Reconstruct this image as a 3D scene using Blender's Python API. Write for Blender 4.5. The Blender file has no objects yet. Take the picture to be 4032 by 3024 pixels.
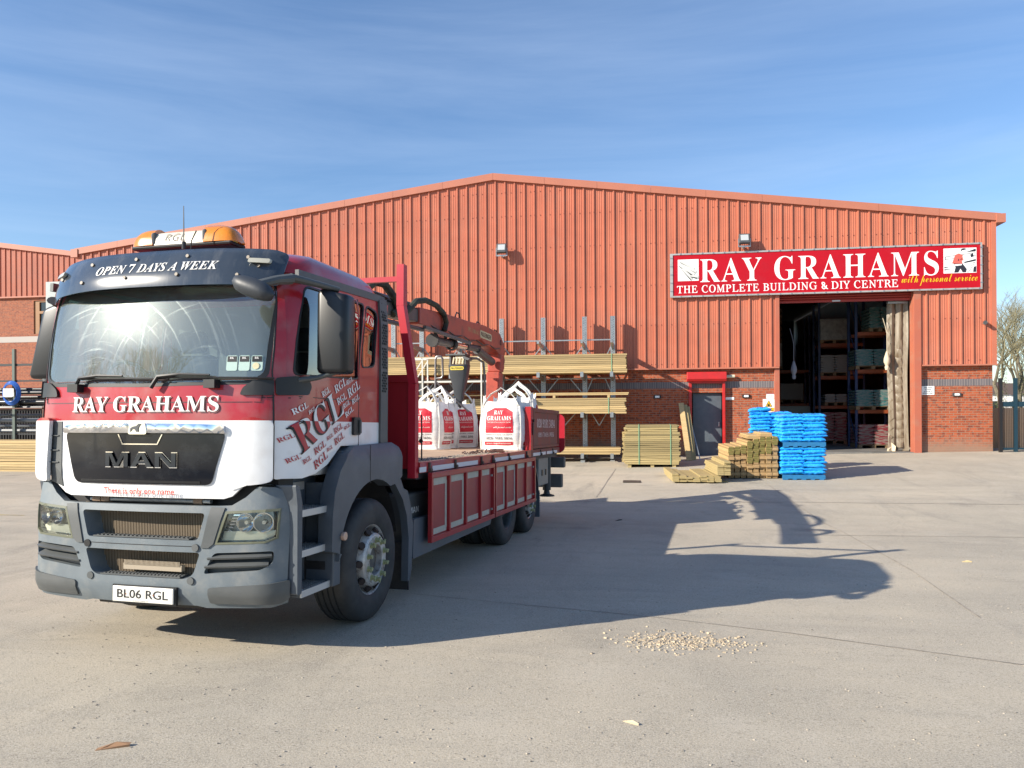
import bpy, bmesh, math, random
from math import *
from mathutils import Vector, Matrix, noise
from mathutils.geometry import delaunay_2d_cdt
random.seed(7)
sc = bpy.context.scene
COL = sc.collection

# ---------------------------------------------------------------- camera
HEAD = radians(9.3)
cam = bpy.data.cameras.new('camera'); camo = bpy.data.objects.new('camera', cam); COL.objects.link(camo)
cam.lens = 27.05; cam.sensor_width = 36; cam.shift_y = 0.0218; cam.clip_end = 3000; cam.clip_start = .05
camo.matrix_world = (Matrix.Translation((0, 0, 1.65)) @ Matrix.Rotation(HEAD, 4, 'Z') @ Matrix.Rotation(pi/2, 4, 'X') @ Matrix.Rotation(-.006, 4, 'Z'))
sc.camera = camo

# ---------------------------------------------------------------- light
SUN_AZ, SUN_EL = radians(33), radians(26)
travel = Vector((cos(SUN_AZ)*cos(SUN_EL), sin(SUN_AZ)*cos(SUN_EL), -sin(SUN_EL)))
sun = bpy.data.lights.new('sun', 'SUN'); sun.energy = 5.0; sun.angle = radians(.5); sun.color = (1, .915, .78)
suno = bpy.data.objects.new('sun', sun); COL.objects.link(suno)
suno.rotation_euler = travel.to_track_quat('-Z', 'Y').to_euler()
world = bpy.data.worlds.new("World"); sc.world = world; world.use_nodes = True
wn = world.node_tree.nodes; wl = world.node_tree.links
bg = wn['Background']; bg.inputs[1].default_value = .10
sky = wn.new('ShaderNodeTexSky'); sky.sky_type = 'NISHITA'; sky.sun_disc = False
sky.sun_elevation = SUN_EL
sky.sun_rotation = atan2(-travel.x, -travel.y)
sky.air_density = 1.1; sky.dust_density = .25; sky.ozone_density = 3.5; sky.altitude = 20
tc = wn.new('ShaderNodeTexCoord'); mp = wn.new('ShaderNodeMapping')
wl.new(tc.outputs['Generated'], mp.inputs[0]); mp.inputs['Scale'].default_value = (.8, .8, 7); mp.inputs['Rotation'].default_value = (.10, -.16, .5)
nz = wn.new('ShaderNodeTexNoise'); nz.inputs['Scale'].default_value = 1.6; nz.inputs['Detail'].default_value = 9; nz.inputs['Roughness'].default_value = .62; nz.inputs['Distortion'].default_value = .6
wl.new(mp.outputs[0], nz.inputs['Vector'])
mr = wn.new('ShaderNodeMapRange'); mr.inputs[1].default_value = .40; mr.inputs[2].default_value = .92; mr.inputs[4].default_value = .30
wl.new(nz.outputs[0], mr.inputs[0])
mx = wn.new('ShaderNodeMix'); mx.data_type = 'RGBA'
tint = wn.new('ShaderNodeMix'); tint.data_type = 'RGBA'; tint.blend_type = 'MULTIPLY'; tint.inputs[0].default_value = 1; wl.new(sky.outputs[0], tint.inputs[6]); tint.inputs[7].default_value = (.93, 1.0, 1.10, 1)
wl.new(mr.outputs[0], mx.inputs[0]); wl.new(tint.outputs[2], mx.inputs[6]); mx.inputs[7].default_value = (4.6, 5.6, 7.2, 1)
wl.new(mx.outputs[2], bg.inputs[0])
sc.view_settings.view_transform = 'Standard'; sc.view_settings.look = 'None'; sc.view_settings.exposure = .75; sc.view_settings.gamma = 1

# ---------------------------------------------------------------- helpers
def link(o, parent=None):
    COL.objects.link(o)
    if parent: o.parent = parent
    return o
def tag(o, label=None, cat=None, group=None, kind=None):
    if label: o['label'] = label
    if cat: o['category'] = cat
    if group: o['group'] = group
    if kind: o['kind'] = kind
    return o
def thing(name, label, cat, loc=(0, 0, 0), rz=0, group=None):
    o = bpy.data.objects.new(name, None); o.empty_display_size = .2
    o.location = loc; o.rotation_euler = (0, 0, rz); link(o)
    return tag(o, label, cat, group)
def copy_tree(o, parent=None):
    c = o.copy(); COL.objects.link(c); c.parent = parent
    for ch in list(o.children): copy_tree(ch, c)
    return c
def inpoly(x, y, P):
    r = False; n = len(P); j = n-1
    for i in range(n):
        if (P[i][1] > y) != (P[j][1] > y) and x < (P[j][0]-P[i][0])*(y-P[i][1])/(P[j][1]-P[i][1])+P[i][0]: r = not r
        j = i
    return r
class MB:
    def __init__(s): s.v = []; s.f = []; s.m = []
    def add(s, vs, fs, mi=0, M=None):
        b = len(s.v)
        for v in vs:
            v = Vector(v)
            s.v.append(M @ v if M else v)
        for f in fs: s.f.append([b+i for i in f]); s.m.append(mi)
        return s
    def box(s, x0, x1, y0, y1, z0, z1, mi=0, M=None):
        vs = [(x, y, z) for z in (z0, z1) for y in (y0, y1) for x in (x0, x1)]
        fs = [(0, 2, 3, 1), (4, 5, 7, 6), (0, 1, 5, 4), (2, 6, 7, 3), (0, 4, 6, 2), (1, 3, 7, 5)]
        return s.add(vs, fs, mi, M)
    def bar(s, a, b, w, h=None, mi=0, upv=(0, 0, 1)):
        a = Vector(a); b = Vector(b); h = h or w; d = b-a; L = d.length
        if L < 1e-6: return s
        d.normalize(); u = Vector(upv)
        if abs(d.dot(u)) > .98: u = Vector((0, 1, 0))
        r = d.cross(u).normalized(); u = r.cross(d)
        vs = []
        for p in (a, b):
            for i, j in ((-1, -1), (1, -1), (1, 1), (-1, 1)): vs.append(p+r*i*w/2+u*j*h/2)
        return s.add(vs, [(0, 1, 2, 3), (7, 6, 5, 4), (0, 4, 5, 1), (1, 5, 6, 2), (2, 6, 7, 3), (3, 7, 4, 0)], mi)
    def tube(s, pts, r, n=8, mi=0, cap=True, flat=1.0):
        pts = [Vector(p) for p in pts]; rr = r if isinstance(r, (list, tuple)) else [r]*len(pts)
        vs = []; fs = []; N = len(pts); pu = None
        for i, p in enumerate(pts):
            d = (pts[min(i+1, N-1)]-pts[max(i-1, 0)]).normalized()
            u = pu if pu else (Vector((0, 0, 1)) if abs(d.z) < .9 else Vector((0, 1, 0)))
            r_ = d.cross(u).normalized(); u = r_.cross(d).normalized(); pu = u
            for k in range(n):
                a = 2*pi*k/n; vs.append(p+(r_*cos(a)+u*sin(a)*flat)*rr[i])
        for i in range(N-1):
            for k in range(n): fs.append((i*n+k, i*n+(k+1) % n, (i+1)*n+(k+1) % n, (i+1)*n+k))
        if cap: fs += [tuple(range(n))[::-1], tuple((N-1)*n+k for k in range(n))]
        return s.add(vs, fs, mi)
    def cyl(s, c, ax, r, L, n=16, mi=0, r2=None):
        c = Vector(c); a = Vector(ax).normalized()
        return s.tube([c-a*L/2, c+a*L/2], [r, r2 if r2 is not None else r], n, mi)
    def lathe(s, prof, c, ax, n=32, mi=0, close=False):
        """prof: list of (radius, offset along axis)"""
        c = Vector(c); a = Vector(ax).normalized(); u = Vector((0, 0, 1)) if abs(a.z) < .9 else Vector((1, 0, 0))
        r = a.cross(u).normalized(); u = r.cross(a); vs = []; fs = []; N = len(prof)
        for (R, o) in prof:
            for k in range(n):
                t = 2*pi*k/n; vs.append(c+a*o+(r*cos(t)+u*sin(t))*R)
        for i in range(N-1):
            for k in range(n): fs.append((i*n+k, i*n+(k+1) % n, (i+1)*n+(k+1) % n, (i+1)*n+k))
        return s.add(vs, fs, mi)
    def patch(s, poly, fn, holes=(), thick=.01, step=.1, mi=0, mi_side=None, ustep=None):
        """2-D polygon with holes laid on surface fn(u, v, d), given a thickness"""
        us = [p[0] for p in poly]; vs_ = [p[1] for p in poly]; ustep = ustep or step
        def dens(P):
            o = []
            for i, p in enumerate(P):
                q = P[(i+1) % len(P)]; L = hypot((q[0]-p[0])/ustep, (q[1]-p[1])/step); n = max(1, int(ceil(L)))
                for k in range(n): o.append((p[0]+(q[0]-p[0])*k/n, p[1]+(q[1]-p[1])*k/n))
            return o
        loops = [dens(poly)]+[dens(h) for h in holes]
        V = []; E = []
        for L in loops:
            b = len(V); V += [Vector(p) for p in L]; E += [(b+i, b+(i+1) % len(L)) for i in range(len(L))]
        x = min(us)+ustep*.51
        while x < max(us):
            y = min(vs_)+step*.49
            while y < max(vs_):
                if inpoly(x, y, poly) and not any(inpoly(x, y, h) for h in holes) and all(min((x-p[0])**2/ustep**2+(y-p[1])**2/step**2 for p in L) > .12 for L in loops): V.append(Vector((x, y)))
                y += step
            x += ustep
        r = delaunay_2d_cdt(V, E, [], 0, 1e-6); ov, of = r[0], r[2]
        T = []
        for f in of:
            cx = sum(ov[i][0] for i in f)/len(f); cy = sum(ov[i][1] for i in f)/len(f)
            if inpoly(cx, cy, poly) and not any(inpoly(cx, cy, h) for h in holes): T.append(list(f))
        n = len(ov)
        vs = [fn(p[0], p[1], 0) for p in ov]
        if thick: vs += [fn(p[0], p[1], thick) for p in ov]
        cnt = {}
        for f in T:
            for i in range(len(f)):
                a, b = f[i], f[(i+1) % len(f)]; k = (min(a, b), max(a, b)); cnt.setdefault(k, []).append((a, b))
        s.add(vs, T+([[n+i for i in f[::-1]] for f in T] if thick else []), mi)
        if thick:
            b0 = len(s.v)-len(vs)
            for k, l in cnt.items():
                if len(l) == 1:
                    a, b = l[0]; s.f.append([b0+b, b0+a, b0+n+a, b0+n+b]); s.m.append(mi if mi_side is None else mi_side)
        return s
    def build(s, name, mats, parent=None, smooth=False, bevel=0, off=None, label=None, fix=True, angle=35):
        me = bpy.data.meshes.new(name)
        o_ = Vector(off) if off is not None else Vector((0, 0, 0))
        me.from_pydata([tuple(v-o_) for v in s.v], [], s.f)
        if not isinstance(mats, (list, tuple)): mats = [mats]
        for m in mats: me.materials.append(m)
        for p, m in zip(me.polygons, s.m): p.material_index = m
        if fix:
            bm = bmesh.new(); bm.from_mesh(me)
            if smooth: bmesh.ops.remove_doubles(bm, verts=bm.verts, dist=1e-5)
            bmesh.ops.recalc_face_normals(bm, faces=bm.faces); bm.to_mesh(me); bm.free()
        if smooth:
            for p in me.polygons: p.use_smooth = True
            try: me.set_sharp_from_angle(angle=radians(angle))
            except Exception: pass
        o = bpy.data.objects.new(name, me); link(o, parent)
        if off is not None and parent is None: o.location = off
        if bevel:
            md = o.modifiers.new('b', 'BEVEL'); md.width = bevel; md.segments = 2; md.limit_method = 'ANGLE'; md.angle_limit = radians(40)
        if label: o['label'] = label
        return o
def rrect(x0, x1, y0, y1, r, n=4):
    P = []
    for cx, cy, a in ((x1-r, y1-r, 0), (x0+r, y1-r, 90), (x0+r, y0+r, 180), (x1-r, y0+r, 270)):
        for k in range(n+1):
            t = radians(a+90*k/n); P.append((cx+r*cos(t), cy+r*sin(t)))
    return P
def rpoly(P, r, n=4):
    """round the corners of a polygon"""
    o = []; N = len(P)
    for i in range(N):
        a = Vector(P[i-1]); b = Vector(P[i]); c = Vector(P[(i+1) % N])
        rr = min(r, (a-b).length*.45, (c-b).length*.45)
        p = b+(a-b).normalized()*rr; q = b+(c-b).normalized()*rr
        for k in range(n+1):
            t = k/n; o.append(tuple(p*(1-t)**2+b*2*t*(1-t)+q*t*t))
    return o
def ell(cx, cy, rx, ry, n=20): return [(cx+rx*cos(2*pi*k/n), cy+ry*sin(2*pi*k/n)) for k in range(n)]

# lettering: the built-in font also holds bold serif, bold slanted serif and script letters
def glyphs(s, st):
    U = {'serif': (0x1D400, 0x1D41A, 0x1D7CE), 'slant': (0x1D468, 0x1D482, 0x1D7CE), 'light': (0x1D434, 0x1D44E, None), 'script': (0x1D4D0, 0x1D4EA, None), 'sansb': (0x1D5D4, 0x1D5EE, 0x1D7EC), 'sans': None}[st]
    if not U: return s
    r = ''
    for c in s:
        if 'A' <= c <= 'Z': r += chr(U[0]+ord(c)-65)
        elif 'a' <= c <= 'z': r += 'ℎ' if (st == 'light' and c == 'h') else chr(U[1]+ord(c)-97)
        elif c.isdigit() and U[2]: r += chr(U[2]+ord(c)-48)
        else: r += c
    return r
_tc = {}
def text2d(s, st='sans', offset=0.0, res=3, sp=1.0):
    k = (s, st, offset, res, sp)
    if k not in _tc:
        cu = bpy.data.curves.new('t', 'FONT'); cu.body = glyphs(s, st); cu.size = 1; cu.resolution_u = res; cu.offset = offset; cu.fill_mode = 'FRONT'; cu.space_character = sp
        o = bpy.data.objects.new('t', cu); COL.objects.link(o); bpy.context.view_layer.update()
        dg = bpy.context.evaluated_depsgraph_get(); me = bpy.data.meshes.new_from_object(o.evaluated_get(dg))
        V = [(v.co.x, v.co.y) for v in me.vertices]; F = [list(p.vertices) for p in me.polygons]
        bpy.data.objects.remove(o); bpy.data.curves.remove(cu); bpy.data.meshes.remove(me)
        if st == 'light': V = [(x-.27*y, y) for x, y in V]
        x0 = min(v[0] for v in V); x1 = max(v[0] for v in V); y0 = min(v[1] for v in V); y1 = max(v[1] for v in V)
        _tc[k] = ([((x-x0)/(x1-x0), (y-y0)/(y1-y0)) for x, y in V], F)
    return _tc[k]
def put_text(mb, s, x0, x1, z0, z1, fn, st='sans', offset=0.0, mi=0, res=3, sp=1.0):
    V, F = text2d(s, st, offset, res, sp)
    mb.add([fn(x0+(x1-x0)*u, z0+(z1-z0)*v, 0) for u, v in V], F, mi)

# ---------------------------------------------------------------- materials
def M(name, col, rough=.5, metal=0, col2=None, scale=4, lo=.35, hi=.65, bump=0, bscale=40, coat=0, spec=.5, stretch=(1, 1, 1), detail=6, dirt=None, dscale=2, damt=.5, trans=0, alpha=1):
    m = bpy.data.materials.new(name); m.use_nodes = True; n = m.node_tree.nodes; l = m.node_tree.links
    b = n['Principled BSDF']; b.inputs['Roughness'].default_value = rough; b.inputs['Metallic'].default_value = metal
    b.inputs['Specular IOR Level'].default_value = spec; b.inputs['Coat Weight'].default_value = coat; b.inputs['Coat Roughness'].default_value = .04
    b.inputs['Transmission Weight'].default_value = trans; b.inputs['Alpha'].default_value = alpha
    b.inputs['Base Color'].default_value = (*col, 1)
    if col2 or bump or dirt:
        t = n.new('ShaderNodeTexCoord'); mp = n.new('ShaderNodeMapping'); l.new(t.outputs['Object'], mp.inputs[0]); mp.inputs['Scale'].default_value = stretch
    src = None
    if col2:
        z = n.new('ShaderNodeTexNoise'); z.inputs['Scale'].default_value = scale; z.inputs['Detail'].default_value = detail; z.inputs['Roughness'].default_value = .62; l.new(mp.outputs[0], z.inputs['Vector'])
        r = n.new('ShaderNodeMapRange'); r.inputs[1].default_value = lo; r.inputs[2].default_value = hi; l.new(z.outputs[0], r.inputs[0])
        x = n.new('ShaderNodeMix'); x.data_type = 'RGBA'; l.new(r.outputs[0], x.inputs[0]); x.inputs[6].default_value = (*col, 1); x.inputs[7].default_value = (*col2, 1); src = x.outputs[2]
    if dirt:
        z = n.new('ShaderNodeTexNoise'); z.inputs['Scale'].default_value = dscale; z.inputs['Detail'].default_value = 8; z.inputs['Roughness'].default_value = .7; l.new(mp.outputs[0], z.inputs['Vector'])
        r = n.new('ShaderNodeMapRange'); r.inputs[1].default_value = .5; r.inputs[2].default_value = .72; r.inputs[4].default_value = damt; l.new(z.outputs[0], r.inputs[0])
        x = n.new('ShaderNodeMix'); x.data_type = 'RGBA'; l.new(r.outputs[0], x.inputs[0])
        if src: l.new(src, x.inputs[6])
        else: x.inputs[6].default_value = (*col, 1)
        x.inputs[7].default_value = (*dirt, 1); src = x.outputs[2]
    if src: l.new(src, b.inputs['Base Color'])
    if bump:
        z = n.new('ShaderNodeTexNoise'); z.inputs['Scale'].default_value = bscale; z.inputs['Detail'].default_value = 4; l.new(mp.outputs[0], z.inputs['Vector'])
        u = n.new('ShaderNodeBump'); u.inputs['Strength'].default_value = bump; u.inputs['Distance'].default_value = .01; l.new(z.outputs[0], u.inputs['Height']); l.new(u.outputs[0], b.inputs['Normal'])
    return m
def island(m, lo=.72, hi=1.22):
    n, l, b = nodes(m); g_ = n.new('ShaderNodeNewGeometry'); r = n.new('ShaderNodeMapRange'); r.inputs[3].default_value = lo; r.inputs[4].default_value = hi; l.new(g_.outputs['Random Per Island'], r.inputs[0])
    x = n.new('ShaderNodeVectorMath'); x.operation = 'SCALE'; s = b.inputs['Base Color'].links[0].from_socket; l.new(s, x.inputs[0]); l.new(r.outputs[0], x.inputs['Scale']); l.new(x.outputs[0], b.inputs['Base Color']); return m
def nodes(m): return m.node_tree.nodes, m.node_tree.links, m.node_tree.nodes['Principled BSDF']
cladm = M('cladding_paint', (.50, .158, .092), .42, col2=(.43, .135, .08), scale=.9, dirt=(.44, .20, .14), dscale=.6, damt=.45, spec=.35)
trimm = M('trim_paint', (.46, .165, .10), .45, col2=(.41, .15, .095), scale=1.2)
redtrim = M('red_paint', (.55, .018, .018), .4, col2=(.42, .02, .018), scale=4, dirt=(.2, .05, .03), dscale=5, damt=.3)
doorgrey = M('door_grey', (.075, .095, .115), .5, col2=(.095, .115, .135), scale=6)
white = M('white_paint', (.78, .77, .75), .45, col2=(.70, .69, .66), scale=3)
black = M('black_plastic', (.012, .012, .013), .45)
darkgrey = M('dark_grey_metal', (.05, .055, .06), .5, col2=(.075, .078, .08), scale=7)
galv = M('galvanised_steel', (.42, .44, .44), .42, .75, col2=(.30, .32, .33), scale=18, bump=.1)
signred = M('sign_red', (.45, .003, .012), .35, col2=(.40, .003, .011), scale=1.5, spec=.3, dirt=(.35, .02, .03), dscale=1.2, damt=.4)
signwhite = M('sign_white', (.85, .85, .83), .35)
yellow = M('yellow_paint', (.80, .48, .01), .4)
alu = M('aluminium', (.55, .53, .50), .4, .5, col2=(.45, .42, .38), scale=8)
glassdark = M('window_glass', (.02, .025, .025), .05, spec=.8)
winframe = M('window_frame', (.10, .045, .025), .45)
concrete_in = M('warehouse_floor_concrete', (.20, .19, .175), .8, col2=(.12, .115, .105), scale=1.5)
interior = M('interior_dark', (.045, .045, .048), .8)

# concrete yard
def ground_mat():
    m = M('yard_concrete', (.3, .27, .235), .86, spec=.25); n, l, b = nodes(m)
    t = n.new('ShaderNodeTexCoord')
    def nz(sc, det=6, rough=.6, st=(1, 1, 1), dist=0):
        mp = n.new('ShaderNodeMapping'); mp.inputs['Scale'].default_value = st; l.new(t.outputs['Object'], mp.inputs[0])
        z = n.new('ShaderNodeTexNoise'); z.inputs['Scale'].default_value = sc; z.inputs['Detail'].default_value = det; z.inputs['Roughness'].default_value = rough; z.inputs['Distortion'].default_value = dist; l.new(mp.outputs[0], z.inputs['Vector']); return z.outputs[0]
    def rng(s, a, b_, c, d):
        r = n.new('ShaderNodeMapRange'); r.inputs[1].default_value = a; r.inputs[2].default_value = b_; r.inputs[3].default_value = c; r.inputs[4].default_value = d; l.new(s, r.inputs[0]); return r.outputs[0]
    def mix(f, a, b_, mode='MIX'):
        x = n.new('ShaderNodeMix'); x.data_type = 'RGBA'; x.blend_type = mode
        if isinstance(f, float): x.inputs[0].default_value = f
        else: l.new(f, x.inputs[0])
        for i, c in ((6, a), (7, b_)):
            if isinstance(c, tuple): x.inputs[i].default_value = (*c, 1)
            else: l.new(c, x.inputs[i])
        return x.outputs[2]
    big = rng(nz(.28, 6, .65), .38, .62, 0, 1); c = mix(big, (.47, .405, .305), (.34, .30, .235))
    c = mix(rng(nz(.5, 7, .7, (.22, 2.4, 1), .5), .50, .70, 0, .5), c, (.24, .215, .18))
    c = mix(rng(nz(1.3, 7, .7), .5, .72, 0, .55), c, (.48, .43, .35))
    c = mix(rng(nz(.55, 8, .72, (1, 2.2, 1), .8), .54, .74, 0, .5), c, (.21, .195, .17))
    c = mix(rng(nz(.22, 7, .75, (2.6, .8, 1), 1.5), .53, .70, 0, .7), c, (.20, .18, .15))
    c = mix(rng(nz(3.2, 8, .8, (1, 1, 1), .4), .58, .74, 0, .45), c, (.22, .20, .17))
    v2 = n.new('ShaderNodeTexVoronoi'); v2.inputs['Scale'].default_value = .55; v2.inputs['Randomness'].default_value = 1; mv = n.new('ShaderNodeMix'); mv.data_type = 'VECTOR'; mv.inputs[0].default_value = .12; l.new(t.outputs['Object'], mv.inputs[4]); zc = n.new('ShaderNodeTexNoise'); zc.inputs['Scale'].default_value = 2.5; zc.inputs['Detail'].default_value = 5; l.new(t.outputs['Object'], zc.inputs['Vector']); l.new(zc.outputs['Color'], mv.inputs[5]); l.new(mv.outputs[1], v2.inputs['Vector'])
    c = mix(rng(v2.outputs['Distance'], .05, .16, .55, 0), c, (.13, .12, .105))
    # fine aggregate, light and dark grains
    v = n.new('ShaderNodeTexVoronoi'); v.inputs['Scale'].default_value = 95; l.new(t.outputs['Object'], v.inputs['Vector'])
    g = rng(v.outputs['Distance'], .0, .75, 0, 1)
    c = mix(rng(nz(120, 3, .6), .42, .62, 0, .55), c, (.62, .56, .46)); c = mix(rng(nz(60, 4, .75, (1, 1.6, 1)), .55, .66, 0, .8), c, (.13, .12, .105))
    c = mix(rng(nz(26, 6, .8, (1, 1.5, 1)), .60, .70, 0, .65), c, (.14, .13, .115))
    l.new(c, b.inputs['Base Color'])
    u = n.new('ShaderNodeBump'); u.inputs['Strength'].default_value = .6; u.inputs['Distance'].default_value = .006; l.new(nz(90, 5, .7), u.inputs['Height']); l.new(u.outputs[0], b.inputs['Normal'])
    return m
yardm = ground_mat()
jointm = M('joint_filler', (.19, .17, .145), .9, col2=(.38, .33, .27), scale=6)
def brick_mat(name='red_brick', c1=(.42, .10, .042), c2=(.17, .05, .035), mortar=(.29, .20, .145), sc=1.0, dirtband=True):
    m = M(name, c1, .85, spec=.2); n, l, b = nodes(m)
    t = n.new('ShaderNodeTexCoord'); s = n.new('ShaderNodeSeparateXYZ'); c = n.new('ShaderNodeCombineXYZ'); l.new(t.outputs['Object'], s.inputs[0])
    ad = n.new('ShaderNodeMath'); ad.operation = 'ADD'; l.new(s.outputs[0], ad.inputs[0]); l.new(s.outputs[1], ad.inputs[1])
    l.new(ad.outputs[0], c.inputs[0]); l.new(s.outputs[2], c.inputs[1])
    k = n.new('ShaderNodeTexBrick'); l.new(c.outputs[0], k.inputs['Vector']); k.inputs['Scale'].default_value = 1; k.inputs['Brick Width'].default_value = .225; k.inputs['Row Height'].default_value = .075
    k.inputs['Mortar Size'].default_value = .008; k.inputs['Mortar Smooth'].default_value = .3; k.offset = .5
    k.inputs['Color1'].default_value = (*c1, 1); k.inputs['Color2'].default_value = (c1[0]*.7, c1[1]*.72, c1[2]*.8, 1); k.inputs['Mortar'].default_value = (*mortar, 1); k.inputs['Bias'].default_value = -.2
    # dark burnt blotches inside bricks
    z = n.new('ShaderNodeTexNoise'); z.inputs['Scale'].default_value = 7; z.inputs['Detail'].default_value = 2; l.new(c.outputs[0], z.inputs['Vector'])
    r = n.new('ShaderNodeMapRange'); r.inputs[1].default_value = .5; r.inputs[2].default_value = .62; r.inputs[4].default_value = .85; l.new(z.outputs[0], r.inputs[0])
    inv = n.new('ShaderNodeMath'); inv.operation = 'SUBTRACT'; inv.inputs[0].default_value = 1; l.new(k.outputs['Fac'], inv.inputs[1])
    mu = n.new('ShaderNodeMath'); mu.operation = 'MULTIPLY'; l.new(r.outputs[0], mu.inputs[0]); l.new(inv.outputs[0], mu.inputs[1])
    x = n.new('ShaderNodeMix'); x.data_type = 'RGBA'; l.new(mu.outputs[0], x.inputs[0]); l.new(k.outputs['Color'], x.inputs[6]); x.inputs[7].default_value = (*c2, 1)
    out = x.outputs[2]
    if dirtband:   # splash dirt along the foot of the wall
        z2 = n.new('ShaderNodeTexNoise'); z2.inputs['Scale'].default_value = 2.5; z2.inputs['Detail'].default_value = 6; l.new(t.outputs['Object'], z2.inputs['Vector'])
        a = n.new('ShaderNodeMath'); a.operation = 'MULTIPLY_ADD'; l.new(z2.outputs[0], a.inputs[0]); a.inputs[1].default_value = -.5; l.new(s.outputs[2], a.inputs[2])
        r2 = n.new('ShaderNodeMapRange'); r2.inputs[1].default_value = .0; r2.inputs[2].default_value = .42; r2.inputs[3].default_value = .85; r2.inputs[4].default_value = 0; l.new(a.outputs[0], r2.inputs[0])
        x2 = n.new('ShaderNodeMix'); x2.data_type = 'RGBA'; l.new(r2.outputs[0], x2.inputs[0]); l.new(out, x2.inputs[6]); x2.inputs[7].default_value = (.29, .19, .135, 1); out = x2.outputs[2]
    l.new(out, b.inputs['Base Color'])
    u = n.new('ShaderNodeBump'); u.inputs['Strength'].default_value = .35; u.inputs['Distance'].default_value = .006; l.new(inv.outputs[0], u.inputs['Height']); l.new(u.outputs[0], b.inputs['Normal'])
    return m
brickm = brick_mat()
def soldier_mat():
    m = M('blue_brick_band', (.115, .105, .11), .8); n, l, b = nodes(m)
    t = n.new('ShaderNodeTexCoord'); s = n.new('ShaderNodeSeparateXYZ'); c = n.new('ShaderNodeCombineXYZ'); l.new(t.outputs['Object'], s.inputs[0]); l.new(s.outputs[0], c.inputs[0]); l.new(s.outputs[2], c.inputs[1])
    k = n.new('ShaderNodeTexBrick'); l.new(c.outputs[0], k.inputs['Vector']); k.inputs['Scale'].default_value = 1; k.inputs['Brick Width'].default_value = .075; k.inputs['Row Height'].default_value = 3.0; k.offset = 0
    k.inputs['Mortar Size'].default_value = .005; k.inputs['Color1'].default_value = (.115, .105, .112, 1); k.inputs['Color2'].default_value = (.16, .14, .145, 1); k.inputs['Mortar'].default_value = (.33, .27, .24, 1)
    l.new(k.outputs['Color'], b.inputs['Base Color']); return m
bandm = soldier_mat()

# ---------------------------------------------------------------- ground
def zw(x): return max(-.40, min(.22, -.045+.02*x))
def gz(x, y):
    if y < 14: return -.128-.0314*(y-5.0)
    t = min(1, (y-14)/11.8); return -.4106*(1-t)+zw(x)*t
def axis_list(a, b, pts, fine, coarse):
    o = [a]; 
    while o[-1] < b:
        x = o[-1]; o.append(x+(fine if pts[0] <= x < pts[1] else coarse))
    return o
xs = [-900, -300, -120, -60]+[-40+k*1.0 for k in range(0, 81)]+[60, 120, 300, 900]
ys = [-600, -200, -80, -40, -20, -10, -5]+[k*.5 for k in range(0, 62)]+[32, 36, 42, 60, 100, 200, 400, 1200]
g = MB(); nx = len(xs)
g.v = [Vector((x, y, gz(x, y) if y > -5 else gz(0, -5))) for y in ys for x in xs]
for j in range(len(ys)-1):
    for i in range(nx-1): g.f.append([j*nx+i, j*nx+i+1, (j+1)*nx+i+1, (j+1)*nx+i]); g.m.append(0)
tag(g.build('ground', yardm, smooth=True), kind='structure')
# joints between the concrete bays, laid as thin strips 4 mm above
jb = MB()
def joint(pts, w):
    for a, b in zip(pts, pts[1:]):
        n = max(1, int(hypot(b[0]-a[0], b[1]-a[1])/.35)); prev = None
        for k in range(n+1):
            x = a[0]+(b[0]-a[0])*k/n; y = a[1]+(b[1]-a[1])*k/n; d = Vector((b[0]-a[0], b[1]-a[1])).normalized()
            jx = (random.random()-.5)*w*.5; ww = w*random.uniform(.5, 1.2)
            l_ = (x-d.y*ww/2+jx, y+d.x*ww/2+jx); r_ = (x+d.y*ww/2+jx, y-d.x*ww/2+jx)
            cur = [Vector((*l_, gz(*l_)+.004)), Vector((*r_, gz(*r_)+.004))]
            if prev: jb.add([prev[0], prev[1], cur[1], cur[0]], [(0, 1, 2, 3)])
            prev = cur
joint([(-14, 15.95), (-1.9, 16.05), (3.3, 16.3), (7.4, 16.28), (16, 16.4)], .035)
joint([(-2.2, 7.35), (.2, 6.75), (1.2, 6.4), (2.6, 5.8), (5, 5.0)], .012)
joint([(-.9, 16.7), (-.64, 22.3)], .03)
joint([(3.0, 19.2), (3.2, 13), (3.1, 9.5), (2.9, 7.2)], .014)
joint([(2.0, 12.4), (9, 12.9), (16, 13.2)], .02)
tag(jb.build('concrete_joints', jointm), kind='structure')
# yellow bay line
yl = MB(); 
for k in range(8):
    x0, x1 = -22+k*1.3, -22+(k+1)*1.3
    f = lambda x: 13.0+.02*(x+12)
    yl.add([(x0, f(x0)-.04, gz(x0, f(x0))+.004), (x1, f(x1)-.04, gz(x1, f(x1))+.004), (x1, f(x1)+.04, gz(x1, f(x1)+.04)+.004), (x0, f(x0)+.04, gz(x0, f(x0)+.04)+.004)], [(0, 1, 2, 3)])
tag(yl.build('road_marking', M('worn_yellow', (.45, .33, .08), .8, col2=(.26, .23, .18), scale=9)), kind='structure')

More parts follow.
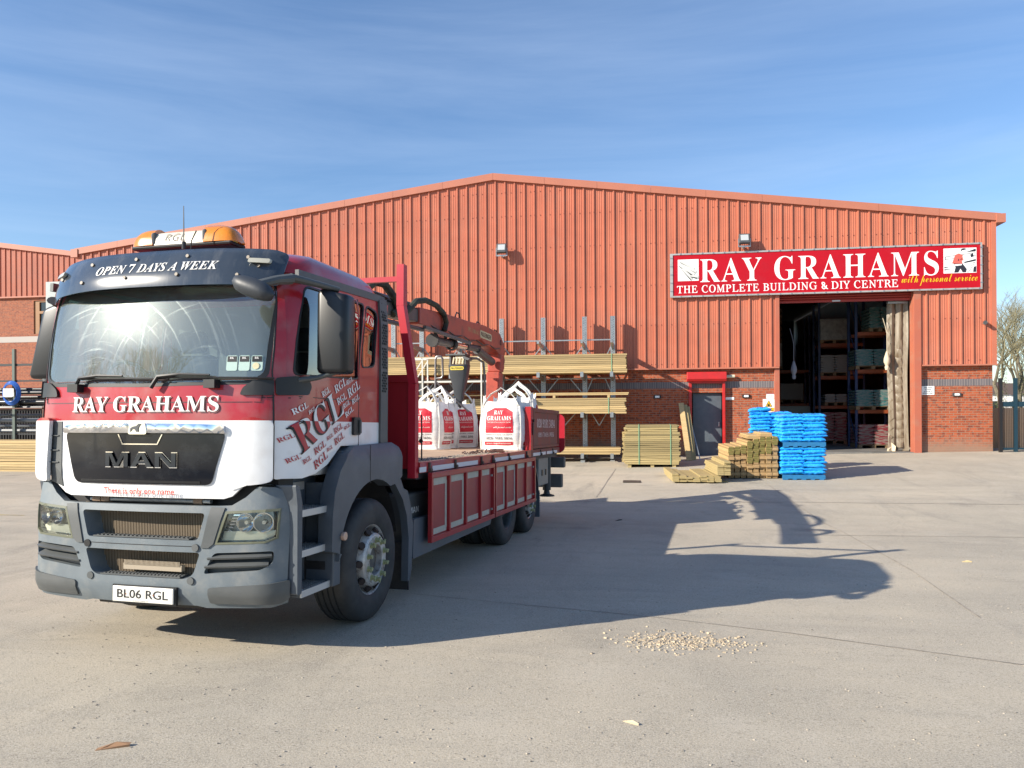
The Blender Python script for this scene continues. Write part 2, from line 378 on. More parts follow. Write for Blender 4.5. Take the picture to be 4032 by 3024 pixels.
# ---------------------------------------------------------------- warehouse
YW = 25.8; XL, XR, XA = -20.6, 10.9, -4.82; ZL, ZR, ZA = 7.45, 7.3, 9.38
def roofz(x): return ZL+(ZA-ZL)*(x-XL)/(XA-XL) if x < XA else ZA+(ZR-ZA)*(x-XA)/(XR-XA)
OX0, OX1, OZ = 4.50, 8.52, 5.06; CB = 2.86
W0 = (XA, YW, 0)
wh = thing('warehouse', 'large rust red ribbed metal shed with brick base, open loading doorway and shallow pitched gable', 'building', W0)
def wall_profile(x0, x1, per=.333):
    P = []; x = x0
    while x < x1:
        for dx, d in ((0, 0), (.010, .045), (.056, .045), (.064, 0), (.130, 0), (.137, .008), (.150, .008), (.156, 0), (.20, 0), (.207, .008), (.220, .008), (.226, 0), (.27, 0), (.277, .008), (.289, .008), (.295, 0)):
            if x+dx <= x1: P.append((x+dx, d))
        x += per
    P.append((x1, 0)); return P
cl = MB(); P = wall_profile(XL+.16, XR-.14)
# make sure the opening edges exist
for e in (OX0-.10, OX1+.20):
    P.append((e, 0))
P.sort()
for (a, da), (b, db) in zip(P, P[1:]):
    mid = (a+b)/2; zb = 5.30 if OX0-.10 < mid < OX1+.20 else CB
    cl.add([(a, YW-da, zb), (b, YW-db, zb), (b, YW-db, roofz(b)), (a, YW-da, roofz(a))], [(0, 1, 2, 3)])
cl.box(XL, XL+.16, YW-.045, YW+.3, CB, roofz(XL)); cl.box(XR-.14, XR, YW-.045, YW+.3, CB, roofz(XR)+.0)
cl.build('cladding', cladm, wh, off=W0)
scr = MB()
for z in (3.0, 4.3, 5.62, 7.0, 8.1, 8.9):
    k = 0
    for i in range(95):
        x = XL+.16+i*.333+.24
        if x < XR-.2 and z < roofz(x)-.15 and not (OX0-.2 < x < OX1+.3 and z < 5.2): scr.box(x-.011, x+.011, YW-.016, YW+.002, z-.011, z+.011)
        if i % 3 == 0 and x < XR-.2 and z < roofz(x)-.2 and not (OX0-.2 < x < OX1+.3 and z < 5.2): scr.box(x-.21, x-.19, YW-.056, YW-.04, z-.011, z+.011)
tag(scr.build('cladding_screws', M('screw_heads', (.16, .04, .03), .6), wh, off=W0), kind='stuff')
lap = MB()
# verge flashing along the gable
fl = MB()
for (xa, xb) in ((XL-.12, XA), (XA, XR+.12)):
    for i in range(9):
        a = xa+(xb-xa)*i/9; b = xa+(xb-xa)*(i+1)/9-.006; h0, h1 = .0, .225
        ra = roofz(a); rb = roofz(b)
        vs = [(a, YW-.10, ra-.03), (b, YW-.10, rb-.03), (b, YW-.10, rb+.2), (a, YW-.10, ra+.2), (a, YW+.35, ra-.03), (b, YW+.35, rb-.03), (b, YW+.35, rb+.2), (a, YW+.35, ra+.2)]
        fl.add(vs, [(0, 1, 2, 3), (7, 6, 5, 4), (3, 2, 6, 7), (0, 4, 5, 1), (0, 3, 7, 4), (1, 5, 6, 2)])
fl.box(XR-.02, XR+.24, YW-.13, YW+.5, roofz(XR)-.10, roofz(XR)+.17); fl.box(XL-.26, XL+.02, YW-.13, YW+.5, roofz(XL)-.14, roofz(XL)+.16)
fl.build('verge_flashing', trimm, wh, off=W0)
rf = MB(); YB = YW+42
rf.add([(XL-.2, YW+.35, ZL+.15), (XA, YW+.35, ZA+.17), (XA, YB, ZA+.17), (XL-.2, YB, ZL+.15), (XR+.2, YW+.35, ZR+.15), (XR+.2, YB, ZR+.15)], [(0, 1, 2, 3), (1, 4, 5, 2)])
rf.build('roof', M('roof_sheet', (.12, .12, .13), .6), wh, off=W0)
sh = MB()
sh.box(XL+.02, XL+.1, YW+.3, YB, 0, ZL+.1); sh.box(XR-.1, XR-.02, YW+.3, YB, -.3, ZR+.1); sh.box(XL, XR, YB, YB+.1, -.3, ZR)
sh.build('side_walls', cladm, wh, off=W0)
# brick base with its doorway
bw = MB(); YBk = YW+.10
def brick_piece(x0, x1, z0, z1, mb=bw): mb.box(x0, x1, YBk, YBk+.25, z0, z1)
DX0, DX1, DZ = 1.78, 2.70, 2.06; B0, B1 = 2.205, 2.42
for (x0, x1) in ((XL+.05, OX0-.14), (OX1+.20, XR-.07)):
    segs = [(x0, x1)]
    if x0 < DX0 < x1: segs = [(x0, DX0), (DX1, x1)]
    for (a, b) in segs: brick_piece(a, b, -.5, B0)
    brick_piece(x0, x1, B1, CB+.05)
brick_piece(DX0, DX1, DZ, B0)
bw.build('brick_base', brickm, wh, off=W0)
bd = MB(); bd.box(XL+.05, OX0-.14, YBk-.003, YBk+.25, B0, B1); bd.box(OX1+.20, XR-.07, YBk-.003, YBk+.25, B0, B1)
bd.build('blue_brick_course', bandm, wh, off=W0)
dr = MB(); dr.box(XL, OX0-.02, YW-.075, YBk+.02, CB-.035, CB+.012); dr.box(OX1+.24, XR+.01, YW-.075, YBk+.02, CB-.035, CB+.012)
dr.build('drip_flashing', trimm, wh, off=W0)
jmm = M('jamb_paint', (.43, .12, .065), .45, col2=(.40, .115, .07), scale=2, dirt=(.33, .2, .14), dscale=1.5, damt=.6)
for bx in ((OX1, OX1+.215, YW-.05, YW+.34, -.1, 5.30), (OX0-.155, OX0, YW-.0, YW+.34, -.1, CB-.04), (OX0-.13, OX0, YW-.045, YW+.34, CB+.015, 5.30)): MB().box(*bx).build('opening_jamb', jmm, wh, off=W0, bevel=.008)
rs = MB()
for k in range(6):
    z = 4.96+k*.075; rs.tube([(OX0, YW+.22, z+.03), (OX1, YW+.22, z+.03)], .036, 8)
rs.box(OX0+.02, OX1-.02, YW+.19, YW+.26, 4.93, 4.965); 
rs.build('roller_shutter', M('shutter_red', (.33, .028, .02), .5), wh, off=W0, smooth=True)
hb = MB(); hb.box(6.15, 6.4, YW+.16, YW+.19, 4.94, 4.985); hb.build('shutter_badge', alu, wh, off=W0)
fo = MB(); fo.box(XL+.2, XR-.2, YW+.34, YB-.1, .10, .135); fo.box(OX0, OX1, YW-.02, YW+.34, .04, .135); fo.build('warehouse_floor', concrete_in, wh, off=W0)
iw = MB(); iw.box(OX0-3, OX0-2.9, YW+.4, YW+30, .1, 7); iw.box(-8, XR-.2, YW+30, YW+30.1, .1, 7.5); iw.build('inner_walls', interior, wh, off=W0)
# personnel door with its red frame and shutter hood
dd = MB(); dd.box(DX0, DX1, YBk+.12, YBk+.17, -.02, DZ-.03); do = dd.build('side_door', doorgrey, wh, off=W0)
hd = MB(); hd.box(2.60, 2.63, YBk+.08, YBk+.12, .95, 1.1); hd.build('handle', alu, do, off=W0)
df = MB(); df.box(DX0-.03, DX0, YBk+.0, YBk+.17, -.02, DZ); df.box(DX1, DX1+.03, YBk, YBk+.17, -.02, DZ); df.box(DX0, DX1, YBk+.03, YBk+.17, DZ-.03, DZ); df.build('door_lining', black, wh, off=W0)
rfm = MB(); rfm.box(1.645, 1.735, YW-.06, YBk-.003, -.03, 2.43); rfm.box(2.715, 2.795, YW-.06, YBk-.003, -.03, 2.43); rfm.box(1.735, 2.715, YW-.05, YBk-.004, 2.36, 2.43)
rfm.build('shutter_guides', redtrim, wh, off=W0, bevel=.006)
hood = MB(); pr = [(YW-.20, 2.50), (YW-.15, 2.42), (YBk-.003, 2.42), (YBk-.003, 2.745), (YW-.18, 2.725)]
hood.add([(1.58, y, z) for y, z in pr]+[(2.83, y, z) for y, z in pr], [(0, 1, 2, 3, 4), (9, 8, 7, 6, 5)]+[(i, i+5, (i+1) % 5+5, (i+1) % 5) for i in range(5)])
hood.build('shutter_hood', redtrim, wh, off=W0, bevel=.012)
# things fixed to the wall
def wallbox(name, label, cat, x0, x1, z0, z1, y=YBk, d=.03, mats=None, group=None, fn=None):
    t = thing(name, label, cat, ((x0+x1)/2, y, z0), group=group); o = ((x0+x1)/2, y, z0)
    return t, o
def flat(x0, x1, z0, z1, y, d, mb=None, r=0):
    mb = mb or MB(); mb.box(x0, x1, y-d, y, z0, z1); return mb
def onwall(y): return lambda u, v, d: Vector((u, y+d, v))
for (x0, lab) in ((3.345, 'small black vent box with white sticker on brick between red door and loading opening'), (.511, 'small black vent box with white sticker on brick left of red framed door'), (9.675, 'small grey vent box with white sticker on brick right of loading opening')):
    t, o = wallbox('wall_vent', lab, 'vent', x0, x0+.24, 1.885, 1.99, group='small vent boxes on the brick base')
    flat(x0, x0+.24, 1.885, 1.99, YBk-.002, .05).build('housing', darkgrey if x0 > 9 else black, t, off=o, bevel=.008)
    flat(x0+.05, x0+.19, 1.905, 1.97, YBk-.053, .003).build('sticker', signwhite, t, off=o)
pl = MB(); pl.box(2.82, 3.09, YBk-.012, YBk-.002, 1.825, 1.905); tag(pl.build('wall_plate', signwhite, off=(2.95, YBk, 1.82)), 'blank white plate on brick just right of the red door frame', 'plate')
pp = MB(); pp.cyl((2.95, YBk-.10, 2.58), (1, 0, 0), .055, .30, 12); tag(pp.build('pipe_stub', M('pale_pipe', (.55, .53, .40), .5), off=(2.95, YBk, 2.5), smooth=True), 'short pale pipe stub sticking out beside the red shutter hood', 'pipe')
# forklift caution sign
o = (4.175, YBk, 1.20); t = thing('caution_sign', 'white caution sign with yellow forklift triangle on brick beside the loading opening', 'sign', o)
flat(3.99, 4.355, 1.17, 1.835, YBk-.002, .01).build('panel', signwhite, t, off=o)
s = MB(); s.patch([(4.06, 1.585), (4.285, 1.585), (4.1725, 1.80)], onwall(YBk-.0165), thick=.003, step=.3); s.build('triangle_border', black, t, off=o)
s = MB(); s.patch([(4.083, 1.598), (4.262, 1.598), (4.1725, 1.775)], onwall(YBk-.021), thick=.004, step=.3); s.box(4.01, 4.335, YBk-.016, YBk-.012, 1.44, 1.555)
s.build('yellow_field', yellow, t, off=o)
s = MB(); s.box(4.13, 4.19, YBk-.025, YBk-.0215, 1.62, 1.67); s.box(4.19, 4.197, YBk-.025, YBk-.0215, 1.61, 1.72); s.box(4.195, 4.235, YBk-.025, YBk-.0215, 1.61, 1.618); s.box(4.14, 4.146, YBk-.025, YBk-.0215, 1.67, 1.71); s.box(4.14, 4.18, YBk-.025, YBk-.0215, 1.705, 1.711)
for cx in (4.145, 4.18): s.cyl((cx, YBk-.023, 1.612), (0, 1, 0), .012, .004, 10)
put_text(s, 'Caution', 4.065, 4.28, 1.50, 1.548, onwall(YBk-.018), 'sansb'); put_text(s, 'Fork lift trucks', 4.03, 4.32, 1.448, 1.488, onwall(YBk-.018), 'sansb')
s.build('lettering', black, t, off=o)
s = MB(); s.patch(ell(4.175, 1.33, .055, .055), onwall(YBk-.015), holes=[ell(4.175, 1.33, .045, .045)], thick=.002, step=.3); s.build('circle_symbol', black, t, off=o)
o = (4.22, YBk, 1.85); t = thing('notice_sign', 'small white safety notice with purple top edge above the forklift caution sign', 'sign', o)
flat(4.10, 4.34, 1.845, 2.01, YBk-.002, .01).build('panel', signwhite, t, off=o)
s = MB(); s.box(4.10, 4.34, YBk-.016, YBk-.0125, 1.995, 2.01); s.build('edge_strip', M('purple', (.25, .03, .12), .5), t, off=o)
s = MB()
for i, tx in enumerate(('HI-VIZ VEST', 'MUST BE WORN', 'ON SITE')): put_text(s, tx, 4.125+.02*i, 4.315-.02*i, 1.95-i*.036, 1.97-i*.036, onwall(YBk-.0145), 'sans')
s.build('lettering', darkgrey, t, off=o)
o = (8.97, YBk, 1.92); t = thing('surveillance_sign', 'white sign reading this area is under 24 hour tv surveillance on right brick pier', 'sign', o)
flat(8.78, 9.15, 1.93, 2.205, YBk-.006, .012).build('panel', signwhite, t, off=o)
s = MB()
for i, (tx, w) in enumerate((('THIS AREA', .23), ('IS UNDER', .2), ('24 HOUR TV', .25), ('SURVEILLANCE', .32))): put_text(s, tx, 8.965-w/2, 8.965+w/2, 2.135-i*.058, 2.175-i*.058, onwall(YBk-.0205), 'sansb')
s.build('lettering', darkgrey, t, off=o)
# floodlights and camera
def floodlight(x, z, label):
    o = (x, YW-.04, z); t = thing('floodlight', label, 'floodlight', o, group='floodlights high on the ribbed wall')
    Mx = Matrix.Translation((0, -.26, .28)) @ Matrix.Rotation(radians(-22), 4, 'X')
    b = MB(); b.box(-.17, .17, -.06, .06, -.17, .17, M=Mx); b.box(-.12, .12, .06, .11, -.12, .12, M=Mx); b.build('lamp_housing', darkgrey, t, bevel=.02)
    b = MB(); b.box(-.12, .12, -.066, -.0605, -.09, .12, M=Mx); b.build('lamp_glass', M('lamp_glass', (.45, .47, .48), .12, spec=.8), t)
    b = MB(); b.bar((0, 0, .02), (0, -.24, .05), .04); b.bar((-.18, -.25, .05), (.18, -.25, .05), .02, .05); b.bar((-.185, -.25, .03), (-.185, -.25, .30), .02, .04); b.bar((.185, -.25, .03), (.185, -.25, .30), .02, .04); b.cyl((0, -.02, .05), (0, 1, 0), .05, .05, 10); b.build('bracket', galv, t)
floodlight(-4.5, 6.68, 'black floodlight on the ribbed wall right of the gable apex, away from the sign')
floodlight(3.39, 6.68, 'black floodlight mounted just above the red shop sign')
o = (10.55, YW-.04, 4.1); t = thing('security_camera', 'small grey security camera near the right corner of the shed', 'camera', o)
b = MB(); b.cyl((-.02, -.12, .04), (.3, 1, .15), .055, .2, 12); b.build('camera_body', darkgrey, t, smooth=True); b = MB(); b.cyl((0, -.03, .02), (0, 1, 0), .045, .08, 10); b.build('mount', galv, t)

# ---------------------------------------------------------------- big red sign
SX0, SX1, SZ0, SZ1 = 1.06, 10.46, 5.17, 6.60; YS = YW-.10; o = (SX0, YS, SZ0)
sg = thing('shop_sign', 'long red sign with white serif lettering and picture squares above the loading opening', 'sign', (SX0, YS, SZ0))
zl = lambda x, z: z   # level board
S = onwall
MB().box(SX0+.05, SX1-.05, YS-.03, YS+.03, SZ0+.05, SZ1-.05).build('panel', signred, sg, off=o)
f = MB(); e = .05
f.box(SX0, SX1, YS-.05, YS+.05, SZ1-e, SZ1); f.box(SX0, SX1, YS-.05, YS+.05, SZ0, SZ0+e); f.box(SX0, SX0+e+.04, YS-.052, YS+.05, SZ0+e, SZ1-e); f.box(SX1-e, SX1, YS-.052, YS+.05, SZ0+e, SZ1-e)
f.build('frame', alu, sg, off=o)
f = MB()
for k in range(27):
    x = SX0+.34+k*.345
    for z in (SZ0, SZ1): f.box(x-.02, x+.02, YS-.06, YS-.045, z-.008 if z == SZ0 else z-.045, z+.045 if z == SZ0 else z+.008)
for k in range(5):
    z = SZ0+.2+k*.27
    for x in (SX0+.045, SX1-.025): f.box(x-.04, x+.04, YS-.062, YS-.05, z-.015, z+.015)
tag(f.build('frame_clips', galv, sg, off=o))
yt = YS-.034
MB().box(1.31, 1.97, YS-.034, YS-.0302, 5.70, 6.40).build('timber_picture_board', signwhite, sg, off=o)
f = MB(); ink = 0
def quad(mb, pts, y, mi): mb.add([(x, y, z) for x, z in pts], [tuple(range(len(pts)))], mi)
# sketched pile of beams
beams = [((1.36, 6.33), (1.80, 6.08), .075), ((1.34, 6.24), (1.86, 5.97), .08), ((1.33, 6.20), (1.80, 5.88), .10), ((1.42, 6.08), (1.72, 5.76), .09), ((1.70, 5.84), (1.92, 5.80), .08)]
for i, ((ax, az), (bx, bz), w) in enumerate(beams):
    y = YS-.0355-.0012*i
    quad(f, [(ax, az), (ax+.05, az+.05), (bx+.06, bz+w*.7), (bx, bz)], y, 1)
    quad(f, [(ax, az), (bx, bz), (bx, bz-w*.6), (ax+.02, az-w*.35)], y-.0003, 0)
    quad(f, [(bx, bz), (bx+.06, bz+w*.7), (bx+.06, bz-w*.1), (bx, bz-w*.7)], y-.0006, 2)
f.build('timber_sketch', [M('ink', (.035, .035, .03), .5), M('pale_grey', (.60, .60, .57), .5), M('mid_grey', (.42, .42, .40), .5)], sg, off=o, fix=False)
f = MB(); put_text(f, 'RAY GRAHAMS', 2.02, 9.22, 5.63, 6.40, S(yt), 'serif', -.004, res=5, sp=1.12); f.build('main_lettering', signwhite, sg, off=o)
f = MB(); put_text(f, 'THE COMPLETE BUILDING & DIY CENTRE', 1.28, 8.04, 5.30, 5.55, S(yt), 'light', .008, res=4, sp=1.1); f.build('small_lettering', signwhite, sg, off=o)
f = MB(); put_text(f, 'with personal service', 8.14, 10.33, 5.32, 5.66, S(yt), 'script', -.005, res=4); f.build('yellow_lettering', yellow, sg, off=o)
# picture square with a working builder
MB().box(9.36, 10.30, YS-.034, YS-.0302, 5.68, 6.45).build('builder_picture_board', signwhite, sg, off=o)
f = MB(); y = YS-.036
K0, K1, K2 = 0, 1, 2
quad(f, [(9.40, 6.10), (9.40, 6.20), (10.28, 6.30), (10.28, 6.20)], y, 0); quad(f, [(9.42, 6.115), (9.42, 6.185), (10.28, 6.285), (10.28, 6.215)], y-.0008, 2)
quad(f, [(10.0, 6.32), (10.28, 6.42), (10.28, 6.33)], y, 0); quad(f, [(9.95, 6.02), (10.28, 6.10), (10.28, 6.04), (9.95, 5.98)], y, 0)
quad(f, [(9.38, 5.84), (9.55, 5.86), (9.38, 5.88)], y, 0); quad(f, [(9.38, 5.77), (9.6, 5.80), (9.38, 5.81)], y, 0)
quad(f, [(10.20, 5.70), (10.29, 5.70), (10.29, 5.88), (10.22, 5.86)], y, 0); quad(f, [(10.02, 5.70), (10.08, 5.70), (10.26, 6.0), (10.21, 6.0)], y, 0); quad(f, [(10.035, 5.71), (10.07, 5.71), (10.24, 5.985), (10.215, 5.985)], y-.0008, 2)
quad(f, [(9.60, 5.98), (9.69, 6.24), (9.80, 6.29), (9.92, 6.22), (9.98, 6.09), (9.88, 6.06), (9.90, 5.97)], y-.002, 1)
quad(f, [(9.90, 6.20), (10.15, 6.22), (10.18, 6.16), (9.93, 6.08)], y-.0022, 2); quad(f, [(10.12, 6.24), (10.2, 6.28), (10.22, 6.18), (10.14, 6.15)], y-.0024, 0)
quad(f, [(9.64, 5.98), (9.90, 5.97), (10.02, 5.80), (10.0, 5.70), (9.90, 5.70), (9.84, 5.82), (9.78, 5.70), (9.66, 5.70), (9.70, 5.86)], y-.0024, 0)
quad(f, [(9.68, 5.90), (9.88, 5.92), (9.88, 5.96), (9.66, 5.95)], y-.003, 2)
f.patch(ell(9.93, 6.34, .055, .07, 12), onwall(y-.003), thick=0, step=.5, mi=2); quad(f, [(9.85, 6.34), (9.87, 6.43), (9.95, 6.44), (10.02, 6.42), (9.94, 6.38), (9.90, 6.38)], y-.0036, 0)
quad(f, [(9.76, 6.06), (9.80, 6.14), (9.81, 6.06)], y-.0034, 0); quad(f, [(9.83, 6.08), (9.88, 6.15), (9.87, 6.08)], y-.0034, 0)
f.build('builder_drawing', [M('drawing_black', (.02, .02, .03), .5), M('drawing_shirt', (.66, .12, .09), .5), signwhite], sg, off=o, fix=False)
#PART2

# ================================================================ truck
def twotone(name, z, up, lo, rough=.28, coat=.6):
    m = M(name, up, rough, coat=coat); n, l, b = nodes(m)
    t = n.new('ShaderNodeTexCoord'); s = n.new('ShaderNodeSeparateXYZ'); l.new(t.outputs['Object'], s.inputs[0])
    c = n.new('ShaderNodeMath'); c.operation = 'GREATER_THAN'; c.inputs[1].default_value = z; l.new(s.outputs[2], c.inputs[0])
    x = n.new('ShaderNodeMix'); x.data_type = 'RGBA'; l.new(c.outputs[0], x.inputs[0]); x.inputs[6].default_value = (*lo, 1); x.inputs[7].default_value = (*up, 1)
    z2 = n.new('ShaderNodeTexNoise'); z2.inputs['Scale'].default_value = 5; z2.inputs['Detail'].default_value = 8; l.new(t.outputs['Object'], z2.inputs['Vector'])
    r = n.new('ShaderNodeMapRange'); r.inputs[1].default_value = .48; r.inputs[2].default_value = .75; r.inputs[4].default_value = .30; l.new(z2.outputs[0], r.inputs[0])
    x2 = n.new('ShaderNodeMix'); x2.data_type = 'RGBA'; l.new(r.outputs[0], x2.inputs[0]); l.new(x.outputs[2], x2.inputs[6]); x2.inputs[7].default_value = (.35, .28, .24, 1)
    l.new(x2.outputs[2], b.inputs['Base Color']); return m
RED = (.37, .005, .012); WHT = (.80, .80, .80)
paint = twotone('cab_paint', 1.695, RED, WHT)
decal = twotone('decal_film', 1.695, (.80, .80, .80), (.42, .02, .03), .4, 0)
truckred = M('truck_red', (.40, .012, .020), .38, col2=(.33, .014, .02), scale=3, dirt=(.16, .06, .045), dscale=5, damt=.4, coat=.15)
brightred = M('headboard_red', (.42, .008, .022), .4, col2=(.44, .012, .03), scale=3)
rustred = M('weathered_red', (.24, .04, .025), .6, col2=(.16, .05, .03), scale=3, dirt=(.10, .06, .045), dscale=9, damt=.75, stretch=(1, 1, .5))
plastic = M('grey_plastic', (.145, .172, .190), .55, col2=(.105, .128, .145), scale=2.5, dirt=(.25, .245, .225), dscale=4.5, damt=.6, bump=.04, bscale=90)
plastic2 = M('dark_grey_plastic', (.075, .082, .083), .5, col2=(.095, .10, .10), scale=5, bump=.05, bscale=120)
sideplastic = M('side_plastic', (.092, .108, .128), .45, col2=(.07, .084, .10), scale=3, dirt=(.16, .165, .17), dscale=4, damt=.3)
rubber = M('tyre_rubber', (.022, .023, .025), .7, col2=(.042, .042, .042), scale=7, dirt=(.09, .085, .08), dscale=4, damt=.3)
steelw = M('wheel_steel', (.58, .58, .57), .4, .35, col2=(.40, .38, .35), scale=9, dirt=(.07, .035, .022), dscale=16, damt=1.0)
chrome = M('chrome', (.75, .75, .76), .09, 1)
chassism = M('chassis_black', (.018, .018, .02), .6, dirt=(.08, .07, .06), dscale=4, damt=.5)
wood_deck = M('deck_plywood', (.62, .44, .28), .75, col2=(.38, .24, .15), scale=3, stretch=(1, 3, 1), dirt=(.30, .26, .22), dscale=3, damt=.5)
tape = M('cream_tape', (.50, .48, .40), .55, col2=(.42, .40, .33), scale=12)
silver = M('tread_silver', (.50, .50, .49), .38, .7, col2=(.36, .35, .34), scale=30, dirt=(.15, .15, .15), dscale=14, damt=.6)
def glass(name, tint, refl=1.0, rough=.0, smear_haze=False):
    m = bpy.data.materials.new(name); m.use_nodes = True; n = m.node_tree.nodes; l = m.node_tree.links; n.clear()
    o = n.new('ShaderNodeOutputMaterial'); tr = n.new('ShaderNodeBsdfTransparent'); tr.inputs[0].default_value = (*tint, 1)
    gl = n.new('ShaderNodeBsdfGlossy'); gl.inputs['Roughness'].default_value = rough
    fr = n.new('ShaderNodeFresnel'); fr.inputs[0].default_value = 1.55
    mm = n.new('ShaderNodeMath'); mm.operation = 'MULTIPLY_ADD'; mm.inputs[1].default_value = 1.6*refl; mm.inputs[2].default_value = .06*refl; mm.use_clamp = True; l.new(fr.outputs[0], mm.inputs[0])
    mx = n.new('ShaderNodeMixShader'); l.new(mm.outputs[0], mx.inputs[0]); l.new(tr.outputs[0], mx.inputs[1]); l.new(gl.outputs[0], mx.inputs[2]); out = mx
    if smear_haze:   # dried wiper smears as rough arcs; pale diffuse film paints in sky reflection
        t = n.new('ShaderNodeTexCoord')
        def arcs(cx, cz, sc, lo, hi):
            mp = n.new('ShaderNodeMapping'); mp.inputs['Location'].default_value = (-cx, 0, -cz); l.new(t.outputs['Object'], mp.inputs[0])
            s = n.new('ShaderNodeSeparateXYZ'); l.new(mp.outputs[0], s.inputs[0])
            x2 = n.new('ShaderNodeMath'); x2.operation = 'MULTIPLY'; l.new(s.outputs[0], x2.inputs[0]); l.new(s.outputs[0], x2.inputs[1])
            z2 = n.new('ShaderNodeMath'); z2.operation = 'MULTIPLY_ADD'; l.new(s.outputs[2], z2.inputs[0]); l.new(s.outputs[2], z2.inputs[1]); l.new(x2.outputs[0], z2.inputs[2])
            q = n.new('ShaderNodeMath'); q.operation = 'SQRT'; l.new(z2.outputs[0], q.inputs[0])
            an = n.new('ShaderNodeMath'); an.operation = 'ARCTAN2'; l.new(s.outputs[2], an.inputs[0]); l.new(s.outputs[0], an.inputs[1])
            c = n.new('ShaderNodeCombineXYZ'); a = n.new('ShaderNodeMath'); a.operation = 'MULTIPLY'; a.inputs[1].default_value = sc; l.new(q.outputs[0], a.inputs[0]); l.new(a.outputs[0], c.inputs[0]); an2 = n.new('ShaderNodeMath'); an2.operation = 'MULTIPLY'; an2.inputs[1].default_value = .55; l.new(an.outputs[0], an2.inputs[0]); l.new(an2.outputs[0], c.inputs[1])
            z = n.new('ShaderNodeTexNoise'); z.inputs['Scale'].default_value = 1.5; z.inputs['Detail'].default_value = 5; z.inputs['Roughness'].default_value = .75; l.new(c.outputs[0], z.inputs['Vector'])
            r = n.new('ShaderNodeMapRange'); r.inputs[1].default_value = lo; r.inputs[2].default_value = hi; l.new(z.outputs[0], r.inputs[0]); return r.outputs[0]
        a1 = arcs(-.42, 1.85, 22, .56, .72); a2 = arcs(.55, 1.85, 22, .58, .74)
        ad = n.new('ShaderNodeMath'); ad.operation = 'ADD'; l.new(a1, ad.inputs[0]); l.new(a2, ad.inputs[1])
        k = n.new('ShaderNodeMath'); k.operation = 'MULTIPLY_ADD'; k.inputs[1].default_value = .06; k.inputs[2].default_value = .02; k.use_clamp = True; l.new(ad.outputs[0], k.inputs[0])
        g2 = n.new('ShaderNodeBsdfGlossy'); g2.inputs['Roughness'].default_value = .34; g2.inputs[0].default_value = (.8, .9, .85, 1)
        m2 = n.new('ShaderNodeMixShader'); l.new(k.outputs[0], m2.inputs[0]); l.new(mx.outputs[0], m2.inputs[1]); l.new(g2.outputs[0], m2.inputs[2])
        df = n.new('ShaderNodeBsdfDiffuse'); df.inputs[0].default_value = (.62, .72, .66, 1); m3 = n.new('ShaderNodeMixShader'); k2 = n.new('ShaderNodeMath'); k2.operation = 'MULTIPLY_ADD'; k2.inputs[1].default_value = .045; k2.inputs[2].default_value = .085; l.new(ad.outputs[0], k2.inputs[0]); l.new(k2.outputs[0], m3.inputs[0]); l.new(m2.outputs[0], m3.inputs[1]); l.new(df.outputs[0], m3.inputs[2]); out = m3
    l.new(out.outputs[0], o.inputs[0]); return m
ws_glass = glass('windscreen_glass', (.80, .90, .86), 1.2, .012, smear_haze=True)
side_glass = glass('side_window_glass', (.16, .20, .21), 1.5, .0)
lens_glass = glass('lens_glass', (.97, .98, .93), .45, .02)
visor_m = M('smoked_visor', (.030, .042, .060), .16, col2=(.05, .06, .075), scale=2, coat=.5, dirt=(.13, .135, .14), dscale=3, damt=.7, stretch=(2.5, 1, .7))
amber = M('amber_lens', (.95, .34, .02), .16, coat=.6, trans=.3, col2=(.85, .24, .012), scale=3)

TLOC = Vector((-3.5834, 4.9459, -.1284)); TTH = radians(5.3); TTP = radians(-1.8)
truck = thing('flatbed_truck', 'red and white flatbed lorry with amber light bar and folded orange loader crane', 'truck', TLOC)
truck.rotation_euler = (TTP, 0, -TTH)
CY = .14; CR = .25
def lerp_tab(T, z):
    if z <= T[0][0]: return T[0][1]
    for (a, va), (b, vb) in zip(T, T[1:]):
        if z <= b: return va+(vb-va)*(z-a)/(b-a)
    return T[-1][1]
def cabW(z): return lerp_tab([(1.2, 1.12), (2.6, 1.12), (2.75, 1.10)], z)
def cabY(z): return lerp_tab([(1.15, .10), (1.3, .07), (1.75, .07), (2.0, .09), (2.25, .115), (2.45, .15), (2.6, .183), (2.7, .205), (2.85, .25)], z)
def cab(s, z, d, W=None, y0=None, B=CY, r=CR):
    W = cabW(z) if W is None else W; y0 = cabY(z) if y0 is None else y0
    sg_ = -1 if s < 0 else 1; s = abs(s); xc = W-r
    def pt(s):
        if s <= xc: return Vector((s, y0+B*(s/W)**2))
        if s <= xc+r*pi/2:
            a = (s-xc)/r; x = xc+r*sin(a); return Vector((x, y0+B*(x/W)**2+r*(1-cos(a))))
        return Vector((W, y0+B+r+s-xc-r*pi/2))
    p = pt(s); t = (pt(s+.01)-pt(max(0, s-.01))); t.normalize(); nrm = Vector((t.y, -t.x))
    p = p-nrm*d
    return Vector((p.x*sg_, p.y, z))
def s_of_y(y, z): return (cabW(z)-CR)+CR*pi/2+(y-cabY(z)-CY-CR)
def cabside(sign, off=.004): return lambda y, z, d: cab(sign*s_of_y(y, z), z, d-off)
def cabfront(off=.004): return lambda x, z, d: cab(x, z, d-off)
cabo = bpy.data.objects.new('cab', None); link(cabo, truck)
def sy(y): return s_of_y(y, 1.6)
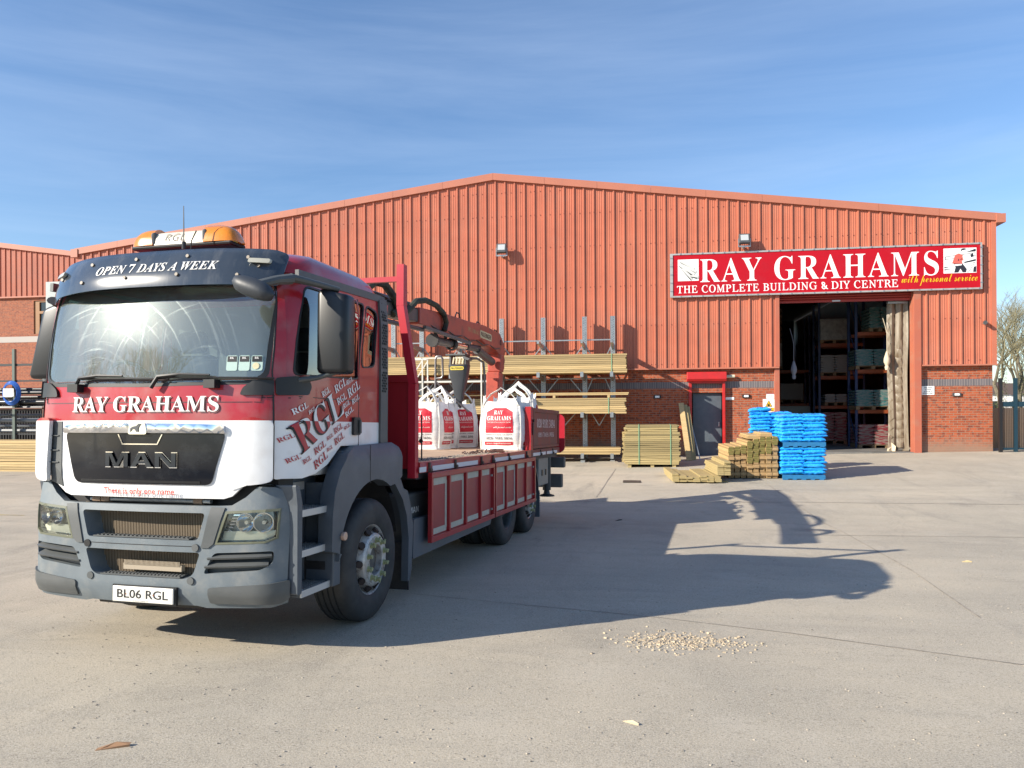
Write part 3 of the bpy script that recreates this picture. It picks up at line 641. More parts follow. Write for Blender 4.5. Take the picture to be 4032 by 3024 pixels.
# --- body shell, front panels
BY = 1.90
def mirror(P): return [(-x, z) for x, z in P][::-1]
half = [(0, 1.137), (.66, 1.137), (.72, 1.155), (.87, 1.285), (1.02, 1.28), (sy(.42), 1.275), (sy(.62), 1.30), (sy(.80), 1.36), (sy(1.02), 1.50), (sy(1.80), 1.50), (sy(1.80), 2.79), (sy(.5), 2.79), (0, 2.79)]
full = half[:-1]+[(-x, z) for x, z in half[::-1][:-1]]
wso = rpoly([(-.955, 2.015), (-.85, 1.965), (0, 1.95), (.85, 1.965), (.955, 2.015), (.985, 2.70), (-.985, 2.70)], .08)
win = rpoly([(sy(.325), 2.03), (sy(1.30), 2.06), (sy(1.30), 2.715), (sy(.345), 2.70)], .05)
win2 = rpoly([(sy(1.345), 2.16), (sy(1.61), 2.19), (sy(1.58), 2.68), (sy(1.345), 2.72)], .07)
gr = rpoly([(-.685, 1.61), (-.58, 1.235), (.58, 1.235), (.69, 1.61)], .05)
b = MB(); b.patch(full, lambda s, z, d: cab(s, z, d), holes=[wso, win, win2, mirror(win), mirror(win2)], thick=.03, step=.09, ustep=.08)
b.build('body_shell', paint, cabo, smooth=True, angle=50)
# roof: loft of shrinking outlines
rings = [(2.785, 1.10, .22, 1.90, .24), (2.86, 1.092, .235, 1.895, .24), (2.92, 1.065, .26, 1.87, .26), (2.97, 1.015, .30, 1.82, .30), (3.01, .93, .37, 1.72, .34), (3.04, .80, .47, 1.55, .34), (3.055, .6, .6, 1.40, .3)]
def outline(W, y0, y1, r, B=.12, n=6):
    P = []
    xc = W-r
    for k in range(9): x = -xc+2*xc*k/8; P.append((x, y0+B*(x/W)**2))
    for k in range(1, n+1): a = pi/2*k/n; x = xc+r*sin(a); P.append((x, y0+B*(x/W)**2+r*(1-cos(a))))
    for k in range(n+1): a = pi/2*k/n; P.append((xc+r*cos(a), y1-r+r*sin(a)))
    for k in range(n+1): a = pi/2*k/n; P.append((-xc-r*sin(a), y1-r+r*cos(a)))
    for k in range(0, n): a = pi/2*(1-k/n); x = xc+r*sin(a); P.append((-x, y0+B*(x/W)**2+r*(1-cos(a))))
    return P
b = MB(); prev = None
for (z, W, y0, y1, r) in rings:
    zz = z
    P = [(x, y, zz-.10*max(0, .9-y)*(zz-2.785)/.2) for x, y in outline(W, y0, y1, r)]
    i0 = len(b.v); b.v += [Vector(p) for p in P]; n = len(P)
    if prev is not None:
        for k in range(n): b.f.append([prev+k, prev+(k+1) % n, i0+(k+1) % n, i0+k]); b.m.append(0)
    prev = i0
b.f.append([prev+k for k in range(n)]); b.m.append(0)
b.build('roof_panel', paint, cabo, smooth=True, angle=60)
b = MB(); b.box(-1.08, 1.08, BY-.13, BY-.10, 1.3, 2.80); b.box(-1.05, 1.05, .35, BY-.12, 1.28, 1.34); b.build('rear_wall', M('cab_lining', (.55, .52, .46), .8), cabo)
# gutter strips
for sgn in (1, -1):
    b = MB(); b.patch([(.36, 2.735), (1.80, 2.79), (1.80, 2.85), (.36, 2.80)], lambda y, z, d: Vector((sgn*(cabW(z)+.010-d), y, z)), thick=.03, step=.2); b.build('roof_gutter', plastic2, cabo)
# gaskets and glass
b = MB(); b.patch([(x*1.015 if abs(x) > .5 else x, z+(.015 if z > 2.3 else -.012)) for x, z in wso], cabfront(.002), holes=[[(x*.985, z-(.014 if z > 2.3 else -.014)) for x, z in wso]], thick=.012, step=.08); b.build('windscreen_seal', black, cabo, smooth=True)
b = MB(); b.patch(wso, cabfront(-.004), thick=0, step=.07, ustep=.05); wsg = b.build('windscreen', ws_glass, cabo, smooth=True, fix=False, angle=80)
b = MB(); b.patch([(-.90, 2.58), (.90, 2.58), (.93, 2.69), (-.93, 2.69)], cabfront(-.020), thick=0, step=.1); b.build('sun_tint_band', glass('tint_green', (.42, .66, .58), .6, .05), wsg, smooth=True, fix=False)
for sgn in (1, -1):
    f = lambda s, z, d: cab(sgn*s, z, d+.012)
    b = MB(); b.patch(win, f, thick=0, step=.2); b.build('side_window', side_glass, cabo, fix=False, smooth=True)
    b = MB(); b.patch(win2, f, thick=0, step=.2); b.build('rear_side_window', side_glass, cabo, fix=False, smooth=True)
    b = MB()
    for w_ in (win, win2):
        cx = sum(p[0] for p in w_)/len(w_); cz = sum(p[1] for p in w_)/len(w_)
        big = [(x+(.007 if x > cx else -.007), z+(.007 if z > cz else -.007)) for x, z in w_]; sm = [(x-(.006 if x > cx else -.006), z-(.006 if z > cz else -.006)) for x, z in w_]
        b.patch(big, lambda s, z, d: cab(sgn*s, z, d-.004), holes=[sm], thick=.012, step=.2)
    b.build('window_seal', black, cabo)
    # door: panel standing 4 mm proud below the window with seams round it
    dp = rpoly([(.215, 1.275), (.62, 1.31), (.80, 1.37), (1.02, 1.51), (1.325, 1.51), (1.325, 2.72), (1.31, 2.735), (.30, 2.72), (.215, 2.05)], .02)
    b = MB(); b.patch(dp, cabside(sgn, .005), holes=[[(x+.0, z) for x, z in rpoly([(.295, 2.00), (1.315, 2.03), (1.315, 2.728), (.335, 2.715)], .04)]], thick=.004, step=.09); door = b.build('door', paint, cabo, smooth=True)
    b = MB()
    for P in ([(.205, 1.28), (.214, 1.28), (.214, 2.06), (.294, 2.72), (.286, 2.72), (.205, 2.06)], [(1.325, 1.5), (1.334, 1.5), (1.334, 2.74), (1.325, 2.74)], [(.215, 1.868), (1.33, 1.868), (1.33, 1.874), (.215, 1.874)]):
        b.patch(P, cabside(sgn, .0065), thick=.003, step=.2)
    b.build('door_seam', black, cabo)
    b = MB(); fn = cabside(sgn, .03); b.patch(rrect(1.20, 1.32, 1.585, 1.735, .02), fn, thick=.03, step=.2); hnd = b.build('handle', black, door, smooth=True)
    b = MB(); b.patch(rrect(1.285, 1.31, 1.60, 1.715, .01), cabside(sgn, .045), thick=.014, step=.2); b.build('pull_bar', plastic2, door)
# front seams
b = MB()
for P in ([(-1.16, 1.855), (-.93, 1.855), (-.93, 1.863), (-1.16, 1.863)], [(.93, 1.855), (1.2, 1.855), (1.2, 1.863), (.93, 1.863)], [(-.93, 1.823), (.93, 1.823), (.93, 1.829), (-.93, 1.829)],
          [(.925, 1.83), (.933, 1.83), (.955, 1.98), (.947, 1.98)], [(-.933, 1.83), (-.925, 1.83), (-.947, 1.98), (-.955, 1.98)], [(-.9, 1.983), (.9, 1.983), (.9, 1.990), (-.9, 1.990)]):
    b.patch(P, cabfront(.003), thick=.003, step=.1)
b.build('bonnet_seam', M('seam_dark', (.05, .006, .01), .5), cabo)
# corner air deflectors
fl_ = rpoly([(.84, 1.235), (.95, 1.25), (1.005, 1.27), (1.005, 1.69), (.90, 1.72), (.81, 1.715), (.825, 1.5)], .03)
for sgn in (1, -1):
    b = MB(); b.patch([(sgn*x, z) for x, z in fl_], cabfront(.05), thick=.03, step=.08); b.build('corner_deflector', paint, cabo, smooth=True)
    b = MB(); b.patch([(sgn*x, z) for x, z in [(.73, 1.20), (.85, 1.24), (.83, 1.69), (.73, 1.69)]], cabfront(.006), thick=.005, step=.1)
    for z in ((1.38, 1.47, 1.58) if sgn < 0 else ()): b.box(*sorted((sgn*.76, sgn*.84)), .12, .20, z, z+.006)
    b.build('deflector_slot', plastic2 if sgn < 0 else paint, cabo)
# grille
b = MB(); b.patch(gr, cabfront(.010), thick=.02, step=.1); grille = b.build('grille', M('grille_black', (.006, .007, .011), .16, coat=.15, spec=.35, dirt=(.05, .055, .06), dscale=6, damt=.3), truck, smooth=True)
b = MB(); b.patch(rpoly([(-.69, 1.60), (-.62, 1.605), (.62, 1.605), (.695, 1.60), (.675, 1.665), (.30, 1.675), (-.30, 1.675), (-.665, 1.665)], .02), lambda x, z, d: cab(x, z, d-.020-.016*cos((z-1.64)/.045*1.5)), thick=.03, step=.012, ustep=.1); b.build('chrome_strip', chrome, grille, smooth=True)
b = MB(); b.patch(rpoly([(-.065, 1.595), (.095, 1.595), (.08, 1.68), (-.05, 1.68)], .02), cabfront(.036), thick=.012, step=.2); b.patch([(-.17, 1.595), (.21, 1.595), (.17, 1.52), (-.13, 1.52)], cabfront(.016), holes=[[(-.162, 1.597), (.202, 1.597), (.164, 1.528), (-.124, 1.528)]], thick=.006, step=.2); b.build('badge', chrome, grille, smooth=True)
b = MB(); b.patch([(-.04, 1.612), (-.022, 1.632), (.0, 1.63), (.012, 1.612), (.03, 1.612), (.028, 1.635), (.038, 1.655), (.052, 1.668), (.03, 1.672), (.012, 1.656), (-.02, 1.650), (-.04, 1.638)], cabfront(.0405), thick=.003, step=.3); b.build('lion_emblem', darkgrey, grille)
b = MB(); put_text(b, 'MAN', -.27, .322, 1.36, 1.462, cabfront(.024), 'sansb', res=4); b.build('grille_letters', M('dark_chrome', (.07, .08, .10), .14, 1), grille, fix=False)
b = MB(); put_text(b, 'MAN', -.277, .329, 1.354, 1.468, cabfront(.016), 'sansb', offset=.022); b.build('letter_outline', chrome, grille, fix=False)
b = MB(); b.patch([(-.52, 1.245), (.5, 1.245), (.5, 1.262), (-.52, 1.262)], cabfront(.013), thick=.003, step=.2); b.build('grille_slot', black, grille)
# lettering on the cab
b = MB(); put_text(b, 'RAY GRAHAMS', -.62, .632, 1.757, 1.872, cabfront(.009), 'serif', res=5); sh_ = MB(); put_text(sh_, 'RAY GRAHAMS', -.613, .639, 1.749, 1.865, cabfront(.006), 'serif')
b.build('cab_lettering', white, cabo, fix=False); sh_.build('lettering_shadow', M('grey_film', (.12, .06, .06), .5), cabo, fix=False)
b = MB(); put_text(b, 'There is only one name', -.292, .303, 1.150, 1.208, cabfront(.030), 'sans', .012, res=2); b.build('slogan_lettering', M('red_film', (.60, .05, .03), .5), cabo, fix=False)
RGL_ =  [('w', 0.702, 1.876, 0.821, 1.928, 0.675, 1.919), ('w', 0.909, 1.914, 1.101, 2.002, 0.877, 1.976), ('w', 1.109, 1.993, 1.216, 2.041, 1.087, 2.029), ('w', 0.949, 1.824, 1.103, 1.887, 0.919, 1.876), ('w', 1.139, 1.888, 1.347, 1.987, 1.101, 1.958), ('w', 1.048, 1.797, 1.161, 1.844, 1.031, 1.836), ('w', 1.203, 1.835, 1.336, 1.896, 1.186, 1.879), ('w', 1.089, 1.725, 1.229, 1.792, 1.064, 1.766), ('w', 0.333, 1.734, 0.484, 1.798, 0.314, 1.776), ('w', 0.494, 1.74, 0.591, 1.781, 0.485, 1.77), ('r', 0.24, 1.535, 0.352, 1.578, 0.221, 1.566), ('r', 0.293, 1.386, 0.406, 1.423, 0.273, 1.419), ('r', 0.431, 1.373, 0.539, 1.41, 0.413, 1.408), ('r', 0.596, 1.325, 0.794, 1.417, 0.563, 1.387), ('r', 0.593, 1.435, 0.762, 1.507, 0.568, 1.486), ('r', 0.779, 1.543, 0.88, 1.58, 0.768, 1.574), ('r', 0.9, 1.591, 1.043, 1.646, 0.876, 1.638), ('r', 1.067, 1.624, 1.173, 1.662, 1.055, 1.654), ('r', 0.778, 1.455, 0.871, 1.486, 0.766, 1.485), ('r', 0.912, 1.502, 1.068, 1.568, 0.885, 1.555), ('B', 0.419, 1.453, 1.064, 1.766, 0.293, 1.657)]
b = MB(); bk = MB()
def aff(O, U, V, off):
    f = cabside(1, off)
    return lambda u, v, d: f(O[0]+u*(U[0]-O[0])+v*(V[0]-O[0]), O[1]+u*(U[1]-O[1])+v*(V[1]-O[1]), 0)
for (k, a0, a1, b0, b1, c0, c1) in RGL_:
    put_text(b, 'RGL', 0, 1, 0, 1, aff((a0, a1), (b0, b1), (c0, c1), .0105 if k != 'B' else .0125), 'serif', .0 if k != 'B' else -.012, res=3)
    if k == 'B': put_text(bk, 'RGL', 0, 1, 0, 1, aff((a0-.012, a1-.012), (b0-.012, b1-.012), (c0-.012, c1-.012), .0105), 'serif', .008)
b.build('side_lettering', decal, cabo, fix=False); bk.build('lettering_outline', black, cabo, fix=False)
# windscreen licence stickers
b = MB(); st = MB(); s2 = MB()
for i in range(3):
    x0 = .665+i*.09; b.patch(rpoly([(x0, 2.05), (x0+.08, 2.05), (x0+.08, 2.16), (x0, 2.16)], .015), cabfront(.001), thick=.002, step=.3)
    st.patch([(x0+.006, 2.115), (x0+.074, 2.115), (x0+.074, 2.155), (x0+.006, 2.155)], cabfront(.003), thick=.001, step=.3)
    put_text(s2, 'RK', x0+.025, x0+.055, 2.135, 2.150, cabfront(.006), 'serif')
    if i == 2: s2.patch(ell(x0+.035, 2.085, .024, .024, 14), cabfront(.0035), thick=.001, step=.3, mi=1)
b.build('permit_pockets', M('clear_plastic', (.42, .55, .50), .3), wsg); st.build('permit_labels', black, wsg); s2.build('permit_lettering', [white, M('cream_disc', (.6, .55, .35), .5)], wsg, fix=False)
# wipers
for (ax, bx, tz) in ((-.58, .20, 1.985), (.12, .95, 2.0)):
    b = MB(); b.box(ax-.04, ax+.05, .05, .12, 1.905, 1.965) if ax < 0 else b.box(.54, .63, .06, .13, 1.925, 1.985)
    f = cabfront(.045); b.tube([f(ax, 1.93, 0), f(ax+.05, 2.01, 0), f(ax+.22, 2.025, 0), f(ax+.45, 2.018, 0)], [.016, .014, .012, .008], 6); f2 = cabfront(.03)
    b.tube([f2(ax+.05+(bx-ax)*k/10, 2.005-.001*k, 0) for k in range(11)], .009, 6)
    b.build('wiper', black, truck, smooth=True, bevel=0)
# sun visor with lettering, marker lamps, rivets
def vis(x, z, d):
    t = (z-2.60)/.28; W = 1.0; y = .06+.24*abs(x/W)**3.2+.12*max(0, t-.05)**1.7
    return Vector((x, y+d, z+.066+.004*abs(x)**2-(.03*abs(x)**2 if x < 0 else 0)))
vp = rpoly([(-1.01, 2.555), (-.9, 2.60), (.9, 2.60), (1.005, 2.60), (1.015, 2.85), (.93, 2.885), (-.93, 2.885), (-1.01, 2.83)], .05)
b = MB(); b.patch(vp, vis, thick=.008, step=.06); visor = b.build('sun_visor', visor_m, truck, smooth=True, angle=60)
fv = lambda o: (lambda x, z, d: vis(x, z, d-o))
b = MB(); put_text(b, 'OPEN 7 DAYS A WEEK', -.425, .595, 2.712, 2.782, fv(.004), 'slant', .0, res=4); b.build('visor_lettering', white, visor, fix=False)
for (x, z) in ((-.50, 2.81), (-.09, 2.82), (.34, 2.825), (.78, 2.81), (-.55, 2.67), (-.14, 2.675), (.30, 2.68), (.74, 2.67), (.86, 2.745), (-.87, 2.745)):
    b = MB(); b.cyl(vis(x, z, -.006), (0, 1, -.15), .013, .014, 10); b.build('rivet', M('rivet_head', (.12, .09, .06), .5), visor)
for x in (.865, -.885):
    b = MB(); p = vis(x, 2.785, -.02); b.patch(rrect(x-.065, x+.065, 2.765, 2.80, .01), fv(.035), thick=.03, step=.06); b.build('marker_lamp', M('marker_lens', (.55, .52, .42), .2, coat=.5), visor, smooth=True)
# light bar
lb = bpy.data.objects.new('light_bar', None); link(lb, truck); L0, L1 = -.405, .415
ly = .58
def lbx(x): return x
zb = 3.055
b = MB(); b.box(L0-.045, L1+.045, ly-.10, ly+.10, zb, zb+.033); b.build('base_tray', black, lb, bevel=.02)
def seg(x0, x1, h0, h1, w0, w1, mat, name, n=8, rnd=0):
    b = MB(); N = 8; prev = None
    for i in range(N+1):
        t = i/N; x = x0+(x1-x0)*t; e = sqrt(max(.02, 1-(t if rnd > 0 else 1-t)**4)) if rnd else 1; h = (h0+(h1-h0)*t)*e; w = (w0+(w1-w0)*t)*(.55+.45*e)
        P = [Vector((x, ly-w*cos(pi*k/10), zb+.03+h*sin(pi*k/10)**.7)) for k in range(11)]
        i0 = len(b.v); b.v += P
        if prev is not None:
            for k in range(10): b.f.append([prev+k, prev+k+1, i0+k+1, i0+k]); b.m.append(0)
        else: b.f.append([i0+k for k in range(11)]); b.m.append(0)
        prev = i0
    b.f.append([prev+k for k in range(11)]); b.m.append(0)
    return b.build(name, mat, lb, smooth=True, angle=60)
seg(-.25, .215, .115, .115, .095, .095, M('cream_panel', (.74, .68, .54), .4, col2=(.66, .60, .47), scale=5), 'name_panel')
seg(.21, .475, .145, .145, .105, .105, amber, 'amber_beacon', rnd=1); seg(-.465, -.25, .145, .145, .105, .105, amber, 'amber_beacon', rnd=-1)
for x in (-.25, .215): b = MB(); b.box(x-.02, x+.02, ly-.105, ly+.105, zb+.03, zb+.135); b.build('divider', plastic2, lb, bevel=.02)
for x in (.34, -.38): b = MB(); b.cyl((x, ly-.02, zb+.08), (0, 0, 1), .03, .07, 12); b.build('beacon_reflector', chrome, lb)
b = MB(); put_text(b, 'RGL', -.16, .02, zb+.055, zb+.115, lambda u, v, d: Vector((u+(v-zb)*.3, ly-.101+(v-zb-.05)*.28, v)), 'sansb', -.03); b.build('panel_letters', black, lb, fix=False)
b = MB(); b.tube([(.14, .35, 3.0), (.14, .34, 3.33)], [.006, .003], 6); b.cyl((.14, .35, 3.03), (0, 0, 1), .015, .06, 8); b.tube([(.20, .35, 3.0), (.205, .35, 3.06), (.24, .36, 3.14)], .005, 5); b.build('aerial', black, truck)

# --- bumper
def bump(s, z, d): return cab(s, z, d, W=1.155, y0=.09+.035*max(0, (z-1.02)/.2)+.04*max(0, (.46-z)/.08), B=.12, r=.25)
bfn = lambda off: (lambda x, z, d: bump(x, z, d-off))
E_ = 1.13
bp = [(0, .37), (.45, .37), (.52, .355), (1.0, .37), (E_-.02, .40), (E_+.01, 1.17), (1.02, 1.22), (.90, 1.225), (.82, 1.15), (.72, 1.09), (.60, 1.085), (0, 1.085)]
bpf = bp[:-1]+[(-x, z) for x, z in bp[::-1][:-1]]
up_ = rpoly([(-.52, 1.035), (.53, 1.035), (.475, .84), (-.465, .84)], .03); lo_ = rpoly([(-.485, .755), (.495, .755), (.445, .60), (.39, .565), (-.375, .565), (-.43, .60)], .03)
hl = [(.69, 1.045), (1.063, 1.066), (1.052, .865), (.97, .835), (.615, .82)]
lou = rpoly([(.60, .755), (1.03, .775), (1.025, .69), (.94, .64), (.52, .605)], .03)
b = MB(); b.patch(bpf, bfn(0), holes=[up_, lo_, hl, mirror(hl), lou, mirror(lou)], thick=.05, step=.07); bumper = b.build('bumper', plastic, truck, smooth=True, angle=50)
# shoulder top of bumper corners
for sgn in (1, -1):
    b = MB(); prev = None
    for k in range(9):
        s = sgn*(.78+(E_-.78)*k/8); p = bump(s, 1.238 if k < 6 else 1.238-.03*(k-5), 0); q = bump(s*.93, 1.29-.01*k, .13); cur = len(b.v); b.v += [p, q]
        if prev is not None: b.f.append([prev, prev+1, cur+1, cur]); b.m.append(0)
        prev = cur
    b.build('bumper_shoulder', plastic, bumper, smooth=True)
    # headlight
    P = [(sgn*x, z) for x, z in hl]; 
    b = MB(); b.patch(P, bfn(-.10), thick=.01, step=.1); 
    n0 = len(P)
    for i in range(n0):
        a, c = P[i], P[(i+1) % n0]; N = 5
        for k in range(N):
            u0 = (a[0]+(c[0]-a[0])*k/N, a[1]+(c[1]-a[1])*k/N); u1 = (a[0]+(c[0]-a[0])*(k+1)/N, a[1]+(c[1]-a[1])*(k+1)/N)
            b.add([bump(*u0, 0), bump(*u1, 0), bump(*u1, .10), bump(*u0, .10)], [(0, 1, 2, 3)])
    hd_ = b.build('headlight', M('lamp_bowl', (.80, .81, .77), .3, .35, col2=(.6, .62, .6), scale=20), truck, fix=False)
    for (cx, cz, r) in ((.82, .97, .062), (.955, .972, .066)):
        c = bump(sgn*cx, cz, .10); c2 = bump(sgn*cx, cz, 0); ax = (c2-c).normalized()
        b = MB(); b.lathe([(.012, .012), (r*.5, .02), (r*.8, .04), (r, .075), (r+.006, .075)], c, ax, 20); b.build('reflector', chrome, hd_, smooth=True)
        b = MB(); b.cyl(c+ax*.04, ax, .014, .04, 8); b.build('bulb', M('bulb_glass', (.6, .6, .55), .1), hd_)
    b = MB(); b.patch([(sgn*x, z) for x, z in [(.655, .905), (1.045, .915), (1.04, .88), (.96, .852), (.635, .838)]], bfn(-.045), thick=.01, step=.1); b.build('indicator_strip', M('strip_silver', (.80, .80, .68), .3, .2), hd_)
    b = MB()
    for k in range(6): z = 1.025-.022*k; x0 = .712-.012*k; b.patch([(sgn*x, zz) for x, zz in [(x0, z), (x0+.06-.004*k, z+.001), (x0+.06, z-.009), (x0, z-.010)]], bfn(-.05), thick=.01, step=.2)
    b.build('lamp_fins', chrome, hd_)
    b = MB(); b.patch(P, bfn(-.006), thick=0, step=.08); b.build('lens', lens_glass, hd_, smooth=True, fix=False)
    cx = sum(p[0] for p in P)/5; cz = sum(p[1] for p in P)/5; inn = [(cx+(x-cx)*.955, cz+(z-cz)*.91) for x, z in P]
    b = MB(); b.patch([(cx+(x-cx)*1.03, cz+(z-cz)*1.05) for x, z in P], bfn(.004), holes=[inn], thick=.02, step=.1); b.build('lamp_rim', M('rim_yellowed', (.13, .135, .09), .4), hd_)
    # louvres
    b = MB(); b.patch([(sgn*x, z) for x, z in lou], bfn(-.06), thick=.01, step=.1); 
    for k, (za, zc) in enumerate(((.718, .742), (.658, .680))):
        pts = []
        for i in range(13): x = .535+.02*(1-k)+(.46-.0*k)*i/12; zz = za+(zc-za)*i/12; pts.append((x, zz))
        for (xa, z1), (xb, z2) in zip(pts, pts[1:]):
            o0, o1 = bump(sgn*xa, z1, -.012), bump(sgn*xb, z2, -.012); q0, q1 = bump(sgn*xa, z1+.035, .055), bump(sgn*xb, z2+.035, .055); w0, w1 = bump(sgn*xa, z1-.012, -.004), bump(sgn*xb, z2-.012, -.004); e0, e1 = bump(sgn*xa, z1-.012, .05), bump(sgn*xb, z2-.012, .05)
            b.add([o0, o1, q1, q0], [(0, 1, 2, 3)]); b.add([o0, o1, w1, w0], [(0, 1, 2, 3)]); b.add([w0, w1, e1, e0], [(0, 1, 2, 3)])
    b.build('louvre', plastic2, bumper)
    # lower dark insert
    b = MB(); b.patch([(sgn*x, z) for x, z in rpoly([(.565, .395), (1.05, .395), (E_-.005, .43), (E_, .565), (1.0, .545), (.565, .51)], .02)], bfn(.014), thick=.016, step=.03, ustep=.06); b.build('corner_insert', plastic2, bumper, smooth=True)
    b = MB(); b.patch([(sgn*x, z) for x, z in [(.68, 1.075), (.575, 1.08), (.505, .79), (.56, .79), (.60, .82)]], bfn(.010), thick=.012, step=.04); b.build('lamp_side_panel', plastic2, bumper, smooth=True)
    for z in ((.79), (.555)):
        c = bump(sgn*(.462 if z > .7 else .428), z, -.004); b = MB(); b.cyl(c, (0, 1, 0), .027, .012, 16); b.build('fog_blank', black if (sgn < 0 and z > .7) else plastic2, bumper)
b = MB()   # seams across bumper
for P in ([(-.44, .795), (.44, .795), (.44, .80), (-.44, .80)],): b.patch(P, bfn(.002), thick=.003, step=.1)
b.build('bumper_seam', black, bumper)
# intakes: radiators and ledges
b = MB(); b.box(-.62, .64, .25, .27, .54, 1.08); 
for k in range(90): x = -.6+k*.0138; b.box(x, x+.006, .238, .251, .54, 1.08)
b.build('radiator', M('radiator_dust', (.20, .155, .105), .7), truck)
b = MB()
for P in (up_, lo_):
    for i in range(len(P)):
        a, c = P[i], P[(i+1) % len(P)]
        b.add([bump(*a, 0), bump(*c, 0), Vector((c[0]*.93, .25, c[1])), Vector((a[0]*.93, .25, a[1]))], [(0, 1, 2, 3)])
b.build('intake_ducts', plastic, bumper, fix=False)
for z, w in ((.842, .41), (.566, .34)):
    b = MB(); b.patch([(-w, .10), (w, .10), (w*.95, .21), (-w*.95, .21)], lambda x, y, d: Vector((x, y, z+.010-d)), thick=.008, step=.5)
    for i in range(22):
        for j in range(3): x = -w*.93+i*w*1.86/21+(j % 2)*.01; b.box(x-.008, x+.008,   .115+j*.03, .132+j*.03, z+.009, z+.014)
    b.build('step_plate', plastic2, bumper)
b = MB(); b.box(-.20, .30, .17, .21, .60, .645); 
for k in range(45): b.box(-.19+k*.0107, -.185+k*.0107, .165, .17, .635, .67)
b.build('intake_screen', M('screen_beige', (.36, .30, .22), .6), truck)
b = MB(); b.tube([(-.52, .20, 1.11), (.52, .20, 1.11)], .018, 10); b.build('tow_tube', galv, truck, smooth=True)
for x in (-.46, -.38, .42): b = MB(); b.cyl((x, .20, 1.11), (1, 0, 0), .026, .07, 10); b.build('tube_clamp', M('rusty_clamp', (.30, .20, .13), .6), truck)
b = MB(); b.box(-.85, .85, .26, .42, .95, 1.30); b.box(-1.0, 1.0, .30, .5, .5, 1.3); b.build('front_frame', chassism, truck)
b = MB(); b.patch([(-.45, .335), (.45, .335), (.45, .40), (-.45, .40)], bfn(-.05), thick=.06, step=.2); b.build('lower_spoiler', black, truck)
# number plate
b = MB(); b.box(-.195, .315, .062, .078, .388, .498); plate = b.build('number_plate', M('plate_white', (.72, .70, .64), .35), truck, bevel=.004)
b = MB(); put_text(b, 'BL06 RGL', -.155, .275, .416, .478, lambda u, v, d: Vector((u, .0605, v)), 'sans', .012); put_text(b, 'RK TRUCKS CENTRE LTD', -.02, .11, .395, .401, lambda u, v, d: Vector((u, .0605, v)), 'sans'); b.build('plate_lettering', black, plate, fix=False)
b = MB(); b.cyl((.155, .060, .445), (0, 1, 0), .006, .004, 8); b.cyl((-.08, .060, .445), (0, 1, 0), .004, .004, 8); b.build('plate_screws', M('rust', (.25, .08, .03), .7), plate)
b = MB(); b.box(-.21, .33, .079, .10, .375, .505); b.build('plate_holder', black, plate)

# --- mirrors
def rbox(b, x0, x1, y0, y1, z0, z1, M_=None): b.box(x0, x1, y0, y1, z0, z1, M=M_)
for sgn in (1, -1):
    mr_ = bpy.data.objects.new('wing_mirror', None); link(mr_, truck)
    b = MB(); X0, X1 = (1.19, 1.44) if sgn > 0 else (-1.43, -1.19)
    def mfn(u, v, d):   # u angle round the body, v height
        return None
    prof = rrect(X0, X1, .46, .64, .05, 5); prev = None; zs = [(2.045, .80), (2.055, .93), (2.08, 1), (2.61, 1), (2.635, .95), (2.65, .82)]
    cx, cy = (X0+X1)/2, .55
    for (z, k) in zs:
        i0 = len(b.v); b.v += [Vector((cx+(x-cx)*k, cy+(y-cy)*k, z+ (.02 if z > 2.6 else 0)*(1 if (x > cx) == (sgn < 0) else -1))) + Vector((.14*max(0, (z-2.25)/.4)**1.3 if sgn < 0 else 0, 0, 0)) for x, y in prof]; n = len(prof)
        if prev is not None:
            for q in range(n): b.f.append([prev+q, prev+(q+1) % n, i0+(q+1) % n, i0+q]); b.m.append(0)
        else: b.f.append([i0+q for q in range(n)]); b.m.append(0)
        prev = i0
    b.f.append([prev+q for q in range(n)]); b.m.append(0); b.build('mirror_housing', M('mirror_black', (.008, .009, .011), .38) if sgn > 0 else bpy.data.materials['mirror_black'], mr_, smooth=True, angle=45)
    b = MB(); b.box(X0+.03, X1-.03, .641, .646, 2.10, 2.62); b.build('mirror_glass', chrome, mr_)
    b = MB(); xe = sgn*1.10
    b.tube([(xe, .26, 2.72), (sgn*1.14, .32, 2.715), (sgn*1.22, .44, 2.70), (sgn*1.34, .54, 2.67)] if sgn > 0 else [(-1.08, .36, 2.66), (-1.12, .42, 2.66), (-1.16, .50, 2.64), (-1.2, .54, 2.62)], [.045, .04, .034, .03], 10, flat=.7); b.build('upper_arm', plastic2, mr_, smooth=True); b = MB()
    b.tube([(sgn*1.10, .38, 1.99), (sgn*1.2, .46, 2.01), (sgn*1.34, .54, 2.06)], [.04, .032, .03], 10, flat=.6)
    b.build('lower_arm', plastic2, mr_, smooth=True)
    b = MB(); b.patch(rpoly([(sgn*(sy(-.02)), 1.875), (sgn*sy(.20), 1.875), (sgn*sy(.20), 1.99), (sgn*sy(.08), 1.985), (sgn*sy(-.0), 1.93)] if sgn > 0 else [(-sy(.20), 1.875), (-sy(-.02), 1.875), (-sy(0), 1.93), (-sy(.08), 1.985), (-sy(.20), 1.99)], .02), cabfront(.02), thick=.025, step=.06)
    b.patch(rpoly([(.225, 1.875), (.46, 1.885), (.50, 1.95), (.46, 2.0), (.36, 2.02), (.225, 2.0)], .02), cabside(sgn, .03), thick=.03, step=.1); b.build('mirror_foot', black, mr_, smooth=True)
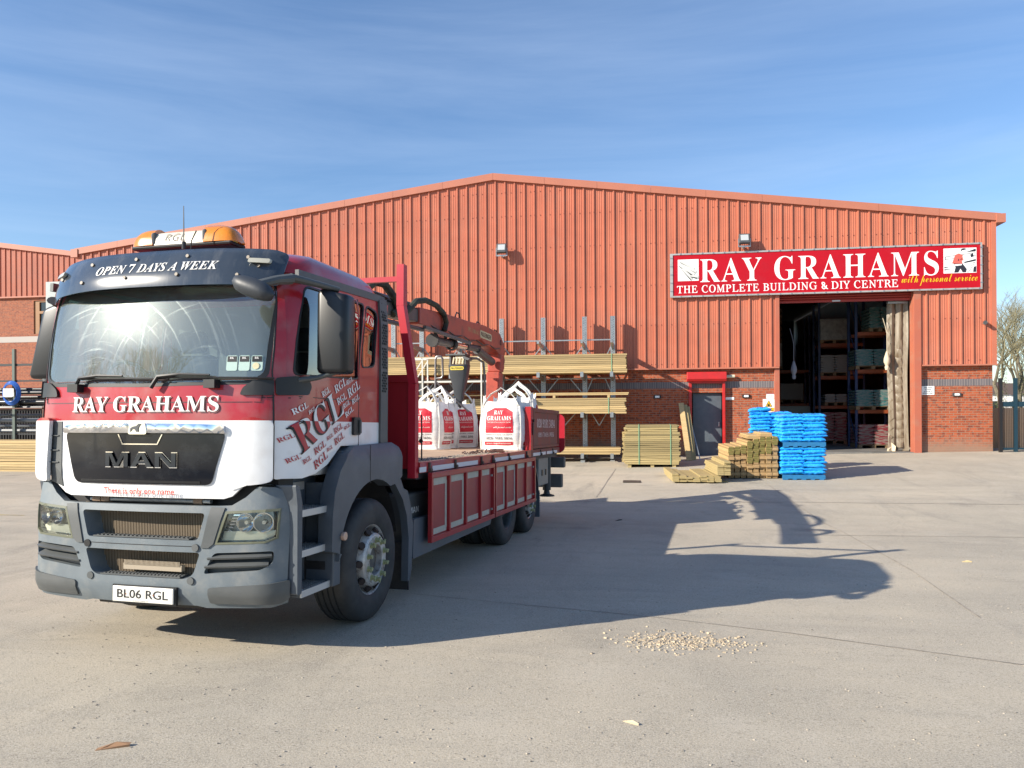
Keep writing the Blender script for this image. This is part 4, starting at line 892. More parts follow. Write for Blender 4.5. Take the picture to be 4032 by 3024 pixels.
# front close-proximity mirror
cm = bpy.data.objects.new('front_mirror', None); link(cm, truck)
b = MB(); c = Vector((.985, -.02, 2.60)); prev = None
for i in range(9):
    t = -1+2*i/8; k = sqrt(max(.0, 1-abs(t)**2.6))*.94+.06; P = []
    for q in range(16):
        a = 2*pi*q/16; P.append(c+Vector((t*.165, 0, -t*.055))+Vector((0, .075*cos(a)*k, (.072*sin(a))*k)))
    i0 = len(b.v); b.v += P
    if prev is not None:
        for q in range(16): b.f.append([prev+q, prev+(q+1) % 16, i0+(q+1) % 16, i0+q]); b.m.append(0)
    prev = i0
b.build('mirror_pod', M('mirror_pod_plastic', (.035, .04, .048), .5, bump=.15, bscale=14), cm, smooth=True, angle=80)
b = MB(); b.tube([(1.02, .0, 2.63), (1.07, .13, 2.68), (1.10, .26, 2.71)], [.04, .042, .05], 10, flat=.8); b.build('mirror_arm', plastic2, cm, smooth=True)

# --- steps, front wings
for sgn in (1, -1):
    wg = bpy.data.objects.new('front_wing', None); link(wg, truck)
    Xo = 1.22; XS = 1.155
    fs = lambda off: (lambda y, z, d: Vector((sgn*(Xo+off-d), y, z)))
    arch = [(1.475+.665*cos(radians(a)), .54+.665*sin(radians(a))) for a in range(62, 181, 7)]
    P = [(.86, .66), (.70, .70), (.705, .95), (.74, 1.15), (.83, 1.31), (.98, 1.44), (1.16, 1.495), (1.95, 1.515), (2.04, 1.47), (2.065, 1.38), (2.06, 1.20), (1.95, 1.145)]+arch
    # remove last point overlap
    b = MB(); b.patch(P, lambda y, z, d: Vector((sgn*(Xo-.06*max(0, (z-1.38)/.13)**2-d), y, z)), thick=.12, step=.08); w = b.build('wing_panel', sideplastic, wg, smooth=True, angle=45)
    b = MB(); b.box(*sorted((sgn*.80, sgn*1.14)), 1.0, 2.05, 1.42, 1.46); b.build('wing_top', sideplastic, wg)
    b = MB(); b.patch([(1.365, 1.18), (1.372, 1.18), (1.372, 1.50), (1.365, 1.50)], fs(.002), thick=.004, step=.3); b.build('wing_seam', black, wg)
    b = MB(); b.patch([(1.90, 1.15), (2.05, 1.17), (2.12, 1.08), (2.22, 1.05), (2.30, .90), (2.365, .70), (2.33, .30), (2.28, .19), (2.235, .19), (2.25, .60), (2.20, .82), (2.10, .98)], fs(-.01), thick=.07, step=.1); b.build('rear_guard', sideplastic, wg, smooth=True, angle=45)
    b = MB(); b.box(*sorted((sgn*.85, sgn*1.20)), 2.27, 2.29, .10, .55); b.build('mud_flap', chassism, wg)
    inner = MB()
    for k in range(12):
        a0, a1 = radians(10+k*15), radians(10+(k+1)*15)
        if a0 > pi: break
        inner.add([(sgn*.75, 1.475+.70*cos(a0), .54+.72*sin(a0)), (sgn*1.12, 1.475+.70*cos(a0), .54+.72*sin(a0)), (sgn*1.12, 1.475+.70*cos(a1), .54+.72*sin(a1)), (sgn*.75, 1.475+.70*cos(a1), .54+.72*sin(a1))], [(0, 1, 2, 3)])
    inner.build('wheel_arch_liner', chassism, wg)
    # step box
    sb = bpy.data.objects.new('cab_steps', None); link(sb, truck)
    b = MB(); b.box(*sorted((sgn*.88, sgn*.94)), .34, .95, .44, 1.30); b.box(*sorted((sgn*.95, sgn*1.19)), .78, .90, .42, .80); b.box(*sorted((sgn*.94, sgn*1.19)), .78, .82, .75, 1.22); b.box(*sorted((sgn*.95, sgn*1.14)), .36, .78, .42, .45); b.build('step_recess', sideplastic, sb, bevel=.01)
    b = MB(); b.patch(rpoly([(.30, .45), (.36, .45), (.36, 1.10), (.32, 1.22), (.26, 1.24), (.29, 1.10)], .02)    , fs(-.06 if sgn > 0 else -.15), thick=.16, step=.15); b.build('front_fin', sideplastic, sb, smooth=True, angle=40)
    for z in (1.045, .755, .465):
        t = MB(); t.box(*sorted((sgn*.95, sgn*1.145)), .36, .78, z-.012, z); 
        for i in range(12):
            for j in range(4): y = .375+i*.033+(j % 2)*.015; t.box(*sorted((sgn*(.965+j*.045), sgn*(.991+j*.045))), y, y+.014, z, z+.006)
        st_ = t.build('step_tread', silver, sb)
        e2 = MB(); e2.box(*sorted((sgn*1.146, sgn*1.160)), .36, .78, z-.045, z+.004); e2.build('step_edge', M('edge_silver', (.55, .55, .54), .4, .4), st_)
    b = MB(); b.box(*sorted((sgn*.941, sgn*.955)), .40, .74, 1.17, 1.23); b.build('sill_strip', alu, sb)
    b = MB(); b.cyl((sgn*1.235, .865, .80), (1, 0, 0), .034, .03, 14); b.build('side_marker', M('marker_amber', (.5, .33, .25), .25, coat=.5), wg, smooth=True, bevel=.004)

# --- wheels
def ring(b, prof, n=40, mi=0): b.lathe(prof, (0, 0, 0), (1, 0, 0), n, mi)
def make_wheel(kind):
    w = bpy.data.objects.new('wheel', None); link(w, truck)
    R = .52; b = MB()
    ring(b, [(.292, -.012), (.31, .004), (.36, .012), (.42, .016), (.47, .010), (.50, -.012), (.515, -.035), (R, -.06)] + sum([[(R, -.06-.05*k-.006), (R, -.06-.05*k-.04), (R-.012, -.06-.05*k-.044), (R-.012, -.06-.05*k-.05)] for k in range(4)], []) + [(R, -.27), (.50, -.30), (.42, -.315), (.31, -.30), (.29, -.28)], 48)
    b.build('tyre', rubber, w, smooth=True, angle=35)
    rim = MB()
    if kind == 'front':
        ring(rim, [(.296, -.30), (.27, -.25), (.27, -.06), (.283, -.02), (.297, -.006), (.303, -.012), (.297, -.022), (.275, -.06), (.265, -.13), (.245, -.10), (.238, -.03), (.225, .02), (.212, .032), (.20, .034)], 40)
        ring(rim, [(.20, .034), (.198, .040), (.132, .040), (.128, .034), (.128, -.02)], 40)
    else:
        ring(rim, [(.296, -.30), (.27, -.25), (.27, -.06), (.283, -.02), (.297, -.006), (.303, -.012), (.297, -.022), (.275, -.06), (.262, -.14), (.235, -.17), (.15, -.18), (.13, -.175)], 40)
    ro = rim.build('rim', steelw if kind != 'drive' else M('dark_rim', (.10, .12, .13), .5, .3, col2=(.06, .07, .07), scale=8), w, smooth=True, angle=30)
    zo = .040 if kind == 'front' else -.172
    hb = MB(); ring(hb, [(.128, zo-.07), (.10, zo-.05), (.06, zo-.045), (.001, zo-.045)] if kind == 'front' else [(.13, zo), (.13, zo+.10), (.09, zo+.13), (.001, zo+.13)], 24); hb.build('hub', M('hub_dark', (.06, .06, .06), .5, col2=(.12, .11, .10), scale=9), w, smooth=True)
    if kind == 'front':
        hh = MB()
        for k in range(10):
            a = 2*pi*(k+.5)/10; c0 = Vector((-.002, .248*cos(a), .248*sin(a))); hh.cyl(c0, (.75, cos(a)*.65, sin(a)*.65), .030, .030, 12)
        hh.build('hand_holes', M('hole_dark', (.03, .02, .018), .8), w)
    for k in range(10):
        a = 2*pi*k/10; c = Vector((zo, .166*cos(a), .166*sin(a)))
        nb = MB(); nb.cyl(c+Vector((.012, 0, 0)), (1, 0, 0), .019, .026, 6); nb.cyl(c+Vector((.002, 0, 0)), (1, 0, 0), .026, .006, 12)
        if kind == 'front':
            t = a+random.uniform(-.5, .5); nb.cyl(c+Vector((.030, 0, 0)), (1, 0, 0), .017, .018, 8); tip = c+Vector((.03, .030*cos(t), .030*sin(t))); nb.bar(c+Vector((.03, 0, 0)), tip, .014, .010)
        nb.build('wheel_nut', M('nut_marker', (.30, .32, .17), .6) if kind == 'front' else galv, w)
    return w
def place_wheel(w, x, y, sgn):
    w.location = (sgn*x, y, .52); w.rotation_euler = (random.uniform(0, 6), 0, 0 if sgn > 0 else pi)
wf = make_wheel('front'); place_wheel(wf, 1.19, 1.475, 1)
wd = make_wheel('drive'); place_wheel(wd, 1.19, 5.98, 1)
for (src, x, y, sg2) in ((wf, 1.19, 1.475, -1), (wd, .85, 5.98, 1), (wd, 1.19, 5.98, -1), (wd, .85, 5.98, -1), (wf, 1.19, 7.33, 1), (wf, 1.19, 7.33, -1)):
    c = copy_tree(src); c.parent = truck; place_wheel(c, x, y, sg2)
for y in (1.475, 5.98, 7.33): b = MB(); b.cyl((0, y, .52), (1, 0, 0), .07, 2.0, 12); b.build('axle', chassism, truck)
# --- chassis and undergear
b = MB()
for x in (-.40, .40): b.box(x-.04, x+.04, .4, 9.4, .85, 1.12)
for y in (2.0, 3.4, 5, 6.6, 8.4, 9.3): b.box(-.38, .38, y, y+.08, .88, 1.05)
b.build('chassis_frame', chassism, truck)
b = MB(); b.box(.5, 1.12, 2.45, 3.2, .45, 1.0); b.box(-1.12, -.5, 2.6, 4.6, .45, 1.0); b.build('tank_box', plastic2, truck, bevel=.03)
b = MB(); put_text(b, 'MAN', 2.47, 2.72, .80, .86, lambda u, v, d: Vector((1.125, u, v)), 'sansb'); b.build('box_lettering', white, truck, fix=False)
for sgn in (1, -1):
    b = MB(); b.patch(rpoly([(2.36, .38), (5.05, .40), (5.10, .46), (5.10, .74), (2.38, .76)], .03), lambda y, z, d: Vector((sgn*(1.21-d), y, z)), thick=.05, step=.5); b.build('side_skirt', sideplastic, truck, bevel=.008)
    # rear mudguards
    b = MB(); prev = None
    for k in range(13):
        a = radians(-5+k*9.5); y, z = 7.33+.62*cos(a), .55+.60*sin(a); cur = len(b.v); b.v += [Vector((sgn*.80, y, z)), Vector((sgn*1.21, y, z)), Vector((sgn*1.21, y-.03*cos(a), z-.03*sin(a)))]
        if prev is not None: b.f += [[prev, prev+1, cur+1, cur], [prev+1, prev+2, cur+2, cur+1]]; b.m += [0, 0]
        prev = cur
    b.box(*sorted((sgn*.80, sgn*1.22)), 7.93, 7.97, .18, .62)
    for k in range(10): b.box(*sorted((sgn*1.22, sgn*1.225)), 7.92, 7.98, .2+k*.04, .22+k*.04)
    b.build('rear_mudguard', sideplastic, truck)
b = MB(); b.box(1.0, 1.20, 7.98, 8.75, .68, 1.17); b.build('valve_box', M('valve_grey', (.20, .21, .20), .5, col2=(.16, .17, .16), scale=4), truck, bevel=.02)
b = MB(); b.box(1.2, 1.212, 8.2, 8.28, .85, .95); b.box(1.2, 1.212, 8.48, 8.56, .85, .95); b.build('box_latches', black, truck)
for sgn in (1, -1):
    b = MB(); b.cyl((sgn*1.13, 8.95, .90), (0, 0, 1), .075, .70, 14); b.cyl((sgn*1.13, 8.95, .51), (0, 0, 1), .05, .1, 14); b.lathe([(.001, 0), (.14, 0), (.14, .02), (.06, .045), (.05, .10)], (sgn*1.13, 8.95, .44), (0, 0, 1), 18); b.build('stabiliser_leg', M('leg_dark', (.03, .035, .035), .5), truck, smooth=True)
b = MB(); b.box(-1.1, 1.1, 8.85, 9.05, .92, 1.12); b.build('stabiliser_beam', chassism, truck)
b = MB(); b.box(-1.15, 1.32, 9.65, 9.80, .92, 1.12); b.box(.80, 1.28, 9.6, 9.75, .55, .80); b.box(.7, .85, 9.5, 9.7, .6, 1.0); b.build('rear_underrun', plastic2, truck, bevel=.02)

# --- load bed
bed = bpy.data.objects.new('load_bed', None); link(bed, truck)
b = MB(); b.box(-1.20, 1.20, 2.45, 9.52, 1.14, 1.285); b.build('bed_frame', chassism, bed)
b = MB(); b.box(-1.19, 1.19, 2.45, 9.52, 1.287, 1.308); b.build('deck_boards', wood_deck, bed)
for sgn in (1, -1):
    b = MB(); b.box(*sorted((sgn*1.19, sgn*1.245)), 2.45, 7.22, 1.205, 1.312); b.build('side_rail', truckred, bed)
    b = MB(); b.box(*sorted((sgn*1.19, sgn*1.245)), 7.22, 9.55, 1.205, 1.312); b.build('rear_side_rail', rustred, bed)
b = MB()
for (a, c) in ((2.42, 2.60), (2.78, 3.45), (3.55, 4.35), (5.12, 5.80), (5.88, 6.75), (7.35, 8.3), (8.4, 9.3)): b.box(1.246, 1.252, a, c, 1.212, 1.262)
b.build('reflective_strips', M('strip_white', (.62, .64, .68), .35), bed)
for y in (2.69, 3.50, 4.50, 5.02, 5.83, 6.90, 7.9, 8.9): b = MB(); b.cyl((1.26, y, 1.225), (0, 1, 0), .022, .05, 8); b.box(1.246, 1.262, y-.02, y+.02, 1.20, 1.30); b.build('hinge', M('rusty_hinge', (.09, .06, .045), .7), bed)
# drop sides hanging down
def dropside(y0, y1, sgn=1):
    ds = MB(); x = 1.262; X = lambda a, c: sorted((sgn*(x+a), sgn*(x+c)))
    r = bpy.data.objects.new('drop_side', None); link(r, truck)
    f = MB(); w = .045
    f.box(*X(0, .045), y0, y1, 1.20-.055, 1.20); f.box(*X(0, .045), y0, y1, .50, .555); f.box(*X(.0, .0449), y0, y0+w, .555, 1.145); f.box(*X(0, .0449), y1-w, y1, .555, 1.145)
    n = 4; Wd = (y1-y0)/n
    for k in range(1, n): y = y0+Wd*k; f.box(*X(.0, .040), y-.022, y+.022, .555, 1.145)
    f.build('frame', truckred, r, bevel=.004)
    p = MB(); p.box(*X(-.004, .008), y0+w, y1-w, .556, 1.144); p.build('panel', M('panel_red', (.33, .022, .030), .42, col2=(.27, .022, .028), scale=2.5, dirt=(.20, .07, .06), dscale=4, damt=.5) if 'panel_red' not in bpy.data.materials else bpy.data.materials['panel_red'], r)
    t = MB()
    for k in range(n):
        a = y0+Wd*k+.05; c = y0+Wd*(k+1)-.05
        if k == n-1: c -= .10
        t.box(*X(.0085, .0105), a, c, 1.065, 1.135); t.box(*X(.0085, .0105), a+(.03 if k == 0 else 0), c, .565, .625)
        if k < 2: t.box(*X(.0085, .012), c-.045, c-.015, .60, 1.12); t.box(*X(.0085, .0115), c-.005, c+.01, .60, 1.1)
    t.build('tape', tape, r)
    l = MB(); 
    for z in (1.05, .62): l.box(*X(.01, .03), y1-.10, y1-.055, z-.012, z+.012)
    l.build('latch_pins', galv, r)
for (a, c) in ((2.62, 4.925), (4.975, 7.285)): dropside(a, c)
for (a, c) in ((2.62, 4.925), (4.975, 7.285)): dropside(a, c, -1)
# raised rear side boards
for sgn in (1, -1):
    r = bpy.data.objects.new('raised_side_board', None); link(r, truck)
    X = lambda a, c: sorted((sgn*a, sgn*c))
    f = MB(); f.box(*X(1.20, 1.25), 7.36, 9.50, 1.92, 1.985); f.box(*X(1.20, 1.25), 7.36, 9.50, 1.33, 1.375); f.box(*X(1.20, 1.25), 9.44, 9.50, 1.375, 1.92); f.box(*X(1.20, 1.25), 7.36, 7.42, 1.375, 1.92); f.build('frame', rustred, r, bevel=.004)
    f = MB(); f.box(*X(1.205, 1.232), 7.42, 9.44, 1.375, 1.92); f.build('panel', rustred, r)
    f = MB(); f.box(*X(1.14, 1.245), 7.22, 7.35, 1.31, 2.0); f.build('post', truckred, r, bevel=.006)
    f = MB(); f.box(*X(1.246, 1.262), 7.30, 7.35, 1.55, 1.75); f.cyl((sgn*1.26, 7.33, 1.78), (1, 0, 0), .02, .03, 8); f.build('latch', black, r)
    if sgn > 0:
        f = MB(); fn = lambda u, v, d: Vector((1.2345, u, v)); put_text(f, '028 9181 3494', 7.70, 9.15, 1.67, 1.815, fn, 'serif', .0); put_text(f, 'OPEN 7 DAYS A WEEK', 7.78, 9.08, 1.51, 1.59, fn, 'serif', .0); f.build('board_lettering', M('faded_white', (.75, .62, .58), .6, col2=(.60, .42, .38), scale=9), r, fix=False)
b = MB(); b.patch(rrect(1.0, 1.33, 1.20, 1.93, .12, 5), lambda x, z, d: Vector((x, 9.62+d, z)), thick=.05, step=.3); b.build('rear_corner_panel', brightred, truck, smooth=True, angle=40)
b = MB(); b.box(-1.19, 1.13, 9.14, 9.18, 1.31, 1.80); b.box(-1.19, 1.13, 9.0, 9.14, 1.31, 1.40, 1); b.build('crane_bulkhead', [truckred, wood_deck], truck)
# headboard
hbd = bpy.data.objects.new('headboard', None); link(hbd, truck)
def hx(z): return 1.225 if z < 2.1 else max(1.095, 1.225-.175*(z-2.1)) if z < 2.85 else 1.095
for sgn in (1, -1):
    b = MB(); zs = [1.16, 2.08, 2.85, 3.26]
    for z0, z1 in zip(zs, zs[1:]): b.bar((sgn*(hx(z0)-.035), 2.40, z0), (sgn*(hx(z1)-.035), 2.40, z1), .09, .075, upv=(1, 0, 0))
    b.build('post', brightred, hbd)
b = MB(); b.bar((-1.03, 2.40, 3.12), (1.03, 2.40, 3.12), .05, .05); b.build('top_rail', brightred, hbd)
b = MB(); b.box(-1.16, 1.16, 2.38, 2.42, 1.25, 2.10); b.box(-1.17, 1.17, 2.36, 2.44, 2.10, 2.17); b.build('panel', M('headboard_panel', (.30, .008, .015), .45), hbd)
ch = MB(); ch.tube([(1.235, 2.5, 1.78), (1.24, 2.5, 1.6), (1.236, 2.51, 1.45), (1.24, 2.5, 1.33)], .008, 5); ch.cyl((1.235, 2.49, 1.52), (0, 1, 0), .022, .012, 8); ch.build('tie_chain', black, truck)
# rear cab intake column with honeycomb holes
b = MB(); b.patch([(1.745, 1.50), (1.90, 1.50), (1.90, 2.83), (1.745, 2.80)], cabside(1, .02), thick=.20, step=.3); b.box(.7, 1.08, 1.82, 1.95, 1.5, 2.86); gc = b.build('air_intake', plastic2, cabo)
hx_ = MB()
for k in range(34):
    z = 1.98+k*.024
    if k % 9 == 8: continue
    for j in range(3):
        y = 1.775+j*.035+(k % 2)*.017; hx_.patch(ell(y, z, .0125, .0115, 6), cabside(1, .0225), thick=0, step=.3)
hx_.build('intake_holes', M('hole_black', (.003, .003, .003), .9), cabo, fix=False)
# --- cab interior
ci = MB(); ci.box(-1.0, 1.0, .32, .62, 1.55, 1.92); ci.box(-1.0, 1.0, .22, .5, 1.85, 1.93); ci.build('dashboard', M('dash_grey', (.22, .25, .24), .7), cabo, bevel=.04)
ci = MB(); pts = [(-.55+.21*cos(a), .62-.09*sin(a), 1.98+.19*sin(a)) for a in [2*pi*k/24 for k in range(25)]]; ci.tube(pts, .016, 8, cap=False); ci.bar((-.55, .60, 1.98), (-.55, .45, 1.85), .06); ci.bar((-.74, .62, 1.98), (-.36, .62, 1.98), .03); ci.build('steering_wheel', black, cabo, smooth=True)
for x in (-.55, .55):
    ci = MB(); ci.box(x-.24, x+.24, .95, 1.4, 1.55, 1.72); ci.box(x-.24, x+.24, 1.32, 1.46, 1.72, 2.30); ci.box(x-.14, x+.14, 1.33, 1.44, 2.32, 2.52); ci.build('seat', M('seat_fabric', (.07, .08, .09), .9) if x < 0 else M('seat_fabric_b', (.07, .08, .09), .9), cabo, bevel=.05)
ci = MB(); fnc = lambda y, z, d: Vector((1.02-.025*sin(y*60)-d, y, z)); ci.patch([(1.25, 2.05), (1.66, 2.05), (1.66, 2.76), (1.25, 2.76)], fnc, thick=.004, step=.5, ustep=.014); ci.build('curtain', M('curtain_gold', (.42, .16, .05), .7), cabo, smooth=True)
ci = MB(); ci.box(1.04, 1.045, 1.47, 1.56, 2.28, 2.55); ci.build('pennant', M('pennant_red', (.35, .02, .03), .7), cabo)
# --- loader crane
cr = bpy.data.objects.new('loader_crane', None); link(cr, truck)
orange = M('crane_orange', (.46, .075, .045), .45, col2=(.36, .06, .04), scale=2.5, dirt=(.09, .045, .035), dscale=4, damt=.8)
CX = .035
b = MB(); b.box(CX-.13, CX+.13, 9.22, 9.48, 1.1, 2.72); b.box(CX-.11, CX+.15, 9.24, 9.46, 2.72, 3.05); b.build('column', orange, cr, bevel=.02)
b = MB(); b.box(CX-.25, CX+.25, 9.15, 9.5, .9, 1.35); b.build('base', chassism, cr)
def boom(pts, x0, x1, name, mat, bev=.015):
    b = MB(); b.patch(pts, lambda y, z, d: Vector((x1-d, y, z)), thick=x1-x0, step=3); return b.build(name, mat, cr, bevel=bev)
boom([(9.62, 3.27), (9.62, 2.80), (9.45, 2.72), (9.30, 2.85), (9.22, 3.05), (8.95, 3.13), (8.45, 3.12), (8.1, 3.20), (7.55, 3.12), (6.35, 3.09), (5.2, 3.08), (5.2, 3.31), (6.3, 3.38), (7.4, 3.42), (8.3, 3.47), (9.3, 3.45)], CX-.12, CX+.12, 'main_boom', orange)
boom([(5.25, 3.29), (5.25, 3.11), (2.9, 2.99), (2.9, 3.15)], CX-.09, CX+.09, 'extension_boom', M('boom_dark', (.06, .05, .045), .5, col2=(.10, .08, .07), scale=5))
b = MB(); b.tube([(CX, 5.2, 3.33), (CX, 2.8, 3.23)], .045, 10); b.tube([(CX+.1, 5.35, 3.02), (CX+.1, 3.0, 2.93)], .03, 10); b.build('extension_ram', M('ram_dark', (.05, .05, .05), .35, .5), cr, smooth=True)
b = MB(); b.box(CX+.12, CX+.17, 5.3, 7.35, 3.03, 3.07); b.build('boom_guard', plastic2, cr)
cylm = M('cyl_grey', (.06, .058, .057), .45, dirt=(.14, .10, .08), dscale=8, damt=.6)
b = MB(); b.tube([(CX, 9.15, 2.90), (CX, 8.2, 3.03)], .075, 14); b.build('lift_cylinder', cylm, cr, smooth=True, angle=50)
b = MB(); b.tube([(CX, 6.1, 2.96), (CX, 6.9, 2.99)], .062, 14); b.build('boom_cylinder', cylm, cr, smooth=True, angle=50)
b = MB(); b.tube([(CX, 7.6, 3.02), (CX, 8.3, 3.06)], .06, 12); b.build('cylinder_link', cylm, cr, smooth=True, angle=50)
for k in range(5): b = MB(); y0_ = 5.6+k*.75; b.tube([(CX+.11, y0_, 3.12+.01*k), (CX+.14, y0_+.3, 3.07+.01*k), (CX+.11, y0_+.7, 3.13+.01*k)], .012, 6); b.build('hydraulic_pipe', black, cr, smooth=True)
b = MB(); b.tube([(CX, 6.85, 2.99), (CX, 7.65, 3.02)], .045, 12); b.build('cylinder_rod', chrome, cr, smooth=True)
b = MB(); b.lathe([(.001, 0), (.10, 0), (.10, .06), (.08, .07)], (CX, 5.98, 2.95), (0, 1, .02), 16); b.lathe([(.08, 0), (.10, .02), (.10, .1), (.07, .12)], (CX, 6.8, 2.98), (0, 1, .02), 16); b.bar((CX, 6.2, 2.98), (CX, 6.1, 3.12), .04); b.bar((CX, 6.6, 2.98), (CX, 6.55, 3.12), .04); b.build('cylinder_collar', chassism, cr, smooth=True, angle=40)
hose = M('hose_sleeve', (.018, .016, .016), .85, col2=(.07, .07, .04), scale=7, bump=.4, bscale=25)
b = MB(); b.tube([(CX+.15, 4.55, 3.12), (CX+.15, 4.75, 3.22), (CX+.14, 5.0, 3.36), (CX+.14, 5.35, 3.43), (CX+.15, 5.75, 3.42), (CX+.16, 6.05, 3.34), (CX+.17, 6.13, 3.22), (CX+.16, 6.08, 3.10)], .042, 8); b.build('hose_bundle', hose, cr, smooth=True)
b = MB(); b.tube([(CX+.05, 3.6, 3.25), (CX+.08, 3.8, 3.40), (CX+.1, 4.05, 3.42), (CX+.12, 4.3, 3.30), (CX+.12, 4.4, 3.16), (CX+.1, 4.3, 3.08)], .05, 8); b.build('hose_bundle', hose, cr, smooth=True)
for y in (7.0, 8.1, 9.2): b = MB(); b.tube([(CX+.05, y-.12, 3.42), (CX+.05, y-.05, 3.50), (CX+.05, y+.08, 3.50), (CX+.05, y+.14, 3.43)], .012, 6); b.build('hose_loop', black, cr, smooth=True)
fn = lambda off: (lambda u, v, d: Vector((CX+.12+off-d, u, v+(u-8.0)*(-.0))))
b = MB(); b.patch(rrect(8.0, 8.72, 3.225, 3.355, .05), fn(.004), thick=.003, step=.5); b.build('name_badge', M('badge_cream', (.55, .48, .28), .5), cr)
b = MB(); put_text(b, 'PALFINGER', 8.05, 8.67, 3.25, 3.33, fn(.0065), 'sansb', .0); b.build('badge_letters', black, cr, fix=False)
b = MB(); put_text(b, 'PK 11001-K', 7.35, 7.92, 3.25, 3.32, fn(.003), 'sans', .01); b.build('model_letters', M('letters_tan', (.45, .32, .15), .5), cr, fix=False)
b = MB(); b.lathe([(.001, .015), (.05, .015), (.06, 0)], (CX+.12, 9.35, 3.28), (1, 0, 0), 14); b.lathe([(.001, .02), (.07, .02), (.08, 0)], (CX+.12, 9.5, 2.95), (1, 0, 0), 14); b.build('pivot_pin', M('pin_maroon', (.12, .03, .03), .4), cr, smooth=True)
# rotator with its label hanging ahead of the column
rt = bpy.data.objects.new('control_stand', None); link(rt, truck); RX, RY = -.40, 8.55
b = MB(); prev = None
for (z, hw, hd2) in ((2.14, .07, .07), (2.30, .085, .08), (2.62, .155, .13), (2.78, .175, .14), (2.80, .175, .14)):
    P = rrect(RX-hw, RX+hw, RY-hd2, RY+hd2, min(hw, hd2)*.35, 3); i0 = len(b.v); b.v += [Vector((x, y, z)) for x, y in P]; n = len(P)
    if prev is not None:
        for q in range(n): b.f.append([prev+q, prev+(q+1) % n, i0+(q+1) % n, i0+q]); b.m.append(0)
    else: b.f.append([i0+q for q in range(n)]); b.m.append(0)
    prev = i0
b.f.append([prev+q for q in range(n)]); b.m.append(0)
b.build('tapered_housing', M('stand_grey', (.03, .034, .040), .45), rt, smooth=True, angle=40)
b = MB(); b.box(RX-.21, RX+.16, RY-.16, RY+.14, 2.965, 2.99); b.box(RX-.15, RX-.12, RY-.12, RY+.12, 2.80, 2.965); b.box(RX+.12, RX+.16, RY-.12, RY+.12, 2.80, 2.965); b.patch([(RX+.10, 2.965), (RX+.24, 2.90), (RX+.20, 2.87), (RX+.12, 2.9)], lambda x, z, d: Vector((x, RY-.14+d, z)), thick=.2, step=.3); b.build('top_plate', plastic2, rt)
b = MB()
for k in range(4): b.bar((RX-.08+k*.06, RY-.13, 2.81), (RX-.06+k*.06, RY-.12, 2.93), .025, .02)
b.build('control_levers', M('lever_cream', (.55, .50, .33), .4), rt)
b = MB(); b.cyl((RX, RY, 1.72), (0, 0, 1), .055, .86, 12); b.build('stand_post', chassism, rt, smooth=True)
b = MB(); b.patch(rrect(RX-.13, RX+.13, 2.70, 2.765, .03), lambda u, v, d: Vector((u, RY-.146+d, v)), thick=.003, step=.5); b.build('name_badge', M('badge_yellow', (.62, .50, .06), .5), rt)
b = MB(); put_text(b, 'PALFINGER', RX-.115, RX+.115, 2.715, 2.75, lambda u, v, d: Vector((u, RY-.148, v)), 'sansb'); b.build('badge_letters', black, rt, fix=False)
b = MB(); tubm = M('tube_grey', (.16, .15, .15), .35, .6)
b.tube([(-.80, 8.4, 1.35), (-.80, 8.4, 2.9), (-.78, 8.4, 2.95), (-.70, 8.4, 2.95), (-.67, 8.4, 2.91), (-.66, 8.4, 2.60), (-.69, 8.4, 2.56), (-.80, 8.4, 2.55)], .02, 8); b.tube([(-.80, 8.4, 2.5), (-.20, 8.5, 1.95)], .016, 8)
b.tube([(-.30, 8.6, 2.93), (-.12, 8.7, 2.93), (.0-.02, 8.8, 2.86), (.0-.02, 8.85, 2.7), (.0-.02, 8.9, 2.2), (-.06, 8.9, 1.35)], .022, 8); b.build('guard_tubes', tubm, rt, smooth=True)
#PART3

